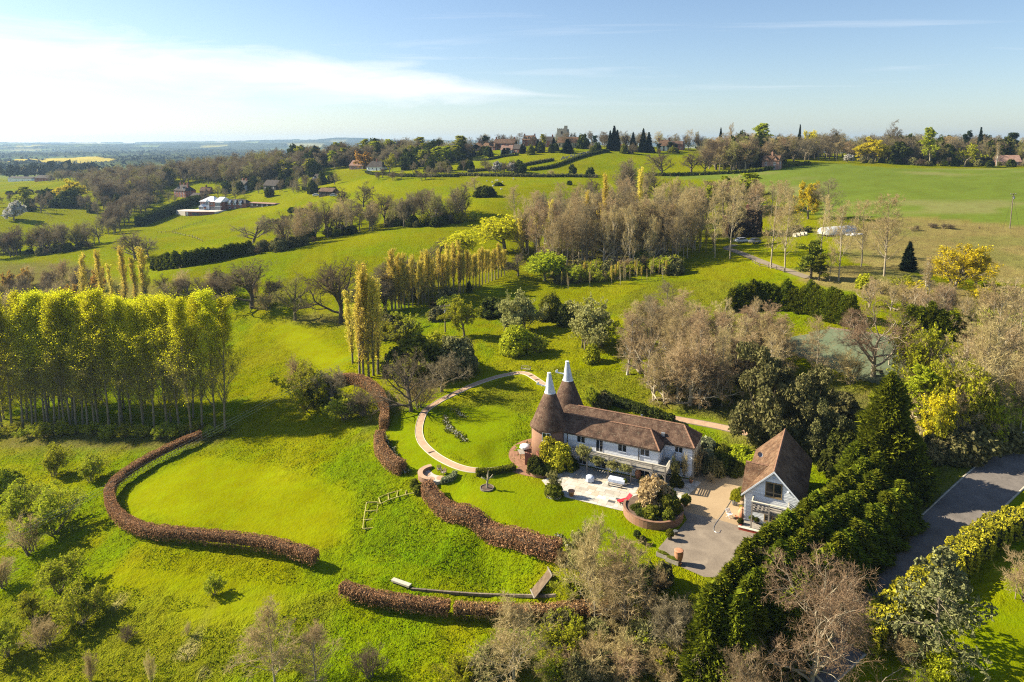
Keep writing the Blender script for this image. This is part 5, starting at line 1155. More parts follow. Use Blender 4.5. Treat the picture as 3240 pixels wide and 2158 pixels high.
house('timbered_house', 762, 606, 10, 7, 5.0, 8.6, -0.3, WHITE, TILED, 'white half-timbered house with dark roof below the wood', 0, ((-2, 3.5), (3, 3.5)), 3, 2, WOODD)
house('dark_house', 853, 604, 13, 8, 4.0, 8.0, -0.1, WOODD, TILED, 'dark brick house standing in shade at the wood edge', 0, (), 3, 2, WHITE)
house('pavilion', 830, 655, 22, 5, 2.4, 2.9, -0.05, WOODD, TILEP, 'long low dark pavilion with flat brown roof beside the mansion', 1.0, (), 5, 1, WHITE)
house('tile_hung_house', 1000, 584, 9, 7, 3.2, 7.6, -0.1, WHITE, TILED, 'house with tall dark tiled roof and two small white dormers on the slope', 1.2, (), 3, 1, WHITE, dormers=2)
house('barn', 1030, 621, 11, 6, 3.0, 5.2, -0.06, WOODD, TILE, 'open-fronted dark barn with brown roof and cars parked before it', 0, (), 3, 1, WOODD)
house('farmhouse', 1128, 536, 13, 7, 3.0, 7.2, 0.05, BRICKP, TILEP, 'long low farmhouse with pink tiled roof below the orange tree', 1.5, (), 4, 1)
house('farmhouse', 1185, 540, 14, 7, 2.8, 7.2, 0.0, WHITE, TILED, 'low dark-roofed house beside the pink-tiled farmhouse', 2.5, ((0, 3.5),), 4, 1)
for a in ((293,590,12,7,4.5,8,'pale blue-grey house half hidden in the bare wood'), (372,568,8,7,5,8.5,'white gabled house among bare trees on the ridge'), (930,490,13,8,5,9,'village house with pale gable among trees on the ridge'), (905,505,10,8,5,9,'grey roofed village house below the ridge pines'), (985,492,12,8,5,8.5,'pink-walled village house beside the ridge pines'), (1060,520,16,8,4,7,'long white building behind bare oaks')):
    house('village_house', a[0], a[1], a[2], a[3], a[4], a[5], 0.3, WHITE, TILED if a[0] != 985 else TILEP, a[6], 0, (), 3, 2)
for px, by, L, W_, e, rr, m, lab in ((62,574,40,12,4,6,WHITE,'long white farm building at the foot of the far fields'), (150,548,26,10,4,7,WOODD,'dark farm building in the far valley'), (180,546,22,9,4,7,BRICKR,'red farm building in the far valley'), (221,540,50,16,5,8,WHITE,'wide white barn below the yellow rape field'), (478,536,40,14,4,6,WHITE,'low white sheds in the far valley'), (130,574,20,10,4,7,BRICKR,'brick farmhouse beside the far green field')):
    house('farm_building', px, by, L, W_, e, rr, 0.1, m, TILED, lab, 0, (), 4, 1, cat='farm building')
def church():
    p = at(1798, 467); o = empty('church', p, -0.35); tag(o, 'stone church with square stair-turreted tower and long tiled nave', 'church')
    MB().box(-9, 9, 0, 8, -3, 4.0).build('nave_wall', STONE, o); roof_solid('nave_roof', o, TILER, (-9.3, 9.3, -.5, 8.5, 4.0), (-9.3, 9.3, 4, 8.4))
    MB().slab([(9.0, 0, 4), (9.0, 8, 4), (9.0, 4, 8.2)], (-.3, 0, 0)).build('nave_gable', STONE, o)
    t = MB().box(-11, -3.2, 6, 13.5, -3, 14.6); t.build('tower', STONE, o)
    for k in range(5):
        MB().box(-11 + k * 1.7, -10.1 + k * 1.7, 5.95, 6.4, 14.6, 15.3).build('merlon', STONE, o)
    MB().box(-5.2, -3.0, 5.8, 8.0, -1, 17.2).build('stair_turret', STONE, o)
    MB().box(-7.9, -6.5, 5.94, 6.0, 10.6, 12.8).build('louvre', WOODD, o)
    for k in range(4):
        x = -7 + k * 4.4; MB().box(x + 1.6, x + 2.3, -1.0, 0, -2, 3.2).build('buttress', STONE, o)
        MB().box(x - .5, x + .5, -.06, -.005, 1.0, 3.2).build('window', GLASS, o)
church()
house('village_house', 1672, 462, 11, 8, 5.2, 9.0, 0.1, BRICKR, TILER, 'red brick house with white dormers and twin chimneys next to the church', 1.0, ((-4.5, 4), (4.5, 4)), 3, 2, WHITE, dormers=3)
house('village_house', 1594, 470, 18, 8, 4.2, 8.0, 0.05, BRICKR, TILE, 'long brown-tiled village house with end chimneys above the rectory garden', 0, ((-8, 4), (8, 4)), 4, 2)
house('village_house', 1545, 476, 12, 7, 3.2, 6.6, -0.1, BRICKR, TILER, 'red tiled house under the umbrella-shaped pine', 1.5, (), 3, 1)
house('village_house', 1512, 478, 7, 7, 3.6, 7.0, 0.2, BRICKP, TILER, 'small pink brick house at the village edge', 2, ((0, 3.5),), 2, 1)
house('village_house', 1602, 487, 9, 7, 3.0, 6.8, 0.15, WHITE, TILEP, 'white cottage with pink tiled roof below the village', 0, ((-2, 3.5),), 3, 1)
house('village_house', 1634, 484, 9, 7, 3.0, 6.6, -0.2, BRICKR, TILED, 'dark gabled house beside the white cottage', 0, (), 3, 1)
house('village_house', 1735, 466, 7, 7, 5.2, 8.6, 0.1, BRICKR, TILED, 'slate-roofed house between the firs by the church', 0, ((2.5, 3.5),), 2, 2)
house('village_house', 1961, 476, 9, 7, 2.8, 5.0, -0.05, WHITE, TILER, 'low white lodge with orange tiled roof beside the dark firs', 1.2, (), 3, 1)
house('village_house', 2100, 478, 10, 8, 4.0, 8.6, 0.1, WHITE, TILER, 'tall red-roofed village house with two chimneys', 2.2, ((-4.2, 4), (3.6, 4)), 3, 2, WOODD)
house('village_house', 2140, 474, 10, 8, 4.4, 7.0, 0.0, BRICKR, TILE, 'brown-roofed brick wing next to the tall red-roofed house', 1, (), 3, 1)
house('timbered_house', 2192, 468, 13, 8, 3.2, 7.0, 0.0, WHITE, TILED, 'black and white gabled village house', 0, ((5.5, 4),), 2, 1, WOODD, gables=2)
house('brick_cottage', 2436, 536, 9.5, 6.5, 5.0, 8.0, -0.25, BRICKP, TILER, 'pink brick cottage with twin gables alone at the wood edge', 0, ((0, 3.2),), 2, 2, WHITE, gables=2, ch=2.0)
house('white_cottage', 2585, 492, 4, 4, 3.0, 5.6, 0.2, WHITE, TILEP, 'tiny white gabled house in a clearing on the ridge', 0, (), 1, 1)
house('barn', 3190, 524, 14, 8, 2.6, 6.8, 0.0, BRICKP, TILEP, 'brown-roofed building behind the birch at the edge of the wood', 1.0, (), 3, 1)
def ivy_house():
    o = house('ivy_house', 2352, 752, 10.5, 7.5, 5.2, 9.4, -0.42, BRICK, TILED, 'orange brick house with chimneys and dark creeper over its side', 0, ((-4.2, 3.7), (0.6, 3.7)), 3, 2, WHITE, ch=2.0)
    t = Tree(77); r = t.r; n = 4500
    side = r.rand(n) < 0.45; x = (r.rand(n) - .5) * 10.4; v = r.rand(n)
    p = np.where(side[:, None], np.stack([x, np.full(n, -.22), v * 5.0], 1), np.stack([x, v * 3.7 - .3, 5.45 + v * 4.0], 1)) + r.randn(n, 3) * .1
    p2 = np.stack([np.full(1500, 5.35), r.rand(1500) * 7.5, r.rand(1500) * 5.2], 1) + r.randn(1500, 3) * .12
    t.leaves(np.concatenate([p, p2]), 0.42, 0); link(bpy.data.objects.new('creeper', np_mesh('creeper', np.concatenate(t.cv), [np.concatenate(t.cf)], leafmat('creeper', (0.03, 0.02, 0.016), (0.10, 0.07, 0.05), 0, 0.1), None, np.concatenate(t.cr))), o)
    MB().slab([(-5.3, 1.5, 0), (-5.3, 6, 0), (-5.3, 6, 3.2), (-5.3, 3.7, 7.0), (-5.3, 1.5, 3.2)], (-2.2, 0, 0)).build('gable_wing', BRICK, o)
    MB().slab([(-5.2, 1.2, 3.0), (-5.2, 3.7, 7.3), (-7.8, 3.7, 7.3), (-7.8, 1.2, 3.0)], (0, 0, .2)).build('wing_roof', TILER, o); MB().slab([(-5.2, 6.2, 3.0), (-7.8, 6.2, 3.0), (-7.8, 3.7, 7.3), (-5.2, 3.7, 7.3)], (0, 0, .2)).build('wing_roof', TILER, o)
ivy_house()
# ------------------------------------------------------------------ cars, poles, farm things
def car(px, by, rz, mat, label, L=4.5, loc=None):
    p = at(px, by) if loc is None else loc; o = empty('parked_car', (p[0], p[1], p[2] + .15), rz); tag(o, label, 'car')
    prof = [(-2.2,.35),(-2.25,.75),(-2.1,1.0),(-1.75,1.05),(-1.2,1.62),(.9,1.66),(1.75,1.08),(2.2,.98),(2.28,.6),(2.2,.35)]
    m = MB(); k = L / 4.5
    for sgn in (0,):
        n = len(prof); vs = []
        for y, ins in ((-.9, 0), (-.86, .0), (.86, 0), (.9, 0)): pass
        lay = [(-.9, lambda z: 1.0 if z < 1.05 else .86), (.9, lambda z: 1.0 if z < 1.05 else .86)]
        for y, f in lay: vs += [(x * k, y * f(z), z) for x, z in prof]
        m.add(vs, [tuple(range(n)), tuple(range(2*n-1, n-1, -1))] + [(i, n+i, n+(i+1)%n, (i+1)%n) for i in range(n)])
    b = m.build('body', mat, o)
    for y in (-.84, .84): s = 1 if y > 0 else -1; MB().slab([(-1.5*k, y*.985, 1.08), (1.5*k, y*.985, 1.08), (.85*k, y*.94, 1.55), (-1.15*k, y*.94, 1.55)], (0, s*.03, 0)).build('side_window', GLASS, o)
    MB().slab([(1.68*k, -.74, 1.16), (1.68*k, .74, 1.16), (1.0*k, .68, 1.62), (1.0*k, -.68, 1.62)], (.05, 0, .03)).build('windscreen', GLASS, o)
    MB().slab([(-1.70*k, -.72, 1.14), (-1.70*k, .72, 1.14), (-1.26*k, .68, 1.58), (-1.26*k, -.68, 1.58)], (-.05, 0, .02)).build('rear_window', GLASS, o)
    for x in (-1.4, 1.42):
        for y in (-.82, .82):
            w = MB().lathe([(.33, -.11), (.33, .11)], 0, 0, 14).build('wheel', TYRE, o); w.location = (x*k, y, .33 - .13); w.rotation_euler[0] = math.pi/2
            MB().lathe([(.2, -.12), (.2, .12)], 0, 0, 10).build('rim', STEEL, w)
    for y in (-.6, .6): MB().box(2.2*k, 2.29*k, y-.17, y+.17, .72, .88).build('headlight', GLASSB, o)
car(2344, 768, 3.5, CARS, 'silver estate car parked before the ivy-clad brick house', 4.8)
car(2388, 770, 3.7, CARG, 'dark grey car parked beside the silver estate')
car(1000, 621, 0.3, CARW, 'white car parked nearest the lawn in front of the dark barn'); car(1018, 621, 0.2, CARW, 'white car parked in the middle before the dark barn'); car(1055, 622, 0.2, CARS, 'silver car parked under the bare oak by the barn')
def pole(px, by, ty, label):
    p = at(px, by); h = CZ - p.y * slope(ty) - p.z; o = empty('utility_pole', p, 0.3); tag(o, label, 'pole')
    MB().lathe([(.17, -.5), (.12, h)], 0, 0, 8).build('post', SLEEPER, o)
    for y in (-.14, .14): MB().bar((-1.3, y, h - .35), (1.3, y, h - .35), .12, .14).build('crossarm', SLEEPER, o)
    MB().bar((-.8, 0, h - 1.1), (.8, 0, h - 1.1), .12, .14).build('crossarm', SLEEPER, o)
    for x in (-1.15, 0, 1.15): MB().lathe([(.05, 0), (.09, .1), (.04, .28)], x, 0, 8).build('insulator', STEEL, o, loc=(0, 0, h - .28))
    MB().lathe([(.28, 0), (.28, .7)], 0, -.4, 10).build('transformer', LEAD, o, loc=(0, 0, h - 1.9))
    for s in (-1, 1): MB().bar((0, 0, h - 1.2), (s * h * .32, -.5, -.1), .03).build('stay', BLACK, o)
    return p, h
pole(3195, 723, 611, 'utility pole with transformer at the edge of the crop field')
pp, ph = pole(1409, 1064, 964, 'utility pole with cross arms among the valley trees')
q0 = at(260, 2080); q1 = Vector((q0.x * 1.0, q0.y, q0.z + 7.0))
for k in (-1.1, 0, 1.1):
    a = Vector((pp.x + k * .9, pp.y + k * .3, pp.z + ph - .05)); b = Vector((q1.x - 30 + k * .9, q1.y - 28 + k * .5, q1.z + 1)); pts = []
    for j in range(33): t = j / 32; pts.append(a.lerp(b, t) - Vector((0, 0, 4.0 * t * (1 - t))))
    tag(MB().tube(pts, .009, 4).build('overhead_wire', plain('bright_wire', (.6, .6, .58))), 'thin overhead wire slung from the pole across the oval lawn', 'wire', 'overhead wires')
def tunnel():
    p = at(2650, 738); o = empty('polytunnel', p, 0.42); tag(o, 'white polythene tunnel in the rough field', 'polytunnel')
    m = MB(); n = 10; L = 13.5; pr = [(2.5 * math.cos(math.pi * k / n), 2.5 * math.sin(math.pi * k / n) * .95) for k in range(n + 1)]
    m.add([(x, y, z) for x in (-L/2, L/2) for y, z in pr], [(k, k+1, n+2+k, n+1+k) for k in range(n)] + [tuple(range(n, -1, -1)), tuple(range(n+1, 2*n+2))]); m.build('cover', POLY, o, True)
    for j in range(6): x = -L/2 + L * j / 5; MB().tube([(x, y * 1.01, z * 1.01) for y, z in pr], .04, 5).build('hoop', STEEL, o)
    MB().box(-L/2 - .05, -L/2 - .01, -.9, .9, 0, 2.0).build('door', WOODP, o)
tunnel()
for k in range(3):
    p = at(2519 + k * 12, 749 - k * 2); o = empty('compost_bay', p, 0.4); tag(o, '%s of three open pale timber compost bays on the grass' % ('nearest', 'middle', 'farthest')[k], 'compost bay', 'compost bays')
    MB().box(-.8, .8, .7, .78, 0, 1.2).build('back', WOODP, o); MB().box(-.8, -.72, -.7, .69, 0, 1.2).build('side', WOODP, o); MB().box(.72, .8, -.7, .69, 0, 1.2).build('side', WOODP, o); MB().box(-.8, .8, -.78, -.7, 0, .5).build('front', WOODP, o)
for k, (x, y) in enumerate(((2684, 744), (2700, 746), (2704, 741), (2722, 742))):
    o = MB().box(-.9, .9, -.5, .5, 0, .35); o.box(-.8, .8, -.4, .4, .35, .4); tag(o.build('cold_frame', WHITEC, loc=at(x, y), rz=.3), 'white cold frame beside the polythene tunnel', 'cold frame', 'cold frames by the tunnel')
def fence(pts, label, n_rail=2, h=1.2, step=3.0, name='post_and_rail_fence'):
    P = pline(pts, step); o = empty(name, (*P[0], H(*P[0]))); tag(o, label, 'fence'); b = Vector((*P[0], H(*P[0])))
    Q = [Vector((*p, H(*p))) - b for p in P]
    for q in Q: MB().bar(q - Vector((0, 0, .3)), q + Vector((0, 0, h)), .13).build('post', SLEEPER, o)
    for a, c in zip(Q, Q[1:]):
        for k in range(n_rail): z = Vector((0, 0, h * (k + .75) / (n_rail + .3))); MB().bar(a + z, c + z, .05, .1).build('rail', SLEEPER, o)
fence([(2380,830),(2400,842),(2440,850),(2480,862)], 'weathered rail fence along the lane above the bright meadow')
fence([(650,698),(620,710),(580,722),(540,736),(500,738)], 'wire fence with thin posts across the field below the mansion', 1, 1.2, 5)
fence([(545,738),(580,746),(610,752),(640,765)], 'short post fence running down the valley field', 1, 1.2, 5)
fence([(150,676),(185,672),(240,664),(310,656)], 'post fence round the left valley paddock', 1, 1.2, 6)
fence([(140,672),(155,682),(165,690)], 'short fence beside the lone oak in the valley paddock', 1, 1.2, 5)
def gravestones():
    r = random.Random(4); me = MB().box(-.35, .35, -.08, .08, 0, .8).add([(-.35,-.08,.8),(.35,-.08,.8),(0,-.08,1.05),(-.35,.08,.8),(.35,.08,.8),(0,.08,1.05)],[(0,1,2),(5,4,3),(0,2,5,3),(2,1,4,5)]).mesh('gravestone', STONE)
    for k in range(70):
        t = r.random(); u = r.random(); px = 1770 + 90 * t + 10 * u; py = 508 - 20 * t - 9 * u
        o = bpy.data.objects.new('gravestone', me); o.location = at(px, py); o.rotation_euler[2] = r.uniform(-.2, .2); link(o); tag(o, 'small upright gravestone on the churchyard slope', 'gravestone', 'gravestones below the church')
gravestones()
sheep_me = None
def sheep():
    t = MB().lathe([(.05, 0), (.28, .12), (.33, .4), (.30, .75), (.12, .98), (.03, 1.02)], 0, 0, 8); v = [(z - .5, x, y + .62) for x, y, z in t.v]; m = MB(); m.v = v; m.f = t.f
    for x in (-.3, .3):
        for y in (-.15, .15): m.tube([(x, y, 0), (x, y, .5)], .05, 5)
    m.tube([(.42, 0, .72), (.62, 0, .82), (.82, 0, .66)], [.14, .15, .07], 6)
    me = m.mesh('sheep', plain('fleece', (.55, .52, .45), (.68, .65, .57), 6), True)
    for px, py in ((1540,575),(1558,580),(1568,574),(1574,574),(1560,591),(1590,579),(1625,568),(1470,607),(1586,602)):
        o = bpy.data.objects.new('sheep', me); o.location = at(px, py); o.rotation_euler[2] = px * 1.7; link(o); tag(o, 'pale sheep grazing on the slope below the field hedge', 'sheep', 'sheep on the hill field')
sheep()
# ------------------------------------------------------------------ things in the garden
def on(px, py, z=None): return at(px, py) if z is None else at_z(px, py, z)
def bench(p, rz, label, L=1.9):
    o = empty('garden_bench', p, rz); tag(o, label, 'bench')
    for k in range(4): MB().box(-L/2, L/2, -.22 + k * .12, -.12 + k * .12, .42, .46).build('seat_slat', WOOD, o)
    for x in (-L/2 + .04, L/2 - .04):
        MB().box(x - .04, x + .04, -.24, -.17, 0, .62).build('leg', WOOD, o); MB().box(x - .04, x + .04, .24, .31, 0, .85).build('leg', WOOD, o); MB().box(x - .05, x + .05, -.25, .3, .63, .68).build('armrest', WOOD, o)
    n = 9
    for k in range(n):
        x = -L/2 + .12 + (L - .24) * k / (n - 1); MB().box(x - .03, x + .03, .26, .29, .5, .82 + .22 * math.sin(math.pi * k / (n - 1))).build('back_slat', WOOD, o)
    MB().tube([(-L/2 + L * k / 10, .275, .85 + .24 * math.sin(math.pi * k / 10)) for k in range(11)], .035, 5).build('back_rail', WOOD, o)
bench(on(1664, 1174), -0.25, 'weathered wooden garden bench with arched back beside the curving path')
# sunken round seat
def seat_circle():
    c = at(1376, 1503); o = empty('seating_circle', c, 0); tag(o, 'round brick and stone seating circle with curved wall on the lawn', 'seating circle'); R = 2.1
    MB().lathe([(R, -.4), (R, .05)], 0, 0, 40).build('base', SLAB[2], o)
    for k in range(5):
        a = 2 * math.pi * k / 5 + .5; pts = [(1.35 * math.cos(a) + .68 * math.cos(b), 1.35 * math.sin(a) + .68 * math.sin(b)) for b in [2 * math.pi * j / 16 for j in range(16)]]
        MB().prism(pts, .03, .066 + .002 * k).build('brick_petal', PATHM, o)
    w = MB(); A = [math.radians(110 + 150 * k / 14) for k in range(15)]; w.prism([(2.35 * math.cos(a), 2.35 * math.sin(a)) for a in A] + [(1.75 * math.cos(a), 1.75 * math.sin(a)) for a in reversed(A)], -.3, .48); w.build('curved_wall', BRICK, o)
    w = MB(); w.prism([(2.40 * math.cos(a), 2.40 * math.sin(a)) for a in A] + [(1.70 * math.cos(a), 1.70 * math.sin(a)) for a in reversed(A)], .483, .54); w.build('coping', PATHM, o)
    return c
sc_ = seat_circle()
def armchair(p, rz, label):
    o = empty('garden_chair', p, rz); tag(o, label, 'chair')
    for x in (-.28, .28):
        MB().box(x - .03, x + .03, -.28, -.22, 0, .6).build('leg', WOODB, o); MB().box(x - .03, x + .03, .22, .28, 0, .95).build('leg', WOODB, o); MB().box(x - .04, x + .04, -.3, .28, .6, .65).build('armrest', WOODB, o)
    MB().box(-.25, .25, -.26, .22, .38, .46).build('seat', WOOD, o)
    for k in range(4): MB().box(-.2 + k * .12, -.14 + k * .12, .23, .27, .46, .92).build('back_slat', WOODB, o)
armchair((sc_.x + .55, sc_.y + .85, sc_.z + .07), 0.4, 'wooden armchair on the seating circle, the one nearer the path'); armchair((sc_.x + 1.25, sc_.y - .05, sc_.z + .07), -0.9, 'wooden armchair on the seating circle beside the lavender')
# bare pruned tree in a ring bed
def stump_tree():
    p = at(1541, 1545); o = empty('pruned_tree', p, 0); tag(o, 'pale bare pruned tree in a small round bed on the lawn', 'tree')
    tr = MB(); tr.tube([(0, 0, -.2), (.03, 0, .8), (.1, 0, 1.25), (.18, .02, 2.5)], [.17, .14, .12, .05], 8); tr.build('trunk', BARKP, o)
    for pts in (((.08, 0, 1.1), (-.35, -.1, 1.45), (-.75, -.1, 1.75)), ((.1, 0, 1.2), (.5, .1, 1.5), (.95, .05, 1.6)), ((-.35, -.1, 1.45), (-.8, .1, 1.5)), ((.5, .1, 1.5), (.8, .2, 1.9)), ((.1, 0, 1.2), (.0, .5, 1.7))):
        MB().tube(pts, [.09, .06, .03][:len(pts)], 6).build('limb', BARKP, o)
    r = at(1541, 1545); q = empty('ring_bed', r, 0); tag(q, 'low timber ring of soil and small plants round the pruned tree', 'flower bed')
    m = MB(); n = 28; A = [2 * math.pi * k / n for k in range(n)]
    for k in range(n): m.prism([(.95 * math.cos(A[k]), .95 * math.sin(A[k])), (.95 * math.cos(A[(k+1)%n]), .95 * math.sin(A[(k+1)%n])), (.85 * math.cos(A[(k+1)%n]), .85 * math.sin(A[(k+1)%n])), (.85 * math.cos(A[k]), .85 * math.sin(A[k]))], -.2, .16)
    m.build('rim', SLEEPER, q); MB().lathe([(.85, -.2), (.85, .08)], 0, 0, 20).build('soil', SOIL, q)
stump_tree()
# tables, lounger, pots
def round_table(p, cloth, label, r=.55, h=.74, s=0.7):
    o = empty('round_table', p, s); tag(o, label, 'table'); m = MB(); n = 24
    prof = [(0, h), (r, h), (r * 1.03, h - .03)]; vs = []; fs = []
    for j, (rr, z) in enumerate(((.01, h), (r, h), (r * 1.02, h - .12), (r * 1.06, h - (.62 if r < .6 else .3)))):
        for k in range(n): w = 1 + (.07 * math.sin(k * 2 * math.pi / n * 8) if j > 1 else 0); vs.append((rr * w * math.cos(2*math.pi*k/n), rr * w * math.sin(2*math.pi*k/n), z))
    for j in range(3): fs += [(j*n+k, (j+1)*n+k, (j+1)*n+(k+1)%n, j*n+(k+1)%n) for k in range(n)]
    m.add(vs, fs).build('tablecloth', cloth, o, True); MB().lathe([(.3, 0), (.3, .04), (.05, .06), (.05, h - .03)], 0, 0, 10).build('pedestal', WOODD, o)
round_table(at_z(1867, 1523, .05), BLUEC, 'small round table with pale blue cloth on the patio')
round_table(at_z(1661, 1424, .06), WHITEC, 'round table with white cloth on the brick terrace', .75)
def long_table():
    p = at_z(1952, 1531, .05); o = empty('dining_table', p, HR + .05); tag(o, 'long patio table under a pale blue cloth beneath the balcony', 'table')
    MB().box(-1.1, 1.1, -.5, .5, .70, .76).build('tabletop', WOOD, o)
    MB().box(-1.14, 1.14, -.54, -.52, .38, .77).box(-1.14, 1.14, .52, .54, .38, .77).box(-1.14, -1.12, -.517, .517, .38, .77).box(1.12, 1.14, -.517, .517, .38, .77).box(-1.117, 1.117, -.517, .517, .763, .775).build('tablecloth', BLUEC, o)
    for x in (-.95, .95):
        for y in (-.4, .4): MB().box(x-.04, x+.04, y-.04, y+.04, 0, .70).build('leg', WOOD, o)
    for s in (-1, 1):
        b = empty('bench', p + Vector((.45 * s * .9, .893 * s * .95, 0)), HR + .05); tag(b, 'plain wooden bench on the %s side of the patio dining table' % ('lawn' if s < 0 else 'house'), 'bench'); MB().box(-1, 1, -.16, .16, .42, .46).build('seat', WOOD, b)
        for x in (-.85, .85): MB().box(x-.04, x+.04, -.14, .14, 0, .42).build('leg', WOOD, b)
long_table()
def plank_table():
    p = at_z(1650, 1444, .06); o = empty('wooden_table', p, .25); tag(o, 'weathered plank table on the brick terrace by the kiln', 'table')
    for k in range(5): MB().box(-.42 + k * .17, -.26 + k * .17, -.8, .8, .72, .76).build('plank', WOOD, o)
    for x in (-.36, .36):
        for y in (-.7, .7): MB().box(x-.04, x+.04, y-.04, y+.04, 0, .72).build('leg', WOODB, o)
plank_table()
armchair(at_z(1672, 1414, .06), 1.2, 'wooden chair beside the white-clothed terrace table')
def lounger():
    p = at_z(1976, 1590, .05); o = empty('sun_lounger', p, .42); tag(o, 'sun lounger with bright red cushion and raised back on the patio', 'sun lounger')
    for y in (-.3, .3): MB().box(-1.0, .95, y - .03, y + .03, .28, .34).build('rail', WOODB, o)
    for x in (-.85, .7):
        for y in (-.3, .3): MB().box(x-.03, x+.03, y-.028, y+.028, 0, .28).build('leg', WOODB, o)
    for k in range(4): MB().box(-.98 + k * .37, -.63 + k * .37, -.31, .31, .36, .44).build('cushion', REDC, o)
    for k in range(2):
        a = Vector((.50 + k * .27, 0, .42 + k * .25)); m = MB(); m.slab([(a.x, -.31, a.z), (a.x, .31, a.z), (a.x + .26, .31, a.z + .24), (a.x + .26, -.31, a.z + .24)], (-.06, 0, .07)); m.build('back_cushion', REDC, o)
    MB().bar((.95, 0, .34), (.85, 0, .7), .04).build('prop', WOODB, o)
lounger()
PROF = {'pot': [(.18, 0), (.26, .4), (.30, .42), (.30, .5), (.26, .5), (.22, .42)], 'jar': [(.2, 0), (.38, .45), (.4, .75), (.28, 1.05), (.2, 1.12), (.25, 1.2), (.2, 1.2)], 'urn': [(.2, 0), (.24, .15), (.36, .6), (.4, .95), (.38, 1.15), (.42, 1.2), (.36, 1.22)], 'cube': [(.25, 0), (.34, .55), (.36, .6), (.28, .6)]}
def pot(p, prof, mat, label, s=1.0, plant=None, ph=.8, pw=.4, n=16, name='plant_pot', cat='pot'):
    o = empty(name, p, PR.uniform(0, 6)); o.scale = (s, s, s); tag(o, label, cat); MB().lathe(PROF[prof], 0, 0, n).build('pot', mat, o, n > 8); h = PROF[prof][-1][1]
    MB().lathe([(.01, h - .06), (PROF[prof][-1][0] + .03, h - .06)], 0, 0, 10, False).build('soil', SOIL, o)
    if plant:
        q = PROTO[plant][0]; c = bpy.data.objects.new('plant', q['crown']); c.location = (0, 0, h - .1); c.scale = (pw / q['r'], pw / q['r'], ph / q['h']); link(c, o)
pot(at_z(1808, 1569, .05), 'pot', TERRA, 'wide empty dark clay pot on the patio edge', 1.5)
pot(at_z(2018, 1514, .05), 'jar', TERRA, 'big terracotta jar under the balcony', 1.1)
pot(at_z(1978, 1535, .05), 'cube', WHITEC, 'white planter with green shrub beside the balcony post', .8, 'bush_green', .7, .4)
pot(at_z(2034, 1537, .05), 'pot', TERRA, 'clay pot with leafy plant under the balcony', 1.1, 'bush_olive', .9, .5)
pot(at_z(2052, 1532, .05), 'pot', POTG, 'dark blue glazed pot against the house wall', 1.0, 'bush_dark', .6, .4)
pot(at_z(2034, 1592, .05), 'jar', TERRA, 'tall clay jar at the patio edge beside the bronze shrub', .9, 'fuzz_tan', .9, .4)
pot(at_z(2170, 1600, .04), 'pot', TERRA, 'clay pot with round green shrub at the gravel edge', 1.2, 'bush_green', 1.0, .55)
pot(at_z(2119, 1706, .04), 'cube', POTG, 'black planter with bushy green shrub at the corner of the drive', .9, 'bush_green', .9, .5)
pot(at_z(2138, 1691, .04), 'cube', POTG, 'small empty black planter at the corner of the drive', .8)
pot(at_z(2147, 1781, .04), 'urn', TERRA, 'large terracotta urn standing at the drive edge', 1.25)
pot(at_z(2152, 1788, .04), 'pot', TERRA, 'small clay pot at the foot of the large urn', .6)
pot(at_z(2016, 1702, .02), 'pot', POTG, 'black tub on the lawn nearer the house', 1.0, 'bush_dark', .6, .45)
pot(at_z(2034, 1720, .02), 'pot', POTG, 'black tub on the lawn nearer the drive', 1.0, 'bush_dark', .6, .45)
pot(at_z(2325, 1597, .04), 'cube', LEAD, 'tall grey planter with yellow-green grass by the annexe wall', 1.2, 'bush_bright', 1.3, .5)
pot(at_z(2343, 1580, .04), 'cube', WOODB, 'timber planter with dark shrub beside the annexe', 1.2, 'bush_green', .9, .5)
pot(at_z(2347, 1643, .04), 'jar', TERRA, 'big pale terracotta jar at the annexe corner', 1.25)
pot(at_z(2330, 1640, .04), 'pot', TERRA, 'small clay pot in front of the terracotta jar', .7)
pot(at_z(2342, 1662, .04), 'pot', POTG, 'dark blue pot with spiky plant at the annexe porch', 1.0, 'bush_dark', .6, .35)
pot(at_z(2344, 1612, .04), 'pot', TERRA, 'clay pot with yellow flowers against the annexe', .8, 'bush_bright', .4, .3)
pot(at_z(2186, 1528, .04), 'pot', TERRA, 'clay pot at the foot of the creeper-clad end wall', 1.0, 'fuzz_tan', .8, .4)
pot(at_z(2393, 1655, .3), 'pot', POTG, 'black pot on the annexe porch', .8, 'bush_dark', .6, .4); pot(at_z(2378, 1648, .3), 'pot', TERRA, 'leafy pot at the left end of the annexe porch', .9, 'bush_green', .7, .4)
for k, (x, y) in enumerate(((2098, 1763), (2128, 1780))):
    o = empty('trough', at_z(x, y, .04), -.62); tag(o, 'timber trough of seedlings at the drive edge, %s the urn' % ('farther from' if k == 0 else 'next to'), 'planter')
    MB().box(-.75, .75, -.25, .25, 0, .45).build('box', WOOD, o); MB().box(-.7, .7, -.2, .2, .452, .47).build('soil', SOIL, o); q = PROTO['bush_green'][0]; c = bpy.data.objects.new('plants', q['crown']); c.scale = (.35, .12, .12); c.location = (0, 0, .4); link(c, o)
def folding_chair():
    o = empty('folding_chair', at_z(2308, 1636, .04), .5); tag(o, 'white slatted folding chair on the gravel by the annexe', 'chair')
    for k in range(5): MB().box(-.3, .3, -.28 + k * .11, -.2 + k * .11, .44, .47).build('seat_slat', WHITEC, o)
    for k in range(4): MB().box(-.3, .3, .3 + k * .03, .33 + k * .03, .55 + k * .11, .63 + k * .11).build('back_slat', WHITEC, o)
    for x in (-.28, .28): MB().bar((x, -.3, 0), (x, .42, .98), .04).build('leg', WHITEC, o); MB().bar((x, .32, 0), (x, -.26, .46), .04).build('leg', WHITEC, o)
folding_chair()
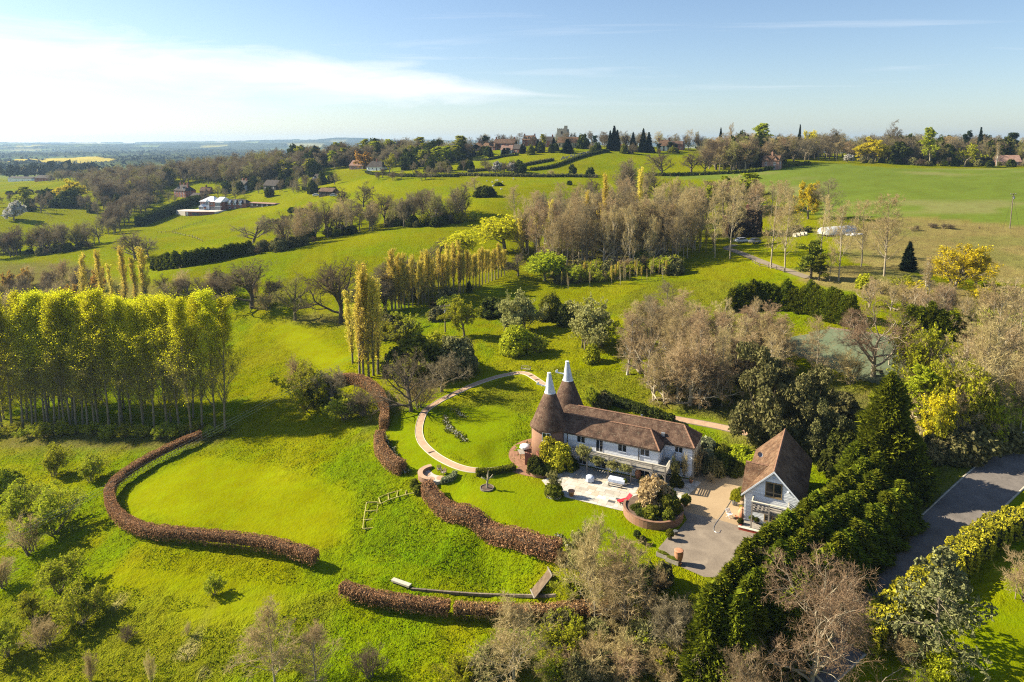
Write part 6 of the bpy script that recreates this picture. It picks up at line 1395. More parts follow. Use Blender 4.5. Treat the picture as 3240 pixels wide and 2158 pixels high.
hs = smooth_line([tuple(at_z(*p, .05)) for p in ((2318, 1575), (2290, 1620), (2272, 1645), (2262, 1660), (2258, 1672), (2262, 1682), (2275, 1686), (2281, 1676))], 6)
tag(MB().tube([tuple(p) for p in hs], .03, 5).build('garden_hose', STEEL), 'pale garden hose trailing from the annexe onto the drive', 'hose')
# raised round planters
def ring_planter(c, R, h, a0, a1, label, wall=BRICK):
    o = empty('raised_planter', c, 0); tag(o, label, 'planter'); n = max(8, int((a1 - a0) / 8)); A = [math.radians(a0 + (a1 - a0) * k / n) for k in range(n + 1)]
    MB().prism([(R * math.cos(a), R * math.sin(a)) for a in A] + [((R - .24) * math.cos(a), (R - .24) * math.sin(a)) for a in reversed(A)], -.3, h).build('brick_wall', wall, o)
    MB().prism([((R + .03) * math.cos(a), (R + .03) * math.sin(a)) for a in A] + [((R - .27) * math.cos(a), (R - .27) * math.sin(a)) for a in reversed(A)], h + .003, h + .07).build('coping', RIDGE, o)
    MB().lathe([(R - .26, -.2), (R - .26, h - .12)], 0, 0, 24).build('soil', SOIL, o)
C1 = Vector((17.7, 80.0, 0)); ring_planter(C1, 3.7, .95, 150, 385, 'large round brick planter full of shrubs between lawn and gravel')
C2 = Vector((5.55, 84.6, 0)); ring_planter(C2, 1.15, .35, 0, 359, 'small round brick planter at the patio edge', WOODP)
C3 = Vector((3.9, 90.7, 0)); ring_planter(C3, 1.5, .4, 130, 400, 'curved brick planter at the foot of the kiln')
for dx, dy, k, h, w, lab in ((.3, .9, 'bronze', 3.5, 2.3, 'large bronze-pink shrub in the round brick planter'), (1.9, -.4, 'bush_green', 2.0, 1.5, 'tall green shrub behind the box balls in the round planter'), (2.0, 1.2, 'bush_green', 2.2, 1.3, 'green shrub on the gravel side of the round planter'),
                             (-.5, -1.8, 'box', 1.3, 1.1, 'larger clipped box ball in the round planter'), (1.3, -2.5, 'box', 1.1, .8, 'smaller clipped box ball in the round planter'), (-2.0, -.3, 'bush_dark', .8, .9, 'dark low plants at the patio side of the round planter'), (-1.7, -1.4, 'bush_dark', .7, .8, 'dark low foliage in the prow of the round planter'), (.6, -1.1, 'bush_dark', 1.0, .9, 'dark leafy plants between the two box balls')):
    place(k, C1 + Vector((dx, dy, .75)), h, w, 'shrub', lab, 'shrub')
place('box', C2 + Vector((0, 0, .1)), 1.5, 1.25, 'shrub', 'dome of clipped box in the small round planter', 'shrub'); place('fuzz_pale', C2 + Vector((0, .1, .9)), 2.4, .95, 'shrub', 'pale budding shrub rising from the box dome', 'shrub')
place('bush_dark', C3 + Vector((-.6, .1, .2)), 2.3, 1.2, 'shrub', 'dark rounded shrub against the kiln', 'shrub'); place('bush_dark', C3 + Vector((.1, -.7, .3)), 1.3, 1.0, 'shrub', 'low dark shrub in the curved planter', 'shrub'); place('bush_green', C3 + Vector((.9, -.3, .3)), 1.3, .8, 'shrub', 'low green shrub in the curved planter', 'shrub')
place('magnolia', hw(-13.6, -2.6), 4.1, 1.9, 'shrub', 'glossy yellow-green shrub trained in front of the kiln, nearer the boarded wall', 'shrub'); place('magnolia', hw(-15.3, -2.4), 4.4, 1.5, 'shrub', 'glossy yellow-green shrub climbing beside the kiln door', 'shrub'); place('bush_dark', hw(-12.6, -1.6), 1.6, 1.4, 'shrub', 'dark shrub at the shaded corner under the pergola', 'shrub')
for x, y, z, h, w, lab in ((-10.4, -1.7, 1.7, 2.6, 1.2, 'pale leafless climber massed on the pergola end'), (-8.4, -1.9, 1.5, 1.6, 1.1, 'pale leafless climber along the balcony, left part'), (-6.0, -2.0, 1.4, 1.5, 1.2, 'pale leafless climber along the balcony, middle part'), (-4.2, -2.0, 1.5, 1.2, .9, 'pale leafless climber along the balcony, right part'), (2.0, 1.2, 0, 3.6, .9, 'pale leafless climber at the balcony corner'), (2.9, 2.6, 0, 4.2, .8, 'brown climber on the white wall of the rear range'), (4.3, 4.0, 0, 4.4, .9, 'bare creeper on the rough end wall, nearer corner'), (4.3, 6.3, 0, 4.2, .9, 'bare creeper on the rough end wall, farther corner')):
    place('fuzz_pale' if x < 2.5 else 'fuzz_tan', hw(x, y, z), h, w, 'climber', lab, 'climber')
place('bush_dark', hw(2.4, .2), 1.7, .9, 'shrub', 'dark shrub below the balcony corner', 'shrub')
for x, y, h, w, k, lab in ((6.2, 5.4, 2.8, 1.5, 'bush_olive', 'olive-green bush by the end wall of the oast house'), (7.2, 7.4, 2.4, 1.3, 'bush_dark', 'dark bush behind the gravel drive'), (6.4, 3.6, 1.4, .9, 'fuzz_pink', 'low reddish bush on the gravel edge'), (4.4, 9.6, 3.6, 2.0, 'lavender', 'silvery olive tree behind the hipped roof end'), (6.6, 9.8, 3.0, 1.8, 'bush_green', 'green garden bush behind the oast house, nearer the gravel'), (9.2, 10.2, 3.0, 2.2, 'bush_bright', 'bright green bush beyond the gravel drive'), (11.4, 9.0, 2.8, 1.8, 'bush_bright', 'bright leafy bush beside the annexe roof'), (8.8, 7.4, 2.0, 1.5, 'bush_dark', 'dark bush in the shade beyond the gravel'), (-3.0, 11.0, 2.2, 1.0, 'bush_bright', 'bright shrub peeping over the rear roof'), (-6.0, 12.0, 2.0, 1.0, 'bush_bright', 'leafy green shrub behind the rear roof ridge')):
    place(k, hw(x, y, H(*hw(x, y)[:2])), h, w, 'shrub', lab, 'shrub')
for px, py, lab in ((1311, 1540, 'upper of the two clipped box balls at the head of the garden steps'), (1322, 1560, 'lower of the two clipped box balls at the head of the garden steps')):
    place('box', at(px, py), 1.15, .62, 'box_ball', lab, 'shrub')
# timber steps, sleepers, log bench
def steps(pts, w, label, tread=WOODP, side=WOODP, gap=1.0, fill=None):
    P = pline(pts, gap); o = empty('garden_steps', (*P[0], H(*P[0]))); tag(o, label, 'steps'); b = Vector((*P[0], H(*P[0])))
    d = np.gradient(P, axis=0); d /= np.linalg.norm(d, axis=1, keepdims=True); nv = np.stack([-d[:, 1], d[:, 0]], 1)
    for p, q in zip(P, nv):
        a, c = p - q * w / 2, p + q * w / 2; z = H(*p); MB().bar(Vector((*a, z + .12)) - b, Vector((*c, z + .12)) - b, .10, .14).build('tread', tread, o)
    for s in (-1, 1):
        MB().tube([tuple(Vector((*(p + q * w / 2 * s * 1.06), H(*p) + .14)) - b) for p, q in zip(P, nv)], .06, 6).build('side_board', side, o)
    if fill:
        MB().add([tuple(Vector((*(p + q * w / 2 * s), H(*p) + .07)) - b) for p, q in zip(P, nv) for s in (-1, 1)], [(2*k, 2*k+1, 2*k+3, 2*k+2) for k in range(len(P) - 1)]).build('infill', fill, o)
MOSSY = plain('mossy_timber', (0.30, 0.26, 0.06), (0.50, 0.44, 0.16), 3.0, 0.9); EARTH = plain('trodden_earth', (0.12, 0.08, 0.05), (0.21, 0.15, 0.095), 2.0, 0.95)
steps([(1000 + x / 4.48, 1400 + y / 4.48) for x, y in ((1400, 680), (1200, 730), (1000, 790), (900, 840))], 1.6, 'upper flight of grassy timber steps running down from the box balls', MOSSY, MOSSY, 1.0)
steps([(1000 + x / 4.48, 1400 + y / 4.48) for x, y in ((800, 860), (785, 960), (765, 1080), (752, 1230))], 1.5, 'lower flight of timber steps turning down to the lawn', MOSSY, MOSSY, 1.4)
steps([(1735, 1802), (1715, 1825), (1695, 1850), (1680, 1872)], 2.6, 'brown sleeper steps beside the foreground trees', WOOD, SLEEPER, 1.1, EARTH)
def logbench():
    a, b = at(1242, 1842), at(1298, 1862); o = empty('log_bench', a); tag(o, 'long squared log bench at the end of the sleeper edging', 'bench'); z = Vector((0, 0, .35))
    MB().bar(z, b - a + z, .55, .22).build('seat', WOODP, o)
    for t in (.12, .88): q = (b - a) * t; MB().box(q.x - .15, q.x + .15, q.y - .2, q.y + .2, -.1, .25).build('support', SLEEPER, o)
logbench()
P = pline([(1300,1868),(1400,1877),(1500,1884),(1600,1888),(1700,1890),(1760,1888)], 1.8); o = empty('sleeper_edging', (*P[0], H(*P[0]))); tag(o, 'line of dark sleepers edging the foot of the grassy bank', 'edging')
for a, c in zip(P, P[1:]): b0 = Vector((*P[0], H(*P[0]))); e = (c - a) * .01; MB().bar(Vector((*(a + e), H(*a) + .15)) - b0, Vector((*(c - e), H(*c) + .15)) - b0, .22, .3).build('sleeper', SLEEPER, o)
# daffodils and small plants, too many to count
def flowers():
    r = np.random.RandomState(9); t = Tree(3); pts = []
    for (x0, y0), (x1, y1), n in (((1215,1385),(1280,1495),90), ((1235,1440),(1290,1500),60), ((1408,1320),(1420,1370),60), ((1420,1350),(1470,1395),80), ((1440,1295),(1465,1320),30), ((1760,1690),(1800,1740),25)):
        for k in range(n):
            f = r.rand(); p = at(x0 + (x1 - x0) * f + r.randn() * 5, y0 + (y1 - y0) * f + r.randn() * 4); pts.append((p.x, p.y, p.z + .3))
    p = np.array(pts); t.leaves(p, .16, 0); g = np.repeat(p, 6, 0) + r.randn(len(p) * 6, 3) * np.array([.22, .22, .06]) - np.array([0, 0, .15]); t.leaves(g, .22, 1)
    o = bpy.data.objects.new('daffodils', np_mesh('daffodils', np.concatenate(t.cv), [np.concatenate(t.cf)], [L_WHT, L_MID], np.concatenate(t.cm), np.concatenate(t.cr))); link(o); tag(o, 'drifts of pale daffodils and leaves in the lawn', 'flowers', None, 'stuff')
flowers()
# ------------------------------------------------------------------ trees and shrubs, one by one
def zz(org, sc, pts): return [(org[0] + p[0] / sc, org[1] + p[1] / sc) + tuple(p[2:]) for p in pts]
# tall poplars in leaf, left of the oval lawn
for i, (x, b, tp) in enumerate([(-40,995,150),(15,995,165),(75,995,150),(145,995,160),(205,1000,150),(225,995,175),(280,995,150),(300,995,170),(340,1000,150),(375,995,165),(405,1000,180),(440,1000,150),(475,1000,165),(515,1000,155),(545,1000,180),(590,1000,160),(615,1000,150),(680,1015,150),(745,1005,165),(820,1005,150),(890,1010,170),(960,1010,160),(1040,1015,175),(1115,1015,165),(1190,1045,180),(1255,1010,150),(1335,1015,140),(1395,1020,150)]):
    lab, grp = 'tall yellow-green poplar, %s from the lawn end of the front row' % ORD[27 - i], 'front row of the poplar stand'
    if i == 27: lab, grp = 'poplar at the lawn end of the stand, its trunk clear of the others', None
    if i == 26: lab, grp = 'second poplar from the lawn end of the stand', None
    if i == 24: lab, grp = 'poplar whose foot stands right behind the end of the long beech hedge', None
    T('poplar', x / 1.96, 850 + b / 1.96, 850 + tp / 1.96 + PR.uniform(-26, 24), None, 'poplar_tree', lab, 'tree', grp, lean=.012)
for i in range(20):
    x = -60 + (i % 10) * 74 + PR.uniform(-10, 10); b = 1326 - 30 * (i // 10) + PR.uniform(-9, 9)
    T('poplar_low' if i % 3 else 'poplar', x, b, 936 - 8 * (i // 10) + PR.uniform(-14, 20), None, 'poplar_tree', 'leafy poplar standing behind the front row of the stand', 'tree', 'rear rows of the poplar stand', lean=.012)
for i in range(15):
    T('fuzz_olive', -20 + i * 52 + PR.uniform(-15, 15), 1376 + PR.uniform(-8, 12), 1338 + PR.uniform(-8, 10), 34, 'undergrowth_shrub', 'low olive shrub in the shade at the foot of the poplars', 'shrub', 'undergrowth below the poplar stand')
# columnar ochre poplars
for x, b, t, w, lab in ((1116,1148,914,22,'slim ochre poplar set back behind the near cluster'), (1138,1195,850,25,'ochre columnar poplar at the left of the near cluster'), (1150,1195,826,27,'tallest ochre columnar poplar of the near cluster'), (1167,1195,868,25,'ochre columnar poplar in the middle of the near cluster'), (1182,1190,878,25,'ochre columnar poplar second from the right in the near cluster'), (1197,1182,872,27,'ochre columnar poplar at the right of the near cluster')):
    T('lombardy', x, b, t, w, 'columnar_poplar', lab)
for x, b, t in ((1222,985,862),(1240,985,783),(1251,980,800),(1262,975,842)): T('lombardy', x, b, t, 17, 'columnar_poplar', 'ochre columnar poplar in the clump behind the near cluster', 'tree', 'second clump of columnar poplars')
for i in range(15):
    f = i / 14; T('lombardy_thin', 1456 + 141 * f, 931 - 59 * f, 795 - 20 * f + PR.uniform(-12, 18), 11, 'columnar_poplar', 'slim ochre poplar, %s from the near end of the avenue row' % ORD[i], 'tree', 'row of slim poplars in the valley')
for i in range(16):
    T('lombardy' if i % 2 else 'lombardy_thin', 1255 + i * 13 + PR.uniform(-4, 4), 985 - i * 4, 832 - i * 3 + PR.uniform(-30, 25), 12, 'columnar_poplar', 'slim ochre poplar between the near clump and the avenue', 'tree', 'slim poplars before the avenue')
for x, b, t in ((1342,935,795),(1372,930,812),(1404,925,802),(1412,915,792),(1436,905,790),(1300,940,825)): T('lombardy', x, b, t, 14, 'columnar_poplar', 'ochre poplar among bare trees left of the slim avenue', 'tree', 'poplars left of the avenue')
for x, b, t, w in ((268,985,801,17),(325,985,786,16),(361,985,832,12),(401,990,775,17),(436,990,813,14),(463,990,778,17)): T('lombardy', x, b, t, w, 'columnar_poplar', 'ochre columnar poplar rising behind the leafy poplar stand', 'tree', 'columnar poplars behind the stand')
for x, b, t, w in ((1692,812,664,13),(1735,812,630,13),(1858,822,600,16),(1845,815,668,12),(1910,800,546,17),(2023,800,525,15),(1882,800,690,11),(2055,800,642,9),(2073,800,646,9),(2092,800,648,9),(2110,798,660,8),(2132,800,645,11),(1650,815,690,12)): T('lombardy', x, b, t, w, 'columnar_poplar', 'tall ochre poplar within the bare valley wood', 'tree', 'poplars in the valley wood')
for x, t in ((2190,700),(2212,722),(2233,718),(2256,730)): T('lombardy_thin', x, 798, t, 8, 'columnar_poplar', 'short ochre poplar in the row left of the ivy-clad house', 'tree', 'row of short poplars by the lane')
# oaks in the open
T('oak_dark', 798, 974, 826, 105, 'bare_oak', 'wide bare oak at the top left of the sloping meadow'); T('oak_olive', 934, 1014, 860, 68, 'bare_oak', 'round-crowned bare oak, middle of the three in the meadow'); T('oak_dark', 1079, 1020, 822, 105, 'bare_oak', 'large dark bare oak, right-hand of the three in the meadow')
T('oak_dark', 700, 960, 880, 60, 'bare_tree', 'low bare tree beyond the wide meadow oak', 'tree'); T('oak', 600, 950, 880, 55, 'bare_tree', 'small bare tree against the valley field, behind the poplar stand'); T('fuzz_tan', 840, 975, 925, 60, 'thicket', 'brown brush at the foot of the wide meadow oak', 'shrub')
T('oak_open', 1302, 1302, 1105, 125, 'bare_oak', 'bare oak casting long branch shadows over the circular lawn'); T('oak', 1398, 1240, 1108, 80, 'bare_oak', 'dense bare tree on the path side behind the shadow-casting oak')
T('fuzz_tan', 1330, 1290, 1190, 70, 'thicket', 'brown twiggy growth round the oak by the path', 'shrub')
T('fuzz_olive', 970, 1296, 1140, 90, 'orchard_tree', 'bare greenish orchard tree inside the arching hedge', 'tree'); T('oak', 1051, 1288, 1156, 72, 'orchard_tree', 'grey bare orchard tree touching the arching hedge'); T('fuzz_tan', 940, 1258, 1120, 45, 'orchard_tree', 'thin tan bare tree behind the orchard trees', 'tree'); T('bush_green', 1020, 1275, 1180, 45, 'shrub', 'green leafy bush among the orchard trees', 'shrub')
T('fuzz_dark', 1150, 1310, 1215, 75, 'thicket', 'dark brushwood in the curve of the arching hedge', 'shrub'); T('fuzz_olive', 1090, 1330, 1260, 60, 'thicket', 'low brushwood under the orchard trees', 'shrub')
# middle garden shrubs
T('bush_green', 1330, 1185, 1062, 95, 'shrub', 'big dark green bush mass behind the bare path oak', 'shrub'); T('bush_olive', 1440, 1180, 1066, 70, 'shrub', 'olive-green bush right of the big dark bush', 'shrub'); T('bush_dark', 1262, 1185, 1100, 50, 'shrub', 'dark bush at the foot of the near ochre poplars', 'shrub'); T('bush_bright', 1385, 1150, 1055, 60, 'shrub', 'bright green bush crowning the dark bush mass', 'shrub')
T('lime_tree', 1469, 1062, 934, 58, 'leafing_tree', 'pale green tree coming into leaf beside the cross-armed pole'); T('bush_dark', 1563, 995, 944, 48, 'shrub', 'low dark bramble mound at the meadow edge', 'shrub')
T('fuzz_pale', 1656, 1045, 926, 75, 'willow_shrub', 'rounded pale willow shrub, left of the two great ones', 'shrub'); T('fuzz_pale', 1624, 1062, 984, 52, 'willow_shrub', 'small pale green willow shrub in front of the rounded one', 'shrub'); T('bush_bright', 1640, 1116, 1030, 56, 'shrub', 'bright green rounded bush on the lawn edge above the bench', 'shrub'); T('bush_green', 1743, 1012, 930, 40, 'shrub', 'dense green bush between the willow shrubs', 'shrub'); T('bush_dark', 1792, 1028, 962, 30, 'shrub', 'dark clipped bush by the grass gap', 'shrub')
T('fuzz_pale', 1858, 1102, 950, 95, 'willow_shrub', 'largest round pale olive shrub above the lawn', 'shrub'); T('fuzz_olive', 1900, 1095, 1000, 60, 'shrub', 'olive shrub leaning on the largest round shrub', 'shrub'); T('bush_bright', 1873, 1146, 1090, 26, 'shrub', 'little yellow-green shrub on the lawn in front of the round shrub', 'shrub'); T('fuzz_olive', 1705, 1115, 1060, 40, 'shrub', 'grey twiggy shrub right of the bright rounded bush', 'shrub')
T('lime_tree', 1876, 1295, 1215, 32, 'leafing_tree', 'small yellow-green tree just behind the far kiln'); T('bush_olive', 1905, 1292, 1240, 30, 'shrub', 'olive bush at the end of the clipped hedge behind the kilns', 'shrub')
# willows
T('willow', 1597, 795, 680, 88, 'golden_willow', 'largest golden weeping willow at the head of the avenue'); T('willow', 1668, 790, 688, 60, 'golden_willow', 'golden willow just right of the largest willow'); T('willow', 1465, 820, 730, 62, 'golden_willow', 'golden willow left of the largest willow, behind slim poplars'); T('willow_bright', 1724, 887, 802, 62, 'weeping_willow', 'bright lime green weeping willow alone on the meadow')
T('oak_dark', 1393, 808, 750, 38, 'bare_tree', 'small dark round-headed tree left of the willows'); T('oak', 1640, 872, 800, 50, 'bare_tree', 'low bare spreading tree beside the lime green willow'); T('bush_dark', 1485, 925, 890, 9, 'shrub', 'little dark cypress in front of the slim avenue', 'shrub')
def row_trees(kind, pts, step, hs, w, name, label, group, org=None, sc=1.0, parts=False):
    for p in pline(pts, step, 8, org, sc): place(kind, (p[0], p[1], H(*p)), PR.uniform(*hs), w * PR.uniform(.9, 1.15), name, label, 'tree', group, parts)
row_trees('ley_hedge', [(1330,1185),(1500,1165),(1700,1130),(1900,1090),(2060,1060)], 1.9, (4.2, 6.2), 2.1, 'hedge_conifer', 'dark conifer in the hedge along the top of the valley field', 'conifer hedge of the valley field', *z5)
row_trees('ley_hedge', [(2318,985),(2400,978),(2480,978),(2545,990)], 1.4, (4.6, 6.8), 1.8, 'court_conifer', 'dark conifer in the screen behind the tennis court', 'conifer screen behind the court', parts=True)
row_trees('ley_hedge', [(2560,992),(2620,1012),(2690,1030)], 1.4, (5.4, 7.4), 1.8, 'court_conifer', 'green conifer in the taller screen at the bend of the court', 'taller conifer screen at the court bend', parts=True)
row_trees('ley_hedge', [(2880,1045),(2950,1060),(3040,1078)], 1.4, (4.8, 6.8), 1.8, 'court_conifer', 'dark conifer in the screen below the yellow trees', 'conifer screen below the yellow trees', parts=True)
def scatter(kinds, poly, n, hs, name, label, group, wf=None, cat='tree', parts=False, seed=1, sep=0.0):
    r = random.Random(seed); xs = [p[0] for p in poly]; ys = [p[1] for p in poly]; k = 0; tries = 0; done = []
    while k < n and tries < n * 60:
        tries += 1; x, y = r.uniform(min(xs), max(xs)), r.uniform(min(ys), max(ys))
        if not in_poly(np.array([x]), np.array([y]), poly)[0]: continue
        p = at_near(x, y); h = r.uniform(*hs)
        if any((p.x - q[0]) ** 2 + (p.y - q[1]) ** 2 < sep * sep for q in done): continue
        done.append((p.x, p.y)); kd = r.choice(kinds); q = PROTO[kd][0]
        place(kd, p, h, None if wf is None else h * wf * r.uniform(.8, 1.2), name, label, cat, group, parts); k += 1
scatter(['ash', 'ash_pink', 'ash', 'ash_grey', 'ash', 'vase'], [(1640,800),(1760,730),(1900,700),(2060,690),(2170,700),(2230,740),(2235,785),(2180,815),(2120,845),(1900,855),(1740,850)], 165, (14, 21), 'slender_tree', 'slender bare tan tree in the thick of the valley wood', 'bare trees of the valley wood', .22, parts=True, seed=2)
scatter(['fuzz_olive', 'fuzz_tan', 'fuzz_olive', 'bush_olive'], [(1760,890),(1800,860),(2000,855),(2140,840),(2160,860),(2000,890),(1780,905)], 44, (2.5, 5.5), 'thicket', 'low twiggy undergrowth along the front of the valley wood', 'undergrowth of the valley wood', .55, 'shrub', seed=3)
scatter(['lombardy_thin', 'ash', 'birch'], [(1770,905),(1800,880),(2000,872),(2150,858),(2150,875),(2000,900),(1790,915)], 44, (3.5, 6), 'sapling', 'thin bare sapling in the young plantation before the valley wood', 'saplings before the valley wood', .07, seed=51)
scatter(['vase', 'vase_brown', 'ash_pink', 'vase'], [(2040,1270),(2000,1180),(2060,1080),(2260,1060),(2440,1090),(2560,1150),(2560,1230),(2400,1270),(2200,1290)], 34, (7, 11), 'vase_tree', 'vase-shaped bare tan tree in the wood behind the house', 'vase-shaped trees behind the house', .38, parts=True, seed=52, sep=1.8)
scatter(['vase', 'vase_brown', 'ash', 'fuzz_olive'], [(2850,1330),(2900,1180),(3060,1110),(3300,1060),(3330,1330),(3200,1400),(2960,1420)], 28, (7, 12), 'vase_tree', 'bare tan tree in the tangle between court and road', 'tangle between court and road', .38, parts=True, seed=53, sep=1.8)
scatter(['vase', 'ash_pink', 'ash_grey'], [(1950,1130),(2060,1030),(2180,1020),(2180,1080),(2080,1140)], 12, (7, 10), 'vase_tree', 'bare tree at the meadow end of the wood behind the house', 'meadow end of the house wood', .36, parts=True, seed=54)
scatter(['vase', 'fuzz_tan', 'vase_brown'], [(2720,960),(2900,960),(3000,990),(3200,980),(3320,940),(3320,1040),(3050,1080),(2800,1000)], 20, (5, 9), 'vase_tree', 'bare tree on the slope below the yellow trees', 'bare trees below the yellow trees', .4, parts=True, seed=55)
scatter(['oak', 'oak_dark', 'oak_olive', 'tree_dark', 'oak'], [(480,600),(560,640),(700,610),(820,580),(960,570),(1080,570),(1080,600),(980,615),(900,620),(840,625),(760,630),(700,640),(540,650),(470,650)], 60, (5, 10), 'garden_tree', 'tree in the gardens round the hillside houses', 'garden trees of the hillside houses', .42, seed=56, sep=5)
scatter(['oak', 'oak_dark', 'oak_olive', 'tree_dark'], [(-30,640),(100,640),(240,640),(330,640),(420,640),(330,690),(180,650),(-30,660)], 30, (6, 11), 'hedgerow_tree', 'tree in the belt between the left valley fields', 'belt between the left valley fields', .45, seed=57)
scatter(['oak', 'oak_dark', 'ash_grey'], [(1200,560),(1450,550),(1480,560),(1300,575),(1180,570)], 16, (4, 8), 'hedgerow_tree', 'bare tree on the low hedge under the woodland edge', 'trees on the woodland-edge hedge', .45, seed=58)
scatter(['bush_green'], [(2000,830),(2080,825),(2080,845),(2000,850)], 4, (3.5, 5), 'shrub', 'mid green bush inside the valley wood', 'green bushes in the valley wood', .6, 'shrub', seed=5)
T('oak', 2015, 655, 500, 75, 'bare_tree', 'great round-crowned bare tree standing over the valley wood'); T('oak', 1975, 660, 510, 60, 'bare_tree', 'round bare tree left of the great one over the valley wood'); T('oak_dark', 1870, 645, 556, 42, 'bare_tree', 'gnarled dark bare tree on the hill field edge'); T('oak_olive', 2070, 640, 520, 55, 'bare_tree', 'bare tree right of the great round-crowned one')
T('oak_dark', 2095, 556, 470, 48, 'bare_tree', 'dark ivy-hung bare tree at the church field corner'); T('oak_dark', 2187, 546, 474, 50, 'bare_tree', 'spreading bare oak on the church field edge'); T('oak_dark', 2230, 548, 462, 34, 'bare_tree', 'ivy-clad bare tree at the end of the church field')
T('ash', 1503, 620, 555, 30, 'bare_tree', 'lone bare tree beside the bramble mound on the sheep field'); T('bush_dark', 1535, 622, 588, 36, 'shrub', 'dark bramble mound on the sheep field', 'shrub'); T('bush_dark', 1578, 588, 576, 15, 'shrub', 'small dark bush on the sheep field', 'shrub'); T('bush_dark', 1802, 585, 571, 9, 'shrub', 'tiny lone bush on the hill field', 'shrub')
T('tree_dark', 1811, 556, 520, 13, 'evergreen', 'round dark evergreen on the church field hedge, left one'); T('tree_dark', 1868, 556, 529, 14, 'evergreen', 'round dark evergreen on the church field hedge, right one'); T('fuzz_tan', 1745, 556, 534, 12, 'shrub', 'brown bush on the church field hedge', 'shrub')
T('ash', 1627, 688, 582, 32, 'bare_tree', 'tall bare tree with forked crown above the golden willows'); scatter(['oak', 'oak_dark', 'ash'], [(1670,680),(1850,650),(1880,690),(1800,720),(1680,715)], 12, (9, 13), 'bare_tree', 'grey bare tree on the slope above the golden willows', 'bare trees above the willows', .34, seed=6)
# tree belt along the top of the strip field
scatter(['ash_grey', 'oak', 'ash', 'oak_olive', 'oak_dark'], [(880,800),(960,776),(1100,745),(1250,722),(1400,712),(1500,700),(1490,670),(1340,690),(1200,700),(1050,718),(930,745),(860,775)], 58, (9, 15), 'belt_tree', 'bare tree in the belt along the top of the valley field', 'bare trees of the field belt', .34, seed=8)
scatter(['bush_olive', 'fuzz_olive', 'bush_dark', 'fuzz_dark'], [(790,808),(880,800),(960,776),(1100,745),(1250,722),(1400,715),(1500,703),(1500,695),(1250,712),(960,762),(790,795)], 46, (2.5, 5), 'shrub', 'bush in the undergrowth of the field belt', 'bushes of the field belt', .6, 'shrub', seed=9)
T('oak_dark', 1085, 658, 590, 34, 'bare_tree', 'bare oak right of the open barn'); T('oak_dark', 1150, 655, 572, 37, 'bare_tree', 'tall broad bare oak, farther right of the open barn'); T('bush_dark', 925, 673, 655, 15, 'shrub', 'round dark bush on the slope below the barn, left one', 'shrub'); T('bush_dark', 960, 676, 658, 20, 'shrub', 'round dark bush on the slope below the barn, right one', 'shrub')
scatter(['fuzz_dark', 'bush_olive'], [(850,705),(900,690),(930,680),(930,688),(890,705),(850,715)], 12, (1.5, 2.5), 'shrub', 'scrub along the ditch below the barn', 'ditch scrub below the barn', .7, 'shrub', seed=10)
# left valley
T('oak', 428, 822, 728, 72, 'bare_oak', 'broad bare oak in the valley field left of the conifer hedge'); T('oak', 803, 772, 682, 78, 'bare_oak', 'broad bare oak below the mansion field'); T('oak', 470, 815, 745, 40, 'bare_oak', 'bare tree just right of the broad valley oak'); T('oak', 880, 745, 690, 60, 'bare_oak', 'bare tree on the right of the mansion field oak')
T('tree_dark', 500, 850, 815, 22, 'bush_tree', 'rounded bush at the end of the dark conifer hedge'); T('tree_dark', 528, 850, 805, 18, 'bush_tree', 'green bush hard against the conifer hedge')
T('white', 44, 697, 637, 36, 'blossom_tree', 'dark tree with white blossom at the edge of the valley paddock'); T('oak', 130, 673, 612, 26, 'bare_tree', 'lone bare tree on the paddock fence'); T('tree_dark', 225, 655, 600, 42, 'evergreen', 'wide dark evergreen in front of the yellow-topped tree'); T('yellow', 232, 645, 567, 42, 'leafing_tree', 'large yellow-topped tree in the left valley'); T('palegreen', 76, 655, 590, 26, 'leafing_tree', 'grey-green tree left of the valley paddock')
T('lime_tree', 418, 640, 573, 20, 'leafing_tree', 'fresh green round tree in front of the ridge wood'); T('tree_dark', 465, 640, 612, 38, 'evergreen', 'low dark evergreen clump left of the hip-roofed house')
T('pine', 528, 590, 527, 16, 'pine_tree', 'tall dark pine above the hip-roofed house')
scatter(['oak', 'oak_dark', 'ash_grey', 'oak_olive'], [(-40,825),(60,812),(180,800),(320,775),(330,762),(180,780),(60,792),(-40,800)], 40, (8, 14), 'hedgerow_tree', 'bare tree in the hedgerow across the left valley', 'hedgerow trees of the left valley', .38, seed=11)
scatter(['bush_olive', 'bush_dark', 'fuzz_dark'], [(-40,832),(60,815),(180,805),(330,778),(320,768),(180,790),(-40,820)], 22, (2, 4), 'shrub', 'dark bush in the hedgerow across the left valley', 'hedgerow bushes of the left valley', .7, 'shrub', seed=12)
scatter(['oak', 'oak_dark', 'ash_grey'], [(310,745),(345,700),(400,655),(470,640),(480,660),(420,700),(370,745)], 44, (9, 14), 'spinney_tree', 'bare tree in the spinney left of the tall dark hedge', 'spinney beside the tall hedge', .38, seed=13)
scatter(['oak', 'oak_olive', 'oak_dark', 'fuzz_tan', 'orange'], [(-40,945),(40,910),(150,880),(250,890),(330,930),(400,970),(200,980),(-40,1000)], 30, (6, 10), 'bare_tree', 'bare brownish tree in the copse behind the poplar stand', 'copse behind the poplar stand', .42, seed=14)
scatter(['oak', 'oak_dark', 'fuzz_tan'], [(520,925),(640,915),(760,925),(900,950),(900,975),(700,950),(520,960)], 14, (5, 8), 'bare_tree', 'low bare tree along the stream behind the meadow', 'stream-side bare trees', .45, seed=15)
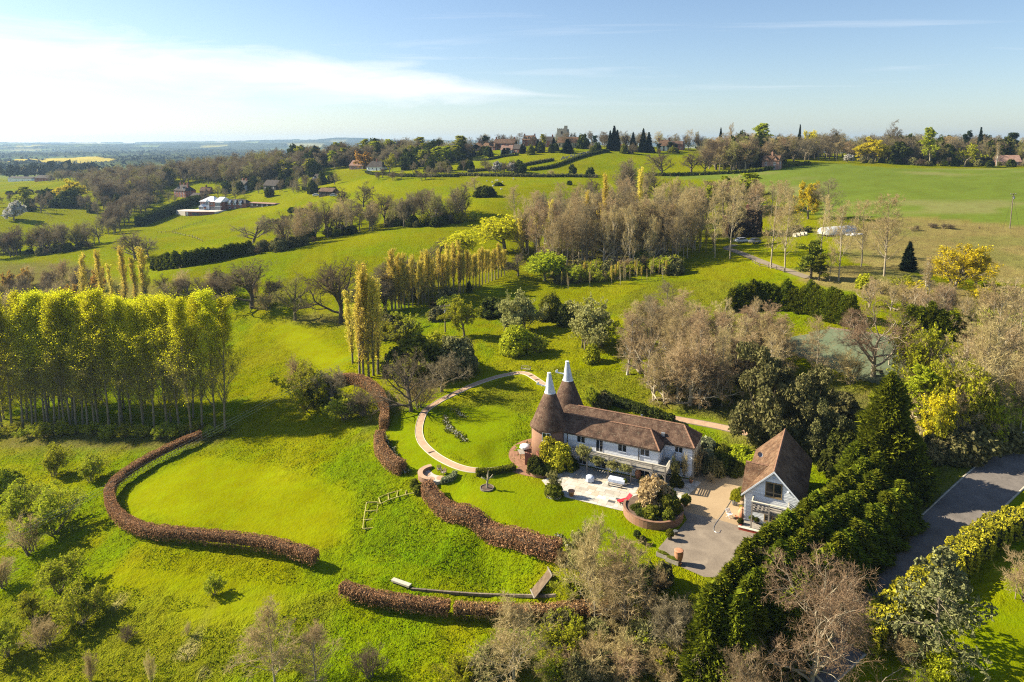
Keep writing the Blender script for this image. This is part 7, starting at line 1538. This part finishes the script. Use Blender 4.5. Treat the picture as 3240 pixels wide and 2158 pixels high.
scatter(['oak', 'ash_grey', 'oak_dark'], [(1130,1000),(1230,930),(1350,900),(1420,890),(1400,930),(1300,960),(1200,1010)], 22, (9, 13), 'bare_tree', 'grey bare tree between the near and avenue poplars', 'bare trees behind the near poplars', .36, parts=True, seed=16)
scatter(['fuzz_dark', 'bush_olive', 'fuzz_olive'], [(1200,1060),(1290,1000),(1440,960),(1440,1000),(1330,1060),(1230,1110)], 16, (2, 5), 'shrub', 'tangled bush around the cross-armed pole', 'bushes round the pole', .6, 'shrub', seed=17)
scatter(['oak', 'oak_dark', 'tree_dark'], [(60,672),(160,640),(220,650),(160,662)], 8, (5, 9), 'hedgerow_tree', 'hedgerow tree between the left valley paddocks', 'paddock hedgerow trees', .5, seed=18)
scatter(['bush_dark', 'bush_olive'], [(0,625),(90,618),(180,612),(180,606),(90,611),(0,616)], 16, (2, 3.5), 'shrub', 'bush in the far hedge of the left green field', 'far hedge bushes', .9, 'shrub', seed=19)
scatter(['bush_dark', 'bush_olive'], [(90,640),(150,622),(210,612),(215,618),(150,632),(95,648)], 12, (2, 3.5), 'shrub', 'bush in the slanting hedge by the left green field', 'slanting hedge bushes', .9, 'shrub', seed=20)
# woods on the ridge, left to centre
RIDGEK = ['oak', 'oak_dark', 'ash_grey', 'oak_olive', 'oak', 'ash_grey']
scatter(['oak', 'oak_dark', 'bush_dark', 'oak_olive', 'tree_dark'], [(1300,548),(1450,548),(1560,552),(1650,548),(1640,535),(1450,535),(1300,538)], 34, (4, 8), 'thicket_tree', 'small tree in the thicket below the rectory garden', 'thicket below the village', .5, seed=24)
for x, b, t, k, w, nm, lab in ((1148,535,478,'orange',38,'leafing_tree','orange-brown leafed tree behind the farmhouses'), (1568,548,510,'white',18,'blossom_tree','white blossom tree below the village, left one'), (1622,546,514,'white',19,'blossom_tree','white blossom tree below the village, right one'), (1003,500,460,'stone_pine',20,'pine_tree','dark spreading pine on the left ridge'), (1330,490,449,'pine',14,'pine_tree','flat-topped dark pine on the ridge, left of a pair'), (1362,490,449,'pine',14,'pine_tree','flat-topped dark pine on the ridge, right of a pair'), (1540,474,428,'stone_pine',20,'pine_tree','umbrella-shaped pine standing alone by the village'),
    (1232,545,486,'lime_tree',26,'leafing_tree','yellow-green tree beside the low dark-roofed house'), (1405,520,462,'palegreen',28,'leafing_tree','pale green broad tree at the woodland end'), (1430,510,455,'lime_tree',26,'leafing_tree','round fresh green tree near the village'), (2000 - 280,478,424,'palegreen',13,'leafing_tree','yellowish tree between the red house and the church'), (1752,475,437,'fir',11,'fir_tree','dark conical fir left of the church'), (1702,478,441,'fir',11,'fir_tree','dark fir beside the red brick house'), (1795,484,440,'fir',20,'fir_tree','broad dark fir in front of the nave'), (1845,470,424,'tree_dark',20,'evergreen','large dark round evergreen right of the church'), (1880,474,428,'pine',10,'pine_tree','slim dark pine right of the church'),
    (1930,476,414,'fir',11,'fir_tree','dark fir, left of the tall group in the village'), (1942,476,400,'fir',15,'fir_tree','tallest dark fir of the village group'), (1952,476,412,'fir',12,'fir_tree','dark fir, right of the tall group in the village'), (1981,478,412,'oak_dark',17,'bare_tree','round purple-brown bare tree between the fir groups'), (2002,480,419,'fir',12,'fir_tree','grey-green fir between the village groups'), (2034,482,408,'fir',13,'fir_tree','tall dark fir left of the red-roofed house'), (2052,482,420,'fir',14,'fir_tree','second tall dark fir left of the red-roofed house'), (2000,488,450,'fuzz_dark',22,'bare_tree','bushy bare tree below the grey-green fir'), (2082,470,414,'ash',22,'bare_tree','pale bare tree behind the tall village firs'), (2130,484,466,'bush_green',18,'shrub','rounded green shrub before the brown-roofed wing'),
    (2178,462,408,'ash',20,'bare_tree','tall bare tree left of the black and white house'), (2215,464,414,'oak',22,'bare_tree','bare tree behind the black and white house'), (2278,480,405,'fir',9,'fir_tree','slim dark spruce on the skyline'), (2312,490,386,'ash',16,'bare_tree','tall upright bare tree on the skyline'), (2395,496,389,'palegreen',36,'leafing_tree','pale greenish tall tree on the skyline behind the cottage'), (2345,500,417,'tree_dark',28,'evergreen','big dark evergreen below the skyline')):
    T(k, x, b, t, w, nm, lab)
scatter(['fir', 'tree_dark', 'oak', 'bush_green', 'bush_dark', 'pine'], [(1470,486),(1600,478),(1700,474),(1760,474),(1900,478),(2240,476),(2240,486),(1960,486),(1800,486),(1650,492),(1480,500)], 42, (3, 8), 'garden_tree', 'garden tree or bush among the village houses', 'garden trees of the village', .4, seed=25)
# wood on the right-hand ridge
scatter(['fuzz_dark', 'bush_olive', 'oak', 'bush_dark'], [(2660,513),(2800,522),(3000,527),(3300,530),(3300,524),(3000,522),(2760,514)], 40, (2.5, 5.5), 'shrub', 'bush along the wood edge above the crop field', 'bushes along the wood edge', .6, 'shrub', seed=28)
for x, b, t, k, w, nm, lab in ((2759,514,434,'yellow',46,'leafing_tree','bright yellow leafing oak at the edge of the ridge wood'), (2941,524,402,'palegreen',26,'leafing_tree','tall pale green tree at the ridge wood edge'), (2823,508,377,'oak_dark',36,'bare_tree','tallest dark bare tree on the right skyline'), (3051,528,455,'lime_tree',42,'leafing_tree','yellow-green round tree at the ridge wood edge'), (2526,500,397,'fir',9,'fir_tree','dark spruce tip rising from the ridge wood'), (2640,505,404,'ash_grey',30,'bare_tree','feathery bare tree high on the ridge wood'), (3095,512,405,'fir',13,'fir_tree','dark fir on the far right skyline'), (3060,512,412,'pine',16,'pine_tree','dark pine beside the far right fir'), (3200,515,418,'pine',18,'pine_tree','dark pine near the right end of the skyline'), (2560,500,412,'yellow',30,'leafing_tree','yellowish crown within the ridge wood'), (2680,514,488,'white',18,'blossom_tree','white blossoming bush at the ridge clearing'), (3152,526,448,'birch',12,'bare_tree','slim birch before the brown-roofed building'), (2982,525,505,'bush_bright',14,'shrub','small yellow-green bush at the wood edge'), (2900,500,420,'oak',40,'bare_tree','broad bare tree right of the tallest skyline tree'), (2640,500,420,'pine',16,'pine_tree','dark pine within the ridge wood'), (2525,518,508,'yellow',12,'shrub','small yellow flowering bush by the pink cottage')):
    T(k, x, b, t, w, nm, lab)
# tall bare poplars and others by the lane
for x, b, t, w, lab in ((2310,818,550,48,'tall bare tree in front of the ivy-clad house'), (2262,815,590,34,'tall bare tree at the left corner of the lane'), (2440,849,566,52,'tall bare tree on the lane edge, left of a close pair'), (2482,861,588,48,'tall bare leaning tree on the lane edge, right of a close pair'), (2597,808,612,40,'bare tall tree before the polythene tunnel'), (2653,889,628,48,'pale-trunked bare tall tree nearest the tunnel'), (2725,843,628,46,'bare tall tree right of the tunnel'), (2797,875,608,66,'largest bare tall tree standing in the dry field'), (2625,891,773,18,'thin bare sapling beside the pale-trunked tree')):
    T('ash', x, b, t, w, 'bare_tree', lab)
scatter(['ash', 'ash_pink', 'ash', 'palegreen', 'vase'], [(2190,720),(2280,690),(2420,690),(2500,700),(2500,670),(2400,655),(2240,660)], 24, (11, 16), 'slender_tree', 'bare tan tree in the belt behind the ivy-clad house', 'belt behind the ivy-clad house', .25, parts=True, seed=61)
for i, p in enumerate(resample(np.array([(46.5, 82.0), (51, 87.5), (55.5, 92)]), 2.4)):
    place('leylandii', (p[0], p[1], H(*p)), PR.uniform(5.5, 7.2), 2.3, 'conifer', 'green conifer, %s along the road verge beyond the tallest conifer' % ORD[i], 'tree', 'verge conifers')
T('ash_pink', 2395, 740, 575, 50, 'bare_tree', 'pinkish bare tree right behind the ivy-clad house'); T('ash_grey', 2620, 700, 560, 52, 'bare_tree', 'dark grey bare tree beyond the yellow one'); T('palegreen', 2370, 665, 545, 50, 'leafing_tree', 'pale yellowish tree above the ivy-clad house'); T('palegreen', 2310, 660, 555, 42, 'leafing_tree', 'pale yellowish tree left of the one above the ivy-clad house'); T('palegreen', 2250, 670, 570, 40, 'leafing_tree', 'pale greenish tree at the back of the valley wood')
T('yellow', 2556, 694, 574, 42, 'leafing_tree', 'yellow leafed tree above the polythene tunnel'); T('scots', 2564, 884, 762, 40, 'pine_tree', 'green pine behind the evergreen court hedge'); T('scots', 2590, 888, 800, 30, 'pine_tree', 'second green pine leaning on the first'); T('fir', 2873, 856, 766, 24, 'fir_tree', 'small dark fir in the dry field')
T('yellow_big', 3015, 932, 772, 98, 'leafing_tree', 'largest yellow leafed tree, above the court hedge'); T('yellow', 2893, 950, 890, 42, 'leafing_tree', 'low yellow tree left of the largest yellow one'); T('yellow', 3085, 905, 838, 52, 'leafing_tree', 'yellow tree right of the largest yellow one'); T('yellow', 3100, 960, 905, 40, 'leafing_tree', 'small yellow tree under the largest yellow one'); T('yellow', 2972, 960, 920, 30, 'leafing_tree', 'small yellow shrub tree at the foot of the birch'); T('birch', 2927, 945, 808, 22, 'birch_tree', 'white-stemmed bare birch before the yellow trees'); T('birch', 2940, 948, 835, 18, 'birch_tree', 'smaller white-stemmed birch close beside the first')
T('bush_bright', 2743, 912, 866, 32, 'shrub', 'bright green bush behind the court hedge', 'shrub'); T('fuzz_olive', 2860, 930, 870, 40, 'shrub', 'olive twiggy shrub below the small fir', 'shrub'); T('fuzz_tan', 2790, 930, 880, 50, 'shrub', 'tan twiggy growth left of the yellow trees', 'shrub'); T('bush_olive', 2520, 738, 712, 26, 'shrub', 'bush behind the compost bays', 'shrub')
scatter(['fuzz_tan', 'fuzz_dark'], [(2820,722),(2880,716),(3100,722),(3120,730),(2880,735)], 10, (1, 2.2), 'shrub', 'dry scrub at the edge of the crop field', 'scrub by the crop field', .8, 'shrub', seed=29)
# trees round the tennis court and behind the house
for x, b, t, w, k, lab in ((2214,1292,965,62,'ash_pink','bare pinkish tree left of the dark evergreen'), (2135,1130,948,55,'ash','bare tree at the left end of the wood behind the house'), (2429,1172,952,60,'ash_pink','vase-shaped pinkish bare tree before the court'), (2360,1130,965,55,'ash_pink','bare tree left of the vase-shaped one'), (2579,1215,990,58,'ash','bare fan-shaped tree at the corner of the court'), (2284,1288,1030,45,'ash','thin bare tree close behind the oast house garden'), (2060,1110,955,50,'ash_grey','grey bare tree right of the largest round shrub'), (1985,1185,985,48,'birch','slim pale birch on the lawn edge behind the kilns'), (3098,1374,962,88,'ash','tall pale bare tree by the bend of the road, left of a pair'), (3131,1384,888,95,'ash','tallest pale bare tree by the bend of the road'), (3214,1225,921,80,'ash','bare tree at the right edge above the road'), (2900,1230,1040,40,'ash_grey','thin dark bare tree on the far side of the court'), (3260,1330,960,80,'ash','bare tree half out of view at the right edge'), (2480,1150,990,45,'ash_pink','bare tree behind the vase-shaped one')):
    T(k, x, b, t, w, 'bare_tree', lab)
T('oak_near', 2763, 1192, 935, 140, 'gnarled_oak', 'gnarled leaning old oak between conifer and court', var=1)
T('fuzz_tan', 2690, 1215, 1100, 70, 'bare_tree', 'low twisted bare tree left of the gnarled oak', 'tree'); T('fuzz_tan', 2600, 1215, 1140, 45, 'thicket', 'pale brushwood at the near corner of the court', 'shrub')
scatter(['ash_pink', 'ash', 'fuzz_tan', 'ash_pink'], [(2070,1260),(2120,1130),(2260,1100),(2330,1130),(2300,1230),(2200,1280)], 15, (7, 11), 'bare_tree', 'tan bare tree in the small wood behind the house', 'small wood behind the house', .3, parts=True, seed=30)
scatter(['fuzz_tan', 'fuzz_olive', 'fuzz_tan', 'bush_olive'], [(2080,1280),(2140,1180),(2330,1180),(2560,1240),(2680,1260),(2700,1330),(2560,1290),(2330,1280),(2180,1310)], 34, (1.8, 4.2), 'thicket', 'brown undergrowth in the wood behind the house', 'undergrowth behind the house', .6, 'shrub', seed=31)
scatter(['ash', 'ash', 'palegreen', 'fuzz_olive'], [(2900,1400),(2980,1300),(3080,1240),(3260,1200),(3300,1330),(3180,1400),(3000,1450)], 18, (6, 11), 'bare_tree', 'bare tree in the thicket above the road', 'thicket above the road', .3, parts=True, seed=32)
scatter(['fuzz_olive', 'fuzz_tan', 'bush_olive'], [(2880,1470),(2960,1390),(3100,1390),(3240,1400),(3150,1430),(2960,1490)], 18, (2, 4.5), 'thicket', 'olive brushwood along the road verge', 'verge brushwood', .6, 'shrub', seed=33)
T('yellow', 2985, 1428, 1235, 62, 'leafing_tree', 'yellow-green young tree beside the large conifer'); T('yellow', 2930, 1380, 1290, 36, 'leafing_tree', 'small yellow tree left of the taller yellow one near the conifer'); T('bush_bright', 3130, 1410, 1340, 45, 'shrub', 'bright yellow-green bush on the road verge', 'shrub')
T('eucalyptus', 2425, 1395, 1092, 125, 'evergreen', 'dark olive evergreen with drooping leaves behind the annexe'); T('eucalyptus', 2545, 1415, 1150, 100, 'evergreen', 'second drooping olive evergreen, right of the larger'); T('eucalyptus', 2610, 1450, 1260, 70, 'evergreen', 'smaller drooping evergreen above the annexe roof'); T('tree_dark', 2660, 1500, 1370, 60, 'evergreen', 'dark evergreen shrub tree right of the annexe')
T('conifer_big', 2795, 1540, 1185, 110, 'conifer', 'tallest dense green conifer right of the annexe'); T('conifer_big', 2870, 1560, 1365, 80, 'conifer', 'dense conifer at the foot of the tallest one, road side'); T('conifer_big', 2700, 1560, 1400, 70, 'conifer', 'dense conifer at the foot of the tallest one, annexe side')
# the conifer screen between drive and road
def screen():
    P = resample(np.array([(17.6, 55.2), (24, 63.2), (33, 71.2), (39, 76.6), (44.5, 81.5)]), 2.15)
    hs = np.interp(np.linspace(0, 1, len(P)), [0, .12, .3, .6, 1], [10.3, 9.2, 7.6, 6.4, 6.6])
    for i, (p, h) in enumerate(zip(P, hs)):
        lab, g = 'green conifer, %s from the near end of the screen beside the drive' % ORD[i], 'front of the conifer screen'
        if i == 0: lab, g = 'conifer at the near end of the tall screen, tallest of the row', None
        place('leylandii', (p[0], p[1], H(*p)), h * PR.uniform(.93, 1.07), 2.5, 'conifer', lab, 'tree', g)
    for i, (p, h) in enumerate(zip(P[:-1], hs)):
        q = p + np.array([2.1, -0.9]); place('leylandii', (q[0], q[1], H(*q)), h * PR.uniform(.88, 1.04), 2.5, 'conifer', 'green conifer, %s from the near end on the road side of the screen' % ORD[i], 'tree', 'road side of the conifer screen')
    for p, h in list(zip(P, hs))[2:-1]:
        q = p + np.array([4.4, -2.2]); place('leylandii', (q[0], q[1], H(*q)), h * PR.uniform(.72, .9), 2.6, 'conifer', 'low conifer skirting the road below the screen', 'tree', 'low conifers along the road')
screen()
T('cedar', 2958, 2062, 1722, 150, 'deodar_cedar', 'grey-green drooping cedar overhanging the clipped hedge'); T('bush_bright', 2986, 2135, 2055, 55, 'shrub', 'fresh green feathery shrub on the corner lawn', 'shrub'); T('fuzz_tan', 2860, 2090, 2010, 70, 'thicket', 'bare twigs at the end of the clipped hedge', 'shrub'); T('fuzz_pink', 3240, 1900, 1750, 70, 'thicket', 'bare purplish bush at the right edge below the hedge', 'shrub')
T('oak_big', 2562, 2185, 1718, 262, 'bare_oak', 'great bare oak with pale branches over the road', var=0, rz=1.0)
T('oak_big', 2380, 2290, 2050, 120, 'bare_oak', 'bare oak crown rising at the bottom beside the great oak')
# foreground
T('ash_near', 1882, 2000, 1630, 105, 'bare_tree', 'tall bare foreground tree, left of the forked pair'); T('ash_near', 1976, 2010, 1690, 120, 'bare_tree', 'bare foreground tree, right of the forked pair'); T('ash_near', 1625, 2170, 1880, 130, 'bare_tree', 'bare tree at the bottom centre'); T('ash_near', 869, 2170, 1900, 110, 'bare_tree', 'bare tree at the bottom below the oval lawn'); T('ash_near', 999, 2175, 1970, 90, 'bare_tree', 'lower bare tree right of the one below the oval lawn'); T('oak', 2150, 2110, 1860, 120, 'bare_tree', 'dark spreading bare tree at the near end of the screen')
T('fuzz_pale', 1840, 1830, 1660, 60, 'willow_shrub', 'pale feathery shrub behind the foreground pair', 'shrub'); T('fuzz_dark', 1172, 2140, 2046, 62, 'shrub', 'dark brown brush heap at the bottom left of centre', 'shrub')
T('bush_dark', 2040, 1860, 1790, 45, 'shrub', 'dark shrub below the trough planters', 'shrub'); T('fuzz_tan', 2085, 1870, 1790, 55, 'shrub', 'tan twigs below the drive edge', 'shrub'); T('bush_olive', 2100, 1840, 1780, 30, 'shrub', 'olive shrub at the drive edge', 'shrub'); T('fuzz_tan', 1790, 1790, 1720, 40, 'shrub', 'twiggy shrub at the end of the thick beech hedge', 'shrub')
scatter(['fuzz_tan', 'fuzz_olive', 'fuzz_tan', 'fuzz_pink', 'bush_olive', 'fuzz_olive'], [(1420,2170),(1560,2080),(1800,2020),(2100,1990),(2240,2010),(2270,2170)], 52, (1.8, 3.8), 'thicket', 'tangled brown brush across the bottom of the slope', 'brush at the foot of the slope', .62, 'shrub', parts=True, seed=34)
scatter(['fuzz_tan', 'fuzz_olive'], [(1780,1880),(1900,1830),(2010,1840),(2060,1930),(1900,1960)], 12, (1.5, 3), 'thicket', 'twiggy brush between the sleeper steps and the drive', 'brush below the drive', .6, 'shrub', parts=True, seed=35)
for x, b, t, w, k, lab in ((171,1505,1410,52,'fuzz_olive','small round-headed tree in the shade edge, left of a pair'), (286,1520,1440,54,'fuzz_olive','small flat-headed tree right of the shaded pair'), (92,1752,1625,75,'fuzz_tan','brownish rounded shrub low on the left slope'), (170,1690,1530,95,'fuzz_olive','wide olive shrub above the brownish one on the left slope'), (60,1640,1520,80,'fuzz_olive','olive shrub at the left edge above the slope'), (194,1870,1755,72,'fuzz_olive','olive shrub in the middle of the left slope'), (260,1972,1845,82,'fuzz_olive','large olive shrub lower on the left slope'), (97,1956,1870,55,'fuzz_olive','olive shrub near the left edge, lower slope'), (138,2055,1955,70,'fuzz_tan','tan shrub low in the left corner'), (678,1880,1812,32,'fuzz_olive','lone round bush on the rough slope below the oval lawn'), (10,1860,1760,55,'fuzz_tan','tan shrub cut by the left edge'), (20,2075,1960,60,'fuzz_olive','olive shrub in the bottom left corner'), (288,2160,2056,26,'fuzz_tan','thin bare sapling at the bottom left'), (479,2160,2050,20,'fuzz_tan','slim bare sapling on the tussocky slope'), (594,2013,1965,14,'fuzz_tan','leaning twig sapling on the tussocky slope'), (20,1560,1480,50,'bush_bright','bright shrub at the left edge'), (400,2030,1980,30,'fuzz_dark','small bare bush on the left slope')):
    T(k, x, b, t, w, 'shrub' if 'shrub' in lab or 'bush' in lab else 'small_tree', lab, 'shrub' if 'shrub' in lab or 'bush' in lab else 'tree')
def wood_mass(name, label, areas, seed=1):
    """a wood that reads as one mass: ONE object whose points carry whole trees"""
    r = random.Random(seed); pts = []; idx = []; scl = []; rot = []; kinds = []
    for ks, poly, n, hs, wf in areas:
        xs = [p[0] for p in poly]; ys = [p[1] for p in poly]; k = 0; tries = 0
        while k < n and tries < n * 40:
            tries += 1; x, y = r.uniform(min(xs), max(xs)), r.uniform(min(ys), max(ys))
            if not in_poly(np.array([x]), np.array([y]), poly)[0]: continue
            kd = r.choice(ks); v = r.randrange(len(PROTO[kd])); q = PROTO[kd][v]
            if (kd, v) not in kinds: kinds.append((kd, v))
            h = r.uniform(*hs); p = at_near(x, y); pts.append((p.x, p.y, p.z - .2)); idx.append(kinds.index((kd, v))); s_ = h * wf * r.uniform(.8, 1.2) / q['r']; scl.append((s_, s_, h / q['h'])); rot.append(r.uniform(0, 6.28)); k += 1
    col = bpy.data.collections.new(name + '_kinds')
    for j, (kd, v) in enumerate(kinds):
        q = PROTO[kd][v]
        if callable(q['both']): q['both'] = q['both']()
        col.objects.link(bpy.data.objects.new('%03d_%s' % (j, name), q['both']))
    me = bpy.data.meshes.new(name); me.from_pydata(pts, [], [])
    me.attributes.new('idx', 'INT', 'POINT').data.foreach_set('value', np.array(idx, np.int32)); me.attributes.new('scl', 'FLOAT_VECTOR', 'POINT').data.foreach_set('vector', np.array(scl, np.float32).ravel()); me.attributes.new('rot', 'FLOAT', 'POINT').data.foreach_set('value', np.array(rot, np.float32))
    o = link(bpy.data.objects.new(name, me)); tag(o, label, 'woodland', None, 'stuff')
    ng = bpy.data.node_groups.new(name, 'GeometryNodeTree'); ng.interface.new_socket('Geometry', in_out='INPUT', socket_type='NodeSocketGeometry'); ng.interface.new_socket('Geometry', in_out='OUTPUT', socket_type='NodeSocketGeometry')
    N = ng.nodes.new; L = ng.links.new; gi, go = N('NodeGroupInput'), N('NodeGroupOutput'); ci = N('GeometryNodeCollectionInfo'); ci.inputs['Collection'].default_value = col; ci.inputs['Separate Children'].default_value = True; ci.inputs['Reset Children'].default_value = True
    ip = N('GeometryNodeInstanceOnPoints'); ip.inputs['Pick Instance'].default_value = True
    def attr(nm, ty): a = N('GeometryNodeInputNamedAttribute'); a.data_type = ty; a.inputs['Name'].default_value = nm; return a.outputs['Attribute']
    cx = N('ShaderNodeCombineXYZ'); L(attr('rot', 'FLOAT'), cx.inputs[2]); er = N('FunctionNodeEulerToRotation'); L(cx.outputs[0], er.inputs[0])
    mp = N('GeometryNodeMeshToPoints'); L(gi.outputs[0], mp.inputs[0]); L(mp.outputs[0], ip.inputs['Points']); L(ci.outputs[0], ip.inputs['Instance']); L(attr('idx', 'INT'), ip.inputs['Instance Index']); L(er.outputs[0], ip.inputs['Rotation']); L(attr('scl', 'FLOAT_VECTOR'), ip.inputs['Scale']); L(ip.outputs[0], go.inputs[0])
    o.modifiers.new('trees', 'NODES').node_group = ng
wood_mass('ridge_woodland', 'bare brown woodland along the left ridge up to the village', [
  (RIDGEK, [(250,590),(420,570),(560,556),(720,542),(900,522),(900,556),(830,588),(740,592),(640,580),(560,584),(500,612),(440,640),(330,648)], 380, (12, 18), .42),
  (RIDGEK, [(160,578),(350,562),(500,548),(700,532),(860,512),(860,500),(500,540),(300,550),(130,562)], 110, (9, 13), .45),
  (RIDGEK + ['palegreen', 'tree_dark'], [(860,520),(1000,500),(1150,488),(1300,482),(1470,488),(1500,512),(1440,524),(1300,538),(1180,524),(1080,530),(980,560),(900,570)], 230, (10, 16), .45),
  (RIDGEK, [(1480,470),(1900,466),(2300,470),(2300,462),(1900,460),(1480,464)], 60, (8, 13), .45)], 41)
wood_mass('hilltop_woodland', 'bare mixed woodland on the skyline above the green crop field', [
  (RIDGEK + ['ash', 'oak_olive', 'ash_pink', 'tree_dark'], [(2220,520),(2300,500),(2500,490),(2700,486),(2900,492),(3100,494),(3320,498),(3320,522),(3150,522),(2900,520),(2760,514),(2640,508),(2540,508),(2480,524),(2380,538),(2260,545)], 380, (12, 19), .44)], 42)
# ------------------------------------------------------------------ far-off woodland and rough grass, beyond counting
def far_woods():
    r = np.random.RandomState(12); n = 26000; Y = np.exp(r.uniform(math.log(950), math.log(5200), n)); X = r.uniform(-.95, .95, n) * Y
    k = far_wood(X, Y) + r.randn(n) * .03 > FW_T; k &= ~np.any([in_poly(X, Y, q) for q in YEL], axis=0); X, Y = X[k], Y[k]; m = len(X); h = 9 + 8 * r.rand(m); Z = Hn(X, Y) + far_lift(X, Y) + 6
    q = 6; off = nrm(r.randn(m, q, 3)) * np.array([.5, .5, .5]) * h[:, None, None] * r.rand(m, q, 1) ** .4
    p = (np.stack([X, Y, Z + h * .5], 1)[:, None] + off).reshape(-1, 3); t = Tree(2); t.leaves(p, 7.5, 0, None, .4)
    rr = np.repeat(r.rand(m), q)
    o = bpy.data.objects.new('far_woodland', np_mesh('far_woodland', np.concatenate(t.cv), [np.concatenate(t.cf)], leafmat('far_trees', (.05, .048, .03), (.10, .095, .05), 0, .1), None, rr)); link(o); tag(o, 'distant woods in the valley and on the far hills', 'woodland', None, 'stuff')
far_woods()
def tufts():
    r = np.random.RandomState(13); n = 150000; Y = np.exp(r.uniform(math.log(50), math.log(150), n)); X = r.uniform(-.82, .75, n) * Y
    k = np.ones(n, bool)
    for reg in R_LAWN + [COURT]: k &= ~in_poly(X, Y, reg)
    for ln, w in ((PATH_A, 1.2), (PATH_B, 1.2), (ROAD, 3.4)): k &= ~near_line(X, Y, ln, w)
    k &= np.sqrt(((X - 20) / 21.5) ** 2 + ((Y - 85) / 19.5) ** 2) > 1.0
    k &= r.rand(n) < .35 + .65 * sstep(.4, .6, vnoise(X, Y, 4, 41)); X, Y = X[k], Y[k]; m = len(X); Z = Hn(X, Y) - .02
    a = r.rand(m) * 6.28; h = (.11 + .17 * r.rand(m)) * (.8 + .003 * Y); lx, ly = r.randn(m) * .12, r.randn(m) * .12; w = (.05 + .06 * r.rand(m)) * (.8 + .003 * Y)
    b = np.stack([X, Y, Z], 1); s = np.stack([np.cos(a), np.sin(a), np.zeros(m)], 1) * w[:, None]
    V = np.stack([b - s, b + s, b + np.stack([lx, ly, h], 1)], 1).reshape(-1, 3); F = np.arange(m * 3).reshape(-1, 3)
    tan = sstep(.58, .75, vnoise(X, Y, 3.2, 11) * .6 + vnoise(X, Y, 9, 12) * .4) * np.any([in_poly(X, Y, q) for q in R_ROUGH[:2]], axis=0)
    t = NT('grass_tufts'); f = t.n('ShaderNodeAttribute', attribute_name='rnd').outputs['Fac']
    col = t.ramp(f, [(0.0, (.12, .18, .003)), (.5, (.23, .26, .004)), (.75, (.30, .29, .02)), (1.0, (.46, .37, .15))]); d = t.n('ShaderNodeBsdfDiffuse'); t.l(col, d.inputs[0]); tr = t.n('ShaderNodeBsdfTranslucent'); t.l(col, tr.inputs[0]); mx = t.n('ShaderNodeMixShader'); mx.inputs[0].default_value = .4; t.l(d.outputs[0], mx.inputs[1]); t.l(tr.outputs[0], mx.inputs[2]); t.l(mx.outputs[0], t.out.inputs[0])
    o = bpy.data.objects.new('rough_grass', np_mesh('rough_grass', V, F, t.m, None, np.clip(r.rand(m) * .68 + tan * .5 * r.rand(m), 0, 1))); link(o); tag(o, 'tufts of uncut grass on the slopes', 'grass', None, 'stuff')
tufts()
# ------------------------------------------------------------------ air
def haze():
    m = bpy.data.materials.new('haze_air'); m.use_nodes = True; nt = m.node_tree; nt.nodes.clear()
    v = nt.nodes.new('ShaderNodeVolumePrincipled'); v.inputs['Color'].default_value = (.46, .69, 1.0, 1); v.inputs['Density'].default_value = HAZE; v.inputs['Anisotropy'].default_value = .25
    nt.links.new(v.outputs[0], nt.nodes.new('ShaderNodeOutputMaterial').inputs['Volume'])
    o = MB().box(-14500, 14500, -60, 9700, -75, 150).build('haze', m); tag(o, 'thin blue haze over the far valley', 'haze', None, 'stuff')
HAZE = 8e-5
haze()
